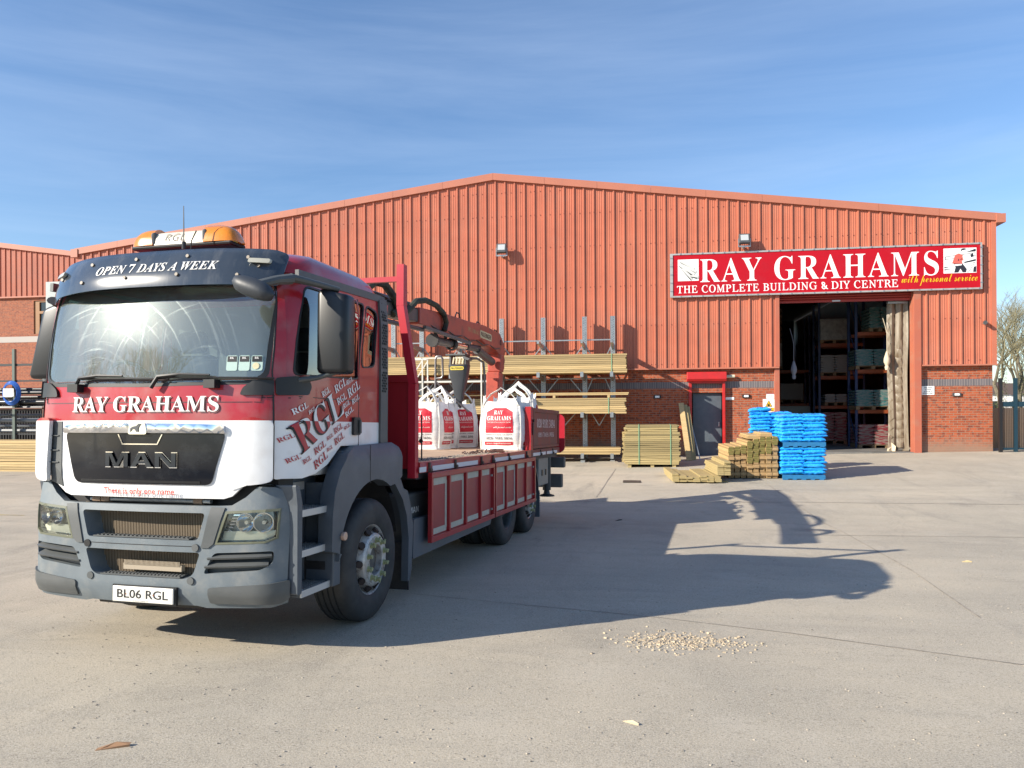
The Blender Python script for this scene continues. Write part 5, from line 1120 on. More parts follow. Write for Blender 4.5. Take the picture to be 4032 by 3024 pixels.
# ================================================================ load on the bed
def truck_pt(p):
    return Matrix.Translation(TLOC) @ Matrix.Rotation(-TTH, 4, 'Z') @ Matrix.Rotation(TTP, 4, 'X') @ Vector(p)
bagw = M('bulk_bag_white', (.80, .78, .76), .75, col2=(.70, .68, .66), scale=5, bump=.5, bscale=9, stretch=(1, 1, 4))
bagr = M('bag_print_red', (.50, .006, .022), .6, col2=(.52, .012, .03), scale=6, bump=.5, bscale=9, stretch=(1, 1, 4))
bagt = M('bag_print_black', (.03, .03, .035), .6)
def bulk_bag(x, y, rz, w, h, label, seed, yaw2=0):
    rnd = random.Random(seed); p = truck_pt((x, y, 1.31)); t = thing('bulk_bag', label, 'bulk bag', p, -TTH+rz, 'printed bulk bags on the lorry bed'); t.rotation_euler = (TTP, 0, -TTH+rz)
    hw = w/2; off = [rnd.uniform(-1, 1) for _ in range(12)]
    def prof(v):  # width factor up the bag
        t_ = v/h; return .97+.10*sin(pi*min(1, t_*1.05))-.05*t_+(.05 if t_ < .04 else 0)
    def surf(face, u, v, o=0):   # u in -1..1, v 0..h
        k = prof(v); bul = .055*cos(u*pi/2)*sin(pi*min(1, v/h*.96+.02)); nn = .010*noise.noise(Vector((u*3+seed, v*16, face*7)))+.014*noise.noise(Vector((u*2+face*3, v*5, seed)))
        d = hw*k+bul+nn+o; a = u*hw*k
        cr_ = .05*max(0, (abs(u)-.75)/.25)**2; d -= cr_
        X, Y = [(a, -d), (d, a), (-a, d), (-d, -a)][face]
        top = .05*(noise.noise(Vector((X*4, Y*4, seed)))+.2) if v > h*.93 else 0
        ear = .10*max(0, (abs(u)-.72)/.28)*max(0, (v/h-.88)/.12)
        return Vector((X, Y, v+top+ear))
    b = MB(); N, K = 14, 22
    for f in range(4):
        i0 = len(b.v)
        for j in range(K+1):
            for i in range(N+1): b.v.append(surf(f, -1+2*i/N, h*j/K))
        for j in range(K):
            for i in range(N): b.f.append([i0+j*(N+1)+i, i0+j*(N+1)+i+1, i0+(j+1)*(N+1)+i+1, i0+(j+1)*(N+1)+i]); b.m.append(0)
    i0 = len(b.v)
    for j in range(9):
        for i in range(9):
            u, v_ = -1+i/4, -1+j/4; m_ = max(abs(u), abs(v_)); b.v.append(Vector((u*hw*.98*prof(h), v_*hw*.98*prof(h), h-.10*(1-m_**3)+.03*noise.noise(Vector((u*2, v_*2, seed))))))
    for j in range(8):
        for i in range(8): b.f.append([i0+j*9+i, i0+j*9+i+1, i0+(j+1)*9+i+1, i0+(j+1)*9+i]); b.m.append(0)
    b.build('sack', bagw, t, smooth=True, angle=70)
    for f in (0, 1):
        fn = lambda o: (lambda u, v, d: surf(f, u, v, o-d*0))
        r = MB(); r.patch([(-.66, h*.36), (.62, h*.36), (.62, h*.80), (.30, h*.88), (-.30, h*.88), (-.66, h*.80)], fn(.005), thick=0, step=.04, ustep=.1); r.patch([(-.74, h*.105), (.62, h*.105), (.62, h*.175), (-.74, h*.175)], fn(.005), thick=0, step=.04, ustep=.1)
        r.build('red_print', bagr, t, smooth=True, fix=False)
        r = MB(); g_ = fn(.009)
        put_text(r, 'RAY', -.28, .16, h*.745, h*.83, g_, 'serif'); put_text(r, 'GRAHAMS', -.60, .56, h*.62, h*.71, g_, 'serif'); put_text(r, 'THE COMPLETE BUILDING & DIY CENTRE', -.57, .54, h*.565, h*.590, g_, 'sans'); put_text(r, 'with personal service', -.26, .54, h*.44, h*.50, g_, 'script'); put_text(r, 'www.raygrahams.com', -.66, .54, h*.12, h*.158, g_, 'sansb')
        r.build('white_lettering', white, t, fix=False)
        r = MB(); put_text(r, 'NEWTOWNARDS, CO DOWN', -.66, .60, h*.305, h*.335, g_, 'serif'); put_text(r, '(028) 9181 3494', -.66, .58, h*.205, h*.275, g_, 'serif'); r.build('black_lettering', bagt, t, fix=False)
    l = MB()
    for f in (0, 1, 2, 3):
        e = surf(f, .93, h*.95); q = surf(f, .93, .02); l.tube([q+Vector((0, 0, 0)), surf(f, .95, h*.3, .012), surf(f, .95, h*.7, .012), e], .012, 5)
    webm = M('loop_webbing', (.72, .71, .66), .8) if 'loop_webbing' not in bpy.data.materials else bpy.data.materials['loop_webbing']; l.build('corner_seams', webm, t, smooth=True)
    for (f, k) in ((0, 1), (2, 1)):
        l = MB()
        a = surf(f, -.9, h*.9); c = surf(f, .9, h*.9); m_ = (a+c)/2; up = .24+.06*off[f]; mid = Vector((m_.x+.16*off[f+1], m_.y+.18*off[f+2], h+up))
        l.tube([a.lerp(mid, k_/5)+Vector((0, 0, .11*sin(pi*k_/5)*(1-k_/5)+.02)) for k_ in range(6)]+[c.lerp(mid, k_/5)+Vector((0, 0, .11*sin(pi*k_/5)*(1-k_/5)+.02)) for k_ in range(4, -1, -1)], .027, 6, flat=.35)
        l.build('lifting_loop', webm, t, smooth=True)
    return t
bulk_bag(.775, 7.48, radians(-2), .68, .76, 'white and red bulk bag at the lorry side edge, its whole printed front showing', 3)
bulk_bag(.72, 8.42, radians(8), .66, .86, 'bulk bag half hidden behind the raised brown lorry side board', 11)
bulk_bag(-.60, 7.42, radians(3), .68, .76, 'bulk bag nearest the red headboard post, print cut off by the post', 5)
bulk_bag(-.66, 8.02+.12, radians(38), .60, .77, 'bulk bag between two others on the lorry bed, turned sideways', 21)
bulk_bag(-.49, 8.78-.02, radians(40), .56, .78, 'bulk bag nearest the crane control stand, right end of the group of three', 34)
# rope and scraps on deck
b = MB(); rr = random.Random(4)
for i in range(26):
    x, y = 1.0+rr.uniform(-.10, .1), 5.2+rr.uniform(-.35, .5); p = truck_pt((x, y, 1.315)); q = truck_pt((x+rr.uniform(-.08, .08), y+rr.uniform(-.1, .1), 1.315+rr.uniform(.0, .05))); b.tube([p, (p+q)/2+Vector((0, 0, .02)), q], .006, 4)
o = truck_pt((1.0, 5.2, 1.31)); tag(b.build('rope_scraps', M('rope_dark', (.07, .035, .03), .8), off=o), 'tangle of dark rope and strap scraps lying on the lorry deck', 'rope')
b = MB(); M_ = Matrix.Translation(truck_pt((1.02, 5.95, 1.318))) @ Matrix.Rotation(.4, 4, 'Z'); b.box(-.10, .10, -.16, .16, 0, .02, M=M_); b.box(-.06, .12, -.02, .10, .02, .035, M=M_); tag(b.build('wood_offcut', M('offcut_wood', (.16, .07, .045), .8), off=truck_pt((1.02, 5.95, 1.318))), 'dark wood offcut on the lorry deck beside the rope scraps', 'offcut')
grit = MB()
for i in range(420):
    x = 1.14-abs(rr.gauss(0, .16)); y = 2.55+4*rr.random()**1.4; s_ = rr.uniform(.003, .010); p = truck_pt((x, y, 1.312)); grit.box(p.x-s_, p.x+s_, p.y-s_, p.y+s_, p.z-.002, p.z+s_*.7)
tag(grit.build('deck_grit', M('grit_grey', (.22, .20, .19), .9, col2=(.4, .36, .3), scale=30), off=o), 'grey grit and sawdust scattered along the lorry deck edge', 'grit', kind='stuff')

# ================================================================ timber and racks by the wall
def timber_mat(name, c1, c2, st=(.6, 6, 22), knots=True):
    m = M(name, c1, .72, col2=c2, scale=2.2, stretch=st, lo=.3, hi=.7, dirt=tuple(v*.35 for v in c1), dscale=1.6, damt=.35); return m
pine = timber_mat('pine_new', (.60, .44, .215), (.44, .31, .14)); pine_g = timber_mat('pine_treated', (.46, .36, .17), (.35, .27, .12)); pine_e = M('pine_ends', (.52, .36, .17), .8, col2=(.34, .24, .10), scale=12)
pine2 = timber_mat('pine_boards', (.50, .34, .15), (.38, .26, .12), st=(22, .8, 22)); moss = M('mossy_ends', (.17, .15, .04), .9, col2=(.32, .22, .09), scale=9, lo=.45, hi=.62, dirt=(.06, .08, .012), dscale=6, damt=.85); pine_end = M('stained_ends', (.40, .26, .12), .85, col2=(.24, .15, .07), scale=9, dirt=(.45, .33, .17), dscale=7, damt=.6)
for m_ in (pine, pine_g, pine_e, pine2, moss, pine_end): island(m_, .55, 1.22)
greenstrap = M('strap_green', (.20, .36, .22), .5)
def bundle(x0, x1, y0, y1, z0, z1, label, seed, nz, ny, mats=(pine, pine_e), group='long timber bundles on the cantilever rack', name='timber_bundle', straps=(), jit=.0):
    """strapped bundle of boards running along x, with its boards as one bound body"""
    rr = random.Random(seed); o = ((x0+x1)/2, (y0+y1)/2, z0); t = thing(name, label, 'timber', o, group=group); b = MB(); dz = (z1-z0)/nz; dy = (y1-y0)/ny
    for k in range(nz):
        for j in range(ny):
            a = x0-rr.uniform(0, .12+jit); c = x1+rr.uniform(-.02, .05+jit); g_ = .007
            yy = y0+dy*j+rr.uniform(0, .008); n = 6; zz = z0+dz*k
            sag = rr.uniform(-.004, .004)
            vs = []; L = c-a
            for i in range(n+1):
                x = a+L*i/n; s_ = sag*sin(pi*i/n*2)
                vs += [(x, yy+g_, zz+s_+.001), (x, yy+dy-g_, zz+s_+.001), (x, yy+dy-g_, zz+dz-g_+s_-.0015), (x, yy+g_, zz+dz-g_+s_-.0015)]
            fs = [(0, 1, 2, 3), tuple(4*n+q for q in (3, 2, 1, 0))]
            for i in range(n):
                q = 4*i; fs += [(q, q+4, q+5, q+1), (q+1, q+5, q+6, q+2), (q+2, q+6, q+7, q+3), (q+3, q+7, q+4, q)]
            i0 = len(b.f); b.add(vs, fs, 0); b.m[i0] = 1; b.m[i0+1] = 1
    b.build('boards', list(mats), t, off=o)
    for s_ in straps:
        q = MB(); q.box(s_-.012, s_+.012, y0-.004, y0-.0005, z0, z1+.003); q.box(s_-.012, s_+.012, y0, y1, z1+.001, z1+.005); q.build('strap', greenstrap, t, off=o)
    return t
# cantilever rack
rk = thing('cantilever_rack', 'tall galvanised cantilever rack standing against the shed wall', 'rack', (-4.3, 25.4, -.2))
PX_ = [-8.25, -7.25, -5.92, -4.49, -3.09, -1.72, -.80]; RO = (-4.3, 25.4, -.2)
Yp = 25.42
for x in PX_:
    b = MB(); b.box(x-.075, x-.055, Yp-.1, Yp+.12, -.25, 4.58); b.box(x+.055, x+.075, Yp-.1, Yp+.12, -.25, 4.58); b.box(x-.055, x+.055, Yp-.1, Yp-.085, -.25, 4.58)
    b.build('upright', galv, rk, off=RO)
    b = MB()
    for k in range(60): z = -.1+k*.078; b.box(x-.03, x-.015, Yp-.106, Yp-.1001, z, z+.02); b.box(x+.015, x+.03, Yp-.106, Yp-.1001, z+.03, z+.05)
    b.build('upright_slots', black, rk, off=RO)
    for z in (3.66, 2.62, 1.36, .08):
        L = 1.35; b = MB(); vs = [(x-.035, Yp-.1, z-.16), (x+.035, Yp-.1, z-.16), (x+.035, Yp-.1, z), (x-.035, Yp-.1, z), (x-.035, Yp-.1-L, z-.05), (x+.035, Yp-.1-L, z-.05), (x+.035, Yp-.1-L, z+.02), (x-.035, Yp-.1-L, z+.02)]
        b.add(vs, [(0, 1, 2, 3), (7, 6, 5, 4), (0, 4, 5, 1), (1, 5, 6, 2), (2, 6, 7, 3), (3, 7, 4, 0)]); b.box(x-.05, x+.05, Yp-.102-L, Yp-.08-L, z-.07, z+.09) if z != 3.66 else None; b.build('arm', galv, rk, off=RO)
    b = MB(); b.box(x-.07, x+.07, Yp-1.25, Yp+.1, -.30, -.06) if x < -1 else b.box(x-.07, x+.07, Yp-1.0, Yp+.1, -.30, -.06); b.build('base_foot', galv, rk, off=RO)
b = MB()
for x0, x1 in zip(PX_, PX_[1:]):
    for (za, zb_) in ((2.80, 3.82), (1.0, 1.86), (1.86, 2.55)):
        xm = (x0+x1)/2; b.bar((x0, Yp, zb_), (x1, Yp, zb_), .03, .04); 
        if za != 1.86: b.bar((x0, Yp, zb_-.1), (xm, Yp, za), .025, .03); b.bar((xm, Yp, za), (x1, Yp, zb_-.1), .025, .03)
        else: b.bar((x0, Yp, za+.1), (xm-.2, Yp, zb_), .025, .03); b.bar((xm+.2, Yp, zb_), (x1, Yp, za+.1), .025, .03)
b.build('bracing', galv, rk, off=RO)
bundle(-9.6, -.37, 24.0, 25.1, 2.68, 3.27, 'thick long bundle of pine on the upper rack arms', 1, 10, 4, straps=(-.8, -4.6))
bundle(-8.4, -.40, 24.0, 25.1, 1.41, 1.90, 'long pine bundle on the middle rack arms with loose battens lying on it', 2, 8, 4, straps=(-.9,))
for i, (a, c, z, dy) in enumerate(((-7.6, -.30, 1.985, 0), (-6.9, -.55, 1.985, .12), (-4.2, -.28, 2.03, .05))):
    b = MB(); b.box(a, c, 24.05+dy, 24.17+dy, z, z+.035); tag(b.build('loose_batten', pine, off=(0, 24.5+dy, z)), ('front loose batten lying on spacers over the middle pine bundle', 'second loose batten behind the front one over the middle pine bundle', 'short loose batten lying topmost over the middle pine bundle')[i], 'batten', 'loose battens on the rack')
for i, x in enumerate((-.9, -2.6, -4.3, -6.0)):
    b = MB(); b.box(x-.04, x+.04, 24.05, 25.05, 1.905, 1.98); tag(b.build('wood_spacer', pine, off=(x, 24.8, 1.905)), ('wood spacer block above the middle bundle nearest its right end', 'wood spacer block second from the right above the middle bundle', 'wood spacer block third from the right above the middle bundle', 'wood spacer block farthest left above the middle bundle')[i], 'spacer', 'spacer blocks on the rack')
bundle(-5.6, -.58, 24.2, 25.1, .13, .33, 'thin bundle of long pine on the lowest rack arms near the ground', 3, 4, 4)
bundle(-7.2, -5.3, 23.9, 24.7, .75, 1.85, 'stack of short weathered battens seen beside the crane column', 8, 14, 8, mats=(pine_g, M('dark_ends', (.12, .10, .04), .9, col2=(.06, .05, .03), scale=10)), group='short timber packs')
b = MB(); b.box(-7.2, -5.3, 23.9, 24.7, -.35, .745); tag(b.build('timber_pack', timber_mat('pine_old', (.20, .17, .09), (.12, .10, .05)), off=(-6.2, 24.3, -.35)), 'dark lower pack of old battens under the short weathered stack', 'timber')
# white tubular trestle frame behind the lorry
o = (-6.9, 23.3, gz(-6.9, 23.3)); t = thing('step_frame', 'white tubular step frame standing behind the lorry bed in front of the rack', 'frame', o)
wt = M('tube_white', (.62, .60, .54), .45)
for (xa, xb) in ((-7.05, -6.62),):
    for yy in (23.2, 23.8):
        b = MB()
        for x in (xa, xb): b.bar((x, yy, o[2]), (x, yy, 3.18), .04)
        b.bar((xa, yy, 3.16), (xb+.0, yy, 3.16), .04); b.bar((xa, yy, 2.42), (xb, yy, 2.42), .04); b.bar((xa, yy, 1.55), (xb, yy, 1.55), .04); b.bar((xa, yy, 2.45), (xb, yy, 3.1), .03); b.bar((xa, yy, .6), (xb, yy, 1.5), .03); b.build('side_frame', wt, t, off=o)
b = MB(); b.box(-7.05, -4.2, 23.2, 23.8, 2.40, 2.45); b.bar((-4.75, 23.2, o[2]), (-4.75, 23.2, 3.18), .04); b.bar((-6.6, 23.2, 3.16), (-4.75, 23.2, 3.16), .035); b.build('platform_rail', wt, t, off=o)
# board pack and leaning boards left of the door
zp = gz(.5, 22.7)
bundle(-.36, 1.16, 22.55, 23.7, zp+.08, zp+1.02, 'tall square pack of treated boards standing left of the red framed door', 31, 17, 6, mats=(pine_g, pine_e), group='board packs on the ground', name='board_pack', straps=(.02, .92))
bundle(-.30, 1.12, 22.6, 23.6, zp+1.025, zp+1.22, 'shallow half pack of treated boards on top of the tall board pack', 32, 3, 5, mats=(pine_g, pine_e), group='board packs on the ground', name='board_pack', straps=(.02, .92))
for x in (-.2, .4, 1.0): pass
b = MB()
for x in (-.25, .4, 1.02): b.box(x-.05, x+.05, 22.6, 23.6, zp-.02, zp+.078)
tag(b.build('pack_bearers', pine_g, off=(.4, 23, zp)), 'low wooden bearers under the tall board pack', 'bearer')
for i, (xb, xt, w, zt, lab, m_) in enumerate(((1.55, 1.38, .16, 1.72, 'wide pale board leaning on the brick at the left of the red door frame', pine), (1.64, 1.50, .14, 1.66, 'second leaning board tucked behind the wide pale one', pine_g), (1.72, 1.60, .12, 1.60, 'third leaning board close beside the red door frame', pine_g), (1.90, 1.60, .03, 1.55, 'thin dark stick leaning across the red door frame', galv))):
    zb2 = gz(xb, 24.4); b = MB(); b.bar((xb, 24.35+.08*i, zb2), (xt, 25.6+.04*i, zt), w, .035 if i < 3 else .02, upv=(0, -1, .3)); tag(b.build('leaning_board' if i < 3 else 'leaning_stick', m_, off=(xb, 24.4, zb2)), lab, 'board' if i < 3 else 'stick', 'boards leaning by the door')
# ---- bound bundles of edging boards with scalloped mossy ends
def plank_bundle(w, L, h, n, endm, name, seed):
    rr = random.Random(seed); t = bpy.data.objects.new(name, None); link(t); b = MB()
    for k in range(n):
        z0 = h*k/n; z1 = h*(k+1)/n-.002; q = sin(pi*(k+.5)/n)**.7; ww = w*(.66+.31*q); e = rr.uniform(-.015, .015)+.03*(1-q)
        vs = [(-ww/2, e, z0), (ww/2, e, z0), (ww/2, L+e, z0), (-ww/2, L+e, z0), (-ww/2, e, z1), (ww/2, e, z1), (ww/2, L+e, z1), (-ww/2, L+e, z1)]
        i0 = len(b.f); b.add(vs, [(0, 1, 5, 4), (3, 2, 1, 0), (4, 5, 6, 7), (2, 3, 7, 6), (0, 4, 7, 3), (1, 2, 6, 5)], 0); b.m[i0] = 1
    b.build('boards', [pine2, endm], t); return t
zt0 = gz(2.8, 19.9); pr1 = plank_bundle(.150, 1.8, .26, 6, moss, 'edging_bundle', 1); pr2 = plank_bundle(.150, 1.8, .26, 6, pine_end, 'edging_bundle', 2); used1 = [False, False]
heights = [4, 4, 4, 5, 5, 5, 5, 5]; first = True; HB = .27
ordn = ['first', 'second', 'third', 'fourth', 'fifth', 'sixth', 'seventh', 'eighth']
hts = [.78, .79, .82, .93, .98, 1.02, 1.03, 1.04]
for c in range(8):
    nb = 5 if c > 2 else 4; hb_ = hts[c]/nb
    for k in range(nb):
        mossy = (k >= nb-1) or (k == nb-2 and c in (3, 4, 5, 6)) or (c in (3, 4) and k == 2) ; src = pr1 if mossy else pr2; i = 0 if mossy else 1
        o_ = copy_tree(src) if used1[i] else src; used1[i] = True
        o_.location = (2.30+c*.151, 19.92+.03*(c % 3)*.5+random.uniform(-.015, .015), zt0+.02+k*hb_); o_.scale = (1, 1, hb_/.26); o_.rotation_euler = (0, 0, radians(2)+random.uniform(-.015, .015))
        tag(o_, '%s edging bundle from the left, %s layer up, in the scalloped timber stack' % (ordn[c], ordn[k]), 'timber', 'edging board bundles stacked beside the blue bags')
for (c, z_, s_) in ((4, 1.0, 1), (6, 1.055, 1)):
    b = MB(); 
    for k in range(3): b.box(2.30+c*.151-.2+.02*k, 2.30+c*.151+.1, 20.0+.05*k, 21.7, zt0+z_+.03*k, zt0+z_+.028+.03*k)
    tag(b.build('loose_boards', pine2, off=(2.3+c*.151, 20, zt0+z_)), 'three loose boards lying on %s of the scalloped timber stack' % ('the middle' if c == 4 else 'the high right side'), 'boards')
# flat boards in front
zf = gz(1.3, 19.3)
lowb = []
def plank(x, y, z, w, L, h, rz, lab, mt=pine2, first=[None]):
    if first[0] is None:
        b = MB(); b.box(-.5, .5, 0, 1, 0, 1); q = MB(); b.m = [0]*6; o_ = b.build('plank', [pine2]); first[0] = o_
    else: o_ = first[0].copy(); COL.objects.link(o_)
    if mt is not pine2: o_.data = o_.data.copy(); o_.data.materials[0] = mt
    o_.scale = (w, L, h); o_.location = (x, y, z); o_.rotation_euler = (0, 0, rz); return tag(o_, lab, 'plank', 'flat planks piled low on the ground')
rz = radians(3.5)
nth = ['first', 'second', 'third', 'fourth', 'fifth', 'sixth', 'seventh']
for i in range(7):
    h_ = [4, 3, 2, 2, 3, 3, 3][i]
    for k in range(h_+1): plank(.90+i*.165+random.uniform(-.01, .01), 19.05+random.uniform(-.03, .05)+.03*k, zf+.03+k*.037, .158, 2.1, .035, rz+random.uniform(-.01, .01), '%s column of low planks from the left, plank number %d from the ground' % (nth[i], k+1) if 0 else '%s low plank up in the %s row from the left of the flat pile' % (nth[k], nth[i]), pine2 if (i+k) % 5 else pine_g)
for i in range(2):
    for k in range(7-2*(1-i)): plank(1.96+i*.16, 19.15+random.uniform(-.02, .03), zf+.19+k*.048, .15, 2.0, .045, rz+random.uniform(-.01, .01), '%s thick plank up in the raised %s row beside the scalloped stack' % (nth[k], ('left', 'right')[i]), pine2)
b = MB()
for y in (19.3, 20.0, 20.7): b.box(.95, 2.15, y, y+.1, zf-.05, zf+.028)
tag(b.build('plank_bearers', pine_g, off=(1.5, 20, zf)), 'dark bearers under the low pile of flat planks', 'bearer')

# ================================================================ blue bags on pallets
bluem = M('blue_film', (.012, .30, .80), .34, col2=(.03, .40, .88), scale=9, bump=1.0, bscale=22, stretch=(1.6, .7, 1), coat=.25, spec=.6); pbl = M('pallet_blue', (.015, .17, .38), .6, col2=(.012, .13, .30), scale=8)
bagink = M('film_print', (.01, .10, .42), .4)
def blue_bag_mesh(seed):
    rr = random.Random(seed); b = MB(); N, K = 26, 14; L, W_, H = .545, .40, .108
    def P(i, j, s):
        u = -1+2*i/N; v = -1+2*j/K; m_ = max(abs(u)**7, 0); k = (1-abs(u)**5)**.5*(1-abs(v)**4)**.55
        w = .020*noise.noise(Vector((u*7+v*3, v*4, seed+s*9)))+.030*noise.noise(Vector((u*2.5, v*2.5, seed+s*5)))+.010*noise.noise(Vector((u*16+v*6, v*9, seed)))
        hh = H/2*k*(1+.0)+w*k
        x = u*L/2*(1+.07*abs(v)**4)+.014*sin(v*7+seed)*(abs(u) > .8); y = v*W_/2*(1-.06*abs(u)**6)
        drop = -.018*(abs(u)**6)
        return Vector((x, y, s*hh+H/2+drop))
    for s in (1, -1):
        i0 = len(b.v)
        for j in range(K+1):
            for i in range(N+1): b.v.append(P(i, j, s))
        for j in range(K):
            for i in range(N): b.f.append([i0+j*(N+1)+i, i0+j*(N+1)+i+1, i0+(j+1)*(N+1)+i+1, i0+(j+1)*(N+1)+i]); b.m.append(1 if (s == 1 and j < 4 and 9 <= i <= 18 and (i*7+j*3+seed) % 5 < 3 and j in (1, 3)) else 0)
    return b
protos = []
for s_ in range(5):
    o_ = blue_bag_mesh(s_*3+1).build('plastic_bag', [bluem, bagink], smooth=True, angle=75); protos.append([o_, False])
def pallet(name, x0, x1, y0, y1, z, mt, label, group=None):
    t = thing(name, label, 'pallet', ((x0+x1)/2, (y0+y1)/2, z), group=group); o = t.location.copy()
    b = MB(); n = 7; dy = (y1-y0)
    for k in range(n): w = (x1-x0-.0)/n; b.box(x0+w*k+.008, x0+w*(k+1)-.008, y0, y1, z+.122, z+.142)
    b.build('top_boards', mt, t, off=o); b = MB()
    for y in (y0, (y0+y1)/2-.04, y1-.08): b.box(x0, x1, y, y+.1-.02, z+.10, z+.121); b.box(x0, x1, y, y+.08, z, z+.022)
    b.build('boards_across', mt, t, off=o); b = MB()
    for y in (y0, (y0+y1)/2-.04, y1-.08):
        for x in (x0, (x0+x1)/2-.07, x1-.14): b.box(x, x+.14, y+.002, y+.078, z+.022, z+.10)
    b.build('blocks', mt, t, off=o); return t
cnt = 0
def stack(x0, y0, z, layers, rows, label, stackname):
    """pallet then layers of bags, two across and rows deep"""
    global cnt
    t = pallet('pallet', x0, x0+.99, y0, y0+1.16, z-.03, pbl, label, 'blue pallets under the blue bags'); o = t.location.copy()
    b = MB(); b.box(x0, x0+.99, y0-.02, y0-.001, z+.018, z+.108)
    for k in range(5): b.box(x0+.02+k*.21, x0+.12+k*.21, y0-.02, y0-.001, z-.008, z+.017)
    b.build('front_board', pbl, t, off=o)
    z += .113
    for l_ in range(layers):
        for r_ in range(rows):
            for c in range(2):
                p = protos[cnt % 5]; cnt += 1
                o_ = p[0].copy() if p[1] else p[0]
                if p[1]: COL.objects.link(o_)
                p[1] = True
                thin = l_ % 2
                o_.location = (x0+.245+c*.50+random.uniform(-.012, .012)+(.012 if thin else -.012), y0+.19+r_*.385+random.uniform(-.012, .012)+(.015 if thin else 0), z); o_.scale = (1.02 if thin else 1, 1, .78 if thin else 1.08)
                o_.rotation_euler = (random.uniform(-.04, .04), random.uniform(-.05, .05)+(.04 if (c+l_) % 2 else -.03), random.uniform(-.05, .05)+(pi if (l_+c) % 2 else 0))
                tag(o_, 'blue plastic bag, %s layer up on the %s, %s row, %s side' % (nth_[l_], stackname, ('front', 'middle', 'back')[r_], ('left', 'right')[c]), 'bag', 'blue plastic bags stacked on pallets')
        z += .070 if l_ % 2 else .097
nth_ = ['bottom', 'second', 'third', 'fourth', 'fifth', 'sixth', 'seventh', 'top', 'ninth']
zb0 = gz(3.9, 19.8)+.01
stack(3.50, 19.72, zb0, 8, 3, 'lower blue pallet of the front right bag stack, on the ground', 'front lower pallet')
stack(3.52, 19.74, zb0+.113+4*.167+.02, 8, 3, 'upper blue pallet between the two tiers of the front right bag stack', 'front upper pallet')
stack(3.02, 21.35, zb0+.05, 8, 1, 'lower blue pallet of the rear left bag stack', 'rear lower pallet')
stack(3.00, 21.33, zb0+.05+.113+4*.167+.02, 8, 1, 'upper blue pallet of the rear left bag stack', 'rear upper pallet')
p = protos[2][0].copy(); COL.objects.link(p); p.location = (3.22, 21.5, zb0+.05+2*(.113+4*.167)+.03); tag(p, 'single blue plastic bag lying alone on top of the rear left stack', 'bag', 'blue plastic bags stacked on pallets')

# ================================================================ inside the warehouse
ro = M('rack_orange', (.26, .06, .018), .5); rb = M('rack_blue', (.02, .035, .10), .5); wrap = M('shrink_wrapped', (.30, .31, .30), .35, col2=(.16, .17, .17), scale=9, bump=.6, bscale=12); ply = M('ply_sheets', (.20, .12, .065), .7, col2=(.14, .08, .05), scale=3, stretch=(1, 1, 30)); teal = M('teal_sacks', (.03, .14, .14), .45, col2=(.17, .19, .18), scale=6, lo=.47, hi=.53, stretch=(1, 1, 5)); redsack = M('red_sacks', (.20, .02, .03), .5, col2=(.22, .17, .15), scale=5, lo=.45, hi=.55, stretch=(1, 1, 5)); pal_w = M('pallet_wood', (.20, .135, .075), .8)  # rack and goods colours darkened to stand in for the dim interior
whs = M('white_sacks', (.20, .195, .18), .5, bump=.5, bscale=10)
RZ = .136
def rackbay(x0, x1, y, label, levels):
    o = ((x0+x1)/2, y+.5, RZ); t = thing('pallet_rack', label, 'rack', o, group='pallet racks inside the warehouse')
    for x in (x0, x1-.08):
        b = MB(); b.box(x, x+.08, y, y+.08, RZ, 5.6); b.box(x, x+.08, y+.95, y+1.03, RZ, 5.6)
        for k in range(5): b.bar((x+.04, y+.04, .4+k), (x+.04, y+.99, 1.4+k), .03)
        b.build('rack_frame', rb, t, off=o)
    for z in levels:
        for yy in (y-.02, y+.97): b = MB(); b.box(x0+.08, x1-.08, yy, yy+.05, z-.12, z); b.build('beam', ro, t, off=o)
    return t
rackbay(7.45, 8.75, 28.3, 'pallet rack nearest the plastic curtain with orange beams', (1.45, 2.85, 4.15)); rackbay(6.9, 8.6, 31.3, 'middle pallet rack behind the first with orange beams', (1.6, 2.75, 4.0)); rackbay(5.0, 7.6, 36, 'farthest pallet rack deep inside the warehouse', (1.7, 3.2))
def load(x0, x1, y0, y1, z0, z1, mt, label, cat, name, pal=True, rows=0):
    t = thing(name, label, cat, ((x0+x1)/2, (y0+y1)/2, z0)); o = t.location.copy(); zz = z0
    if pal:
        b = MB(); b.box(x0, x1, y0, y1, z0+.10, z0+.125)
        for k in range(3): xa = x0+(x1-x0-.12)*k/2; b.box(xa, xa+.12, y0+.001, y1, z0, z0+.10)
        b.build('pallet_base', pal_w, t, off=o); zz = z0+.127
    b = MB()
    if rows:
        h = (z1-zz)/rows
        for k in range(rows):
            for j in range(2):
                xa = x0+(x1-x0)*j/2; w = (x1-x0)/2; cx = xa+w/2+random.uniform(-.01, .01); prof = [(-.5, 0), (-.44, -.4), (-.2, -.5), (.2, -.5), (.44, -.4), (.5, 0), (.44, .4), (.2, .5), (-.2, .5), (-.44, .4)]
                vs = [(cx+w*1.02*u, y, zz+h*(k+.5)+h*.98*v) for y in (y0-.02+random.uniform(0, .03), y1) for u, v in prof]
                b.add(vs, [tuple(range(10)), tuple(range(19, 9, -1))]+[(i, (i+1) % 10, 10+(i+1) % 10, 10+i) for i in range(10)])
    else: b.box(x0, x1, y0, y1, zz, z1)
    b.build('goods', mt, t, off=o, smooth=bool(rows), bevel=0 if rows else .02); return t
load(7.45, 8.6, 28.2, 29.2, 2.86, 3.55, teal, 'shrink wrapped teal and white sacks on the upper shelf beside the curtain', 'sacks', 'sack_pallet', rows=6)
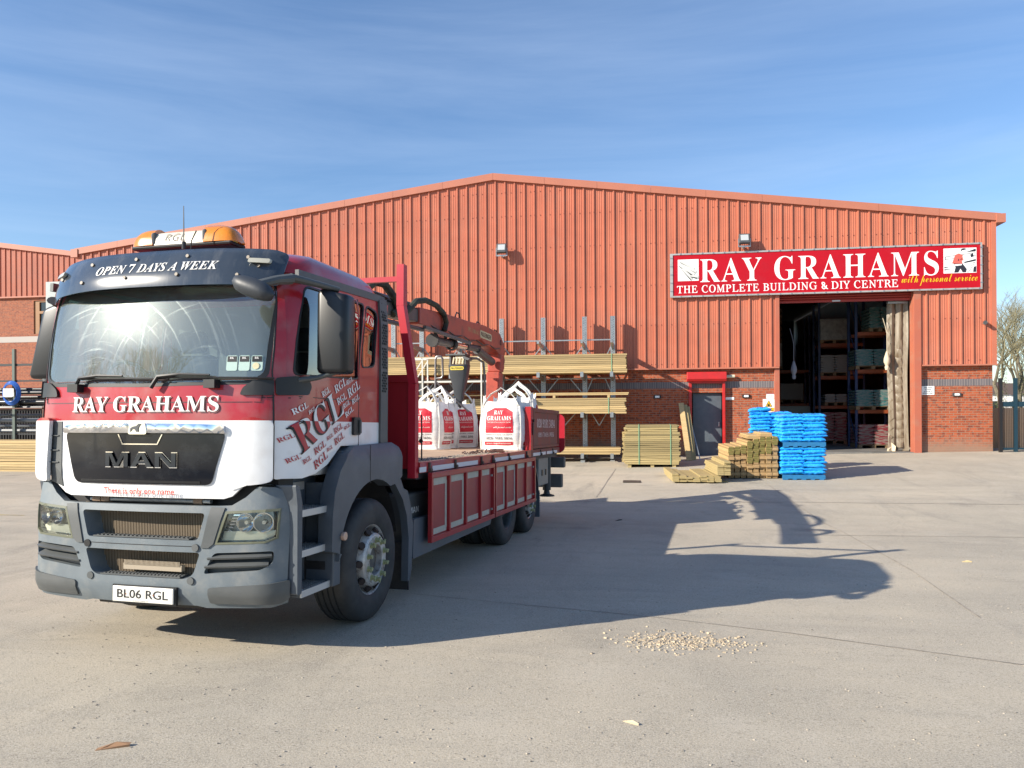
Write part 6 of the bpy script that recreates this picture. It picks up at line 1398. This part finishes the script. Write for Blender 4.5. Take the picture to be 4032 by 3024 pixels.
load(7.45, 8.6, 28.2, 29.2, 1.46, 2.15, teal, 'shrink wrapped teal and white sacks on the lower shelf beside the curtain', 'sacks', 'sack_pallet', rows=6)
load(7.9, 8.6, 28.2, 29.2, 4.16, 5.0, teal, 'wrapped teal sacks highest up beside the curtain', 'sacks', 'sack_pallet', rows=6)
load(7.5, 8.5, 28.1, 29.2, RZ, .95, redsack, 'wrapped red and grey sacks on the floor beside the curtain', 'sacks', 'sack_pallet', rows=6)
load(7.0, 7.9, 31.2, 32.2, RZ, 1.35, redsack, 'tall wrapped block of red sacks on the floor of the middle rack', 'sacks', 'sack_pallet', rows=9)
load(6.95, 8.0, 31.2, 32.2, 2.76, 3.55, whs, 'pile of white sacks on the middle shelf of the second rack', 'sacks', 'sack_pallet', rows=7)
load(7.1, 7.9, 31.2, 32.2, 1.61, 2.05, whs, 'low heap of white sacks on the lower shelf of the second rack', 'sacks', 'sack_pallet', rows=3)
load(6.95, 8.0, 31.2, 32.2, 4.01, 4.95, wrap, 'wrapped grey goods on the top shelf of the second rack', 'goods', 'wrapped_pallet')
load(5.3, 6.4, 36, 37, 4.0, 6.0, ply, 'high brown stack of sheet timber deep inside the warehouse', 'sheets', 'sheet_stack', rows=7)
load(6.3, 7.3, 36, 37, 1.75, 2.6, whs, 'white block of boards deep inside the warehouse', 'goods', 'wrapped_pallet')
load(5.1, 6.2, 36, 37, 1.75, 2.3, ply, 'low brown sheet pile on the shelf deep inside', 'sheets', 'sheet_stack', rows=4)
load(5.6, 6.4, 36, 37, 3.25, 4.4, wrap, 'tall grey wrapped rolls on the far shelf', 'goods', 'wrapped_pallet')
load(6.3, 7.3, 34, 35, RZ, .9, wrap, 'low grey box on the warehouse floor behind the bags', 'box', 'storage_box')
for i, (dx, lab) in enumerate(((0, 'large grey sheet leaning inside the warehouse'), (.12, 'second grey sheet leaning behind the first inside'), (.22, 'third narrow sheet leaning behind the others inside'))):
    b = MB(); b.patch([(0, 0), (1.15, 0), (1.15, 1.45), (0, 1.45)], lambda u, v, d: Vector((5.55+u+dx-.15*v*0, 32+.3*u+.25*v+dx+d, RZ+v)), thick=.03, step=2); tag(b.build('leaning_sheet', M('sheet_grey', (.28, .28, .24), .7) if not i else bpy.data.materials['sheet_grey'], off=(6, 32, RZ)), lab, 'sheet', 'sheets leaning in the warehouse')
# plastic strip curtain
def curtain_mat():
    m = M('curtain_plastic', (.22, .18, .125), .45, col2=(.13, .09, .05), scale=2.2, stretch=(5, 5, .5), lo=.4, hi=.65, dirt=(.30, .27, .22), dscale=1.6, damt=.6, bump=.2, bscale=20); return m
cm_ = curtain_mat(); t = thing('strip_curtain', 'grubby translucent strip curtain gathered at the right side of the loading opening', 'curtain', (8.15, YW+.45, RZ)); o = t.location.copy()
for i, (x0, x1, y, z0) in enumerate(((7.92, 8.24, YW+.55, .14), (8.16, 8.38, YW+.52, .25), (8.34, 8.50, YW+.48, .14))):
    b = MB(); b.patch([(x0, z0), (x1, z0+.02), (x1, 4.88), (x0, 4.88)], lambda u, v, d: Vector((u+.02*sin(v*1.3+i), y+.05*sin(u*17+i*2)+.015*sin(v*3)+d, v)), thick=.006, step=.3, ustep=.03); b.build('curtain_strip', cm_, t, off=o, smooth=True)
b = MB(); b.patch([(7.86, .14), (8.1, .14), (8.12, .3), (8.0, .42), (7.96, .7), (7.92, .62), (7.90, .4)], lambda u, v, d: Vector((u, YW+.46+.03*sin(u*30)+d, v)), thick=.006, step=.1); b.build('torn_corner', M('torn_cream', (.62, .52, .36), .6), t, off=o)
b = MB(); b.box(7.90, 8.50, YW+.42, YW+.56, 4.86, 4.93); b.build('curtain_rail', galv, t, off=o)
def bagpull(x, y, z, label, c, n):
    t = thing('hanging_pull', label, 'pull cord', (x, y, z-.5)); o = t.location.copy(); b = MB(); b.tube([(x-.12, y, z+1.1), (x-.05, y, z+.85), (x, y, z+.6), (x, y, z)], .010, 5); b.build('cord', c, t, off=o)
    b = MB(); b.lathe([(.001, .05), (.03, .02), (.05, -.05), (.095, -.2), (.10, -.3), (.05, -.42), (.07, -.47), (.05, -.56), (.001, -.55)], (x, y, z), (0, 0, 1), 10); b.build('weight_bag', c, t, off=o, smooth=True)
bagpull(5.05, YW+.6, 3.05, 'dark cloth weight hanging on a cord at the left inside the loading opening', M('cloth_dark', (.16, .17, .20), .8), 0); bagpull(7.86, YW+.4, 3.30, 'cream cloth weight hanging beside the strip curtain', M('cloth_cream', (.55, .47, .34), .8), 1)

# ================================================================ left side: offices, pipe rack
o = (-36, 38, -.4); ob = thing('office_building', 'second brick and rust red clad building behind the lorry on the left', 'building', o)
def oz(x): return 10.78-(x+35.3)*(.143)
P = wall_profile(-52, -27.4); b = MB()
for (a, da), (c, dc) in zip(P, P[1:]): b.add([(a, 38-da, 7.93), (c, 38-dc, 7.93), (c, 38-dc, oz(c)), (a, 38-da, oz(a))], [(0, 1, 2, 3)])
b.build('cladding', cladm, ob, off=o)
b = MB(); b.add([(-52, 37.85, oz(-52)-.05), (-27.4, 37.85, oz(-27.4)-.05), (-27.4, 37.85, oz(-27.4)+.22), (-52, 37.85, oz(-52)+.22), (-52, 38.3, oz(-52)-.05), (-27.4, 38.3, oz(-27.4)-.05), (-27.4, 38.3, oz(-27.4)+.22), (-52, 38.3, oz(-52)+.22)], [(0, 1, 2, 3), (3, 2, 6, 7), (4, 5, 1, 0)]); b.build('verge_flashing', trimm, ob, off=o)
b = MB(); b.box(-52, -27.4, 37.95, 38.1, 7.88, 7.96); b.build('drip_flashing', trimm, ob, off=o)
brick2 = brick_mat('red_brick_office', (.40, .13, .07), (.23, .075, .055), dirtband=False)
b = MB(); WX0, WX1, WZ0, WZ1 = -33.28, -31.2, 5.85, 7.70
b.box(-52, WX0, 38.1, 38.4, -1, 5.40); b.box(-52, WX0, 38.1, 38.4, 5.72, 7.9); b.box(WX0, WX1, 38.1, 38.4, -1, 5.40); b.box(WX0, WX1, 38.1, 38.4, 5.72, WZ0); b.box(WX0, WX1, 38.1, 38.4, WZ1, 7.9); b.box(WX1, -27, 38.1, 38.4, -1, 7.9)
b.build('brick_wall', brick2, ob, off=o)
b = MB(); b.box(-52, WX1, 38.09, 38.4, 5.40, 5.72); b.build('pale_brick_course', M('pale_band', (.45, .41, .37), .8), ob, off=o)
b = MB(); b.box(WX0, WX0+.32, 38.15, 38.3, WZ0, WZ1); b.box(WX0+.32, WX1, 38.15, 38.3, WZ1-.08, WZ1); b.box(WX0+.32, WX1, 38.15, 38.3, WZ0, WZ0+.08); b.box(WX0+.32, WX1, 38.12, 38.3, 6.98, 7.12); b.box(WX1-.5, WX1, 38.15, 38.3, WZ0, WZ1); w_ = b.build('window', M('timber_frame', (.30, .15, .06), .5), ob, off=o)
b = MB(); b.box(WX0+.32, WX1-.5, 38.22, 38.24, WZ0+.08, WZ1-.08); b.build('pane', glassdark, w_, off=o)
b = MB(); b.box(-32.0, -29.5, 37.5, 37.9, 6.0, 8.62); tag(b.build('panel_box', M('panel_grey', (.42, .46, .45), .6), off=(-31, 37.7, 6)), 'pale grey panel box high on the office wall behind the lorry mirror', 'panel box')
b = MB(); b.box(-52, -20.6, 44, 44.2, -1, 7.0); tag(b.build('rear_wall_block', cladm, off=(-36, 44, -1)), 'plain rust red wall linking the office to the shed', 'wall')
YR = 24.0; g0 = -.40
o = (-20.6, YR, g0); pr_ = thing('pipe_rack', 'black steel post rack of pipes at the far left', 'rack', o)
blk = M('rack_black', (.02, .022, .024), .5)
for (x, z) in ((-22.75, 3.6), (-21.75, 3.78), (-20.4, 3.78)):
    b = MB(); b.box(x-.05, x+.05, YR-.05, YR+.05, g0, z); b.build('post', blk if x != -21.75 else M('post_green', (.10, .13, .11), .5), pr_, off=o)
b = MB(); b.box(-24.5, -19, YR, YR+.04, 3.18, 3.26); b.box(-24.5, -19, YR, YR+.04, 2.62, 2.68); b.box(-24.5, -19, YR, YR+.04, .75, .80); b.build('cross_rails', blk, pr_, off=o)
b = MB(); b.box(-24.5, -18.6, YR-.35, YR-.30, 1.66, 1.70); b.box(-20.35, -20.28, YR-.35, YR-.28, .6, 1.75); b.build('rusty_rail', M('rusty_rail', (.14, .07, .05), .8), pr_, off=o)
pipm = M('pipe_black', (.02, .02, .022), .25); pipg = M('pipe_grey', (.16, .17, .18), .3)
lab_p = ['lowest', 'second', 'third', 'fourth', 'fifth', 'sixth', 'seventh', 'eighth', 'ninth', 'tenth']
for i, (z, r, m_, yy) in enumerate(((1.05, .07, pipg, .2), (1.22, .06, pipg, .35), (1.42, .08, pipg, .2), (1.60, .05, pipg, .5), (1.86, .10, pipm, .15), (2.06, .10, pipm, .2), (2.24, .07, pipm, .5), (2.40, .07, pipm, .1), (2.52, .06, pipm, .3))):
    b = MB(); b.tube([(-26, YR+yy, z-.15), (-18.8, YR+yy, z-.17)], r, 12); tag(b.build('pipe', m_, off=(-22, YR+yy, z-.25), smooth=True), '%s long %s pipe counted from the bottom of the left rack' % (lab_p[i], 'black' if m_ is pipm else 'grey'), 'pipe', 'long pipes in the left rack')
b = MB(); 
for k in range(7): r = .42-.018*k; b.tube([(-21.75+.0+r*cos(a)*.85, YR-.12-.012*k, 2.22+r*sin(a)) for a in [2*pi*q/28 for q in range(29)]], .018, 6, cap=False)
tag(b.build('hose_coil', M('hose_blue', (.01, .10, .42), .35), off=(-21.75, YR-.15, 2.2), smooth=True), 'coil of bright blue hose hanging on the left pipe rack', 'hose')
b = MB(); b.box(-21.98, -21.56, YR-.25, YR-.245, 2.1, 2.38); tag(b.build('paper_notice', signwhite, off=(-21.75, YR-.25, 2.1)), 'white paper notice hanging in the blue hose coil', 'notice')
orc = M('crate_orange', (.62, .07, .03), .5)
for i in range(6): b = MB(); b.box(-21.5, -19.4, YR+1.2, YR+2, .55+i*.32, .83+i*.32); [b.box(-21.5, -19.4, YR+1.17, YR+1.2, .60+i*.32+q*.08, .63+i*.32+q*.08) for q in range(3)]; tag(b.build('orange_crate', orc, off=(-20.4, YR+1.6, .55+i*.32)), ('bottom', 'second', 'third', 'fourth', 'fifth', 'topmost')[i]+' orange red crate stacked behind the left pipe rack', 'crate', 'orange crates behind the pipe rack')
b = MB(); b.box(-27, -21.2, YR+3, YR+3.2, -.4, 2.1); [b.box(-27+q*.12, -26.97+q*.12, YR+2.97, YR+3, -.4, 2.1) for q in range(48)]; tag(b.build('dark_hoarding', M('hoarding_dark', (.012, .012, .014), .7), off=(-24, YR+3, -.4)), 'dark slatted hoarding behind the left pipe rack', 'hoarding')
for i, (z0, z1, xe, lab) in enumerate(((-.42, -.08, -19.45, 'lowest pale timber pack on the ground under the left pipe rack'), (-.07, .27, -19.35, 'middle pale timber pack under the left pipe rack'), (.28, .62, -18.95, 'top pale timber pack under the left pipe rack'))):
    bundle(-26, xe, 22.4, 23.4, z0, z1, lab, 60+i, 4, 4, group='pale timber packs at the far left', name='timber_pack')
# ================================================================ right: gate, trees, distance
gm = M('gate_teal', (.008, .035, .055), .45); o = (11.3, 25.6, .1); t = thing('yard_gate', 'dark teal mesh gate right of the shed corner', 'gate', o)
for (x, z1) in ((10.92, 2.42), (11.34, 2.42), (13.6, 2.42)): b = MB(); b.box(x-.045, x+.045, 25.55, 25.64, .1, z1); b.build('gate_post', gm if x > 11 else black, t, off=o)
b = MB(); b.box(10.95, 13.6, 25.57, 25.62, 1.55, 1.70); b.box(10.95, 13.6, 25.57, 25.62, .24, .30); b.build('gate_rail', gm, t, off=o)
b = MB(); meshm = M('mesh_wire', (.16, .12, .09), .6)
for k in range(56): x = 10.97+k*.047; b.box(x-.004, x+.004, 25.59, 25.6, .30, 1.55)
for k in range(28): z = .32+k*.045; b.box(10.95, 13.6, 25.601, 25.611, z-.004, z+.004)
b.build('mesh_infill', meshm, t, off=o)
b = MB(); b.box(10.7, 20, 27.5, 27.7, -.2, 1.5); tag(b.build('boundary_wall', M('wall_ochre', (.48, .26, .13), .85, col2=(.34, .24, .16), scale=1.2), off=(15, 27.6, -.2)), 'low ochre wall seen through the gate mesh', 'wall')
barkm = M('bark', (.115, .10, .075), .9, col2=(.20, .17, .11), scale=5); twigm = M('twigs', (.17, .155, .095), .9, col2=(.27, .24, .14), scale=3)
def bare_tree(x, y, H, seed, label, spread=.5, depth=6, r0=.22, lean=0, group='bare winter trees', lo=.18, ivy=False):
    rr = random.Random(seed); z0 = gz(x, min(y, 25)) if y > 0 else -.1; o = (x, y, z0); t = thing('bare_tree', label, 'tree', o, group=group); tr = MB(); cw = MB()
    def grow(p, d, L, r, k):
        n = 3 if k < 3 else 2; pts = [p]; q = p; dd = d.copy()
        for i in range(n):
            dd = (dd+Vector((rr.uniform(-.22, .22), rr.uniform(-.22, .22), rr.uniform(-.05, .16)))).normalized(); q = q+dd*L/n; pts.append(q)
        (tr if k < 2 else cw).tube(pts, [r*(1-.35*i/n) for i in range(n+1)], 7 if k < 2 else 4 if k < 4 else 3, cap=False)
        if k >= depth: return
        for j in range(3 if k < 4 else 3):
            a = rr.uniform(0, 2*pi); s_ = spread*rr.uniform(.6, 1.3); ax = Vector((cos(a), sin(a), rr.uniform(-.1, .4))); nd = (dd*(1-s_*.4)+ax*s_).normalized()
            st = pts[-1] if j < 2 else pts[len(pts)//2]; grow(st, nd, L*rr.uniform(.62, .82), r*.58, k+1)
    grow(Vector((0, 0, 0)), Vector((lean, 0, 1)).normalized(), H*.27, r0, 0)
    tr.build('trunk', barkm, t, smooth=True, fix=False); cw.build('crown', twigm, t, smooth=True, fix=False)
    if ivy:
        iv = MB(); 
        for i in range(1500):
            a = rr.uniform(0, 6.3); z = rr.uniform(.2, H*.55); r_ = rr.gauss(.25, .12); c = Vector((r_*cos(a), r_*sin(a), z)); s_ = .05; u = Vector((rr.uniform(-1, 1), rr.uniform(-1, 1), rr.uniform(-1, 1))).normalized()*s_; v = Vector((rr.uniform(-1, 1), rr.uniform(-1, 1), rr.uniform(-1, 1))).normalized()*s_; iv.add([c, c+u, c+u+v, c+v], [(0, 1, 2, 3)])
        iv.build('ivy', M('ivy_leaf', (.10, .11, .035), .7) if 'ivy_leaf' not in bpy.data.materials else bpy.data.materials['ivy_leaf'], t, fix=False)
bare_tree(26.6, 62, 10.8, 3, 'bare tree just right of the shed corner with ivy on its trunk', ivy=True, r0=.2, depth=7)
bare_tree(28.9, 64, 12.0, 8, 'tall bare tree at the right picture edge', r0=.22, ivy=True, depth=7)
bare_tree(31.5, 78, 12.0, 14, 'bare tree standing farther off behind the two nearest ones beyond the gate', r0=.2, depth=6)
bare_tree(37.5, 84, 12.5, 19, 'bare tree farthest right beyond the gate', r0=.2, depth=6)
bare_tree(25.2, 70, 8.5, 23, 'low bushy bare tree showing just past the brick pier', r0=.16, depth=6, spread=.7)
# trees behind the photographer: they throw the soft shade at the lower left and show in the cab glass
bare_tree(-18.2, -7.0, 11.0, 41, 'large bare tree standing behind the camera on the left', depth=7, spread=.6, r0=.34)
bare_tree(-34, -14, 14, 43, 'second bare tree left of the camera beyond the yard', depth=6, spread=.5, r0=.35)
bare_tree(2.0, -24.0, 10.0, 47, 'bare tree well behind the camera', depth=5, spread=.5); bare_tree(9, -16, 9.0, 48, 'bare tree behind the camera on the right', depth=5)
# distance
b = MB(); xs_ = [40+k*12 for k in range(-40, 60)]; 
prev = None
for x in xs_:
    h_ = 6.5+3.2*sin(x*.013+1)+1.2*sin(x*.05); cur = [Vector((x, 300, -1)), Vector((x, 330, h_)), Vector((x, 500, h_*.6))]
    if prev: b.add([prev[0], cur[0], cur[1], prev[1]], [(0, 1, 2, 3)]); b.add([prev[1], cur[1], cur[2], prev[2]], [(0, 1, 2, 3)])
    prev = cur
tag(b.build('hills', M('far_hill', (.14, .16, .10), .9, col2=(.22, .17, .13), scale=.03), smooth=True), kind='structure')
b = MB(); b.add([(10, 48, .22), (300, 48, .22), (700, 290, .2), (20, 290, .2)], [(0, 1, 2, 3)]); tag(b.build('grass_field', M('field_green', (.09, .13, .03), .9, col2=(.14, .15, .05), scale=.3)), kind='structure')
b = MB(); 
rr = random.Random(9)
for i in range(2600):
    x = rr.uniform(24, 48); y = rr.uniform(72, 76); z = .2+rr.random()**1.5*2.6*(.6+.4*sin(x*.7)); s_ = .12; u = Vector((rr.uniform(-1, 1), rr.uniform(-1, 1), rr.uniform(-1, 1)))*s_; v = Vector((rr.uniform(-1, 1), rr.uniform(-1, 1), rr.uniform(-1, 1)))*s_; c = Vector((x, y, z)); b.add([c, c+u, c+u+v, c+v], [(0, 1, 2, 3)])
tag(b.build('hedge', M('hedge_leaf', (.07, .085, .03), .8), off=(35, 74, .2), fix=False), 'straggly dark hedge beyond the gate', 'hedge', kind='stuff')
for i, (x, y, w, lab) in enumerate(((37, 92, 5, 'small white house glimpsed through the trees above the gate'), (43, 98, 4, 'second white house farther right beyond the gate'))):
    o = (x, y, .2); t = thing('white_house', lab, 'house', o); b = MB(); b.box(-w/2, w/2, -2, 2, 0, 2.4); b.build('wall', white, t)
    b = MB(); b.add([(-w/2-.2, -2.2, 2.4), (w/2+.2, -2.2, 2.4), (w/2+.2, 0, 3.8), (-w/2-.2, 0, 3.8), (-w/2-.2, 2.2, 2.4), (w/2+.2, 2.2, 2.4)], [(0, 1, 2, 3), (3, 2, 5, 4)]); b.build('roof', M('slate_roof', (.10, .07, .06), .8) if 'slate_roof' not in bpy.data.materials else bpy.data.materials['slate_roof'], t)
    b = MB(); b.box(-1.2, -.5, -2.02, -1.99, .9, 1.7); b.box(.5, 1.2, -2.02, -1.99, .9, 1.7); b.build('window', glassdark, t)
# ================================================================ ground litter
b = MB(); zg = gz(-.15, 19.4)
b.box(-.38, .06, 19.15, 19.62, zg+.002, zg+.006, 1)
for k in range(13): x = -.36+k*.033; b.box(x, x+.016, 19.17, 19.60, zg+.006, zg+.014)
for y in (19.15, 19.38, 19.60): b.box(-.38, .06, y, y+.02, zg+.006, zg+.015)
tag(b.build('drain_grate', [M('grate_iron', (.10, .075, .06), .7), black], off=(-.15, 19.4, zg)), 'rusty rectangular drain grate in the yard', 'drain')
b = MB(); rr = random.Random(2)
for i in range(620):
    x = .33+rr.gauss(0, .24); y = 6.0+rr.gauss(0, .13)+.08*x; s_ = rr.uniform(.003, .011)*(1 if i > 60 else 1.3); z = gz(x, y); M_ = Matrix.Translation((x, y, z)) @ Matrix.Rotation(rr.uniform(0, 3), 4, 'Z') @ Matrix.Rotation(rr.uniform(-.5, .5), 4, 'X'); b.box(-s_, s_, -s_*.6, s_*.6, -.002, s_*.8, M=M_)
tag(b.build('spilled_chips', M('chips_pale', (.58, .48, .33), .85, col2=(.34, .27, .2), scale=30), off=(.3, 6, -.16)), 'patch of pale stone and wood chips spilled on the concrete', 'chips', kind='stuff')
b = MB()
for i in range(2600):
    y = 2.4+rr.random()**1.4*14; x = rr.uniform(-.75, .75)*y-.1*y; s_ = rr.uniform(.002, .007); z = gz(x, y); M_ = Matrix.Translation((x, y, z)) @ Matrix.Rotation(rr.uniform(0, 3), 4, 'Z'); b.box(-s_, s_, -s_*.7, s_*.7, -.001, s_*.7, M=M_)
tag(b.build('loose_grit', M('grit_mixed', (.20, .18, .15), .9, col2=(.5, .44, .35), scale=40, lo=.45, hi=.55), off=(0, 6, -.15)), 'loose grit and small stones over the concrete', 'grit', kind='stuff')
for i, (x, y, L, a, lab) in enumerate(((-2.66, 3.55, .16, .5, 'brown cardboard scrap on the concrete at the lower left'), (3.96, 10.2, .12, .1, 'small pale wood chip on the concrete at the right'), (-.05, 4.3, .10, -.5, 'thin pale twig on the concrete in the foreground'), (-.36, 13.9, .2, .9, 'short dark cable scrap in the lorry shadow'))):
    z = gz(x, y); b = MB(); M_ = Matrix.Translation((x, y, z)) @ Matrix.Rotation(a, 4, 'Z')
    w = (.03, .022, .004, .008)[i]; b.add([(M_ @ Vector(p)) for p in ((-L/2, -w/2, .003), (L/2, -w/2, .012), (L/2*1.1, w*.2, .012), (L*.1, w*.7, .02), (-L/2*.9, w*.4, .004), (-L/2, -w/2, 0), (L/2, -w/2, 0), (L*.1, w*.6, 0))], [(0, 1, 2, 3, 4), (0, 5, 6, 1), (3, 7, 5, 4)])
    tag(b.build(('cardboard_scrap', 'wood_chip', 'twig', 'cable_scrap')[i], M('scrap_%d' % i, ((.30, .17, .09), (.62, .48, .25), (.5, .42, .28), (.02, .02, .02))[i], .8), off=(x, y, z)), lab, ('scrap', 'chip', 'twig', 'cable')[i])
# ordinary long leftovers of the build: unused prototypes are already placed above
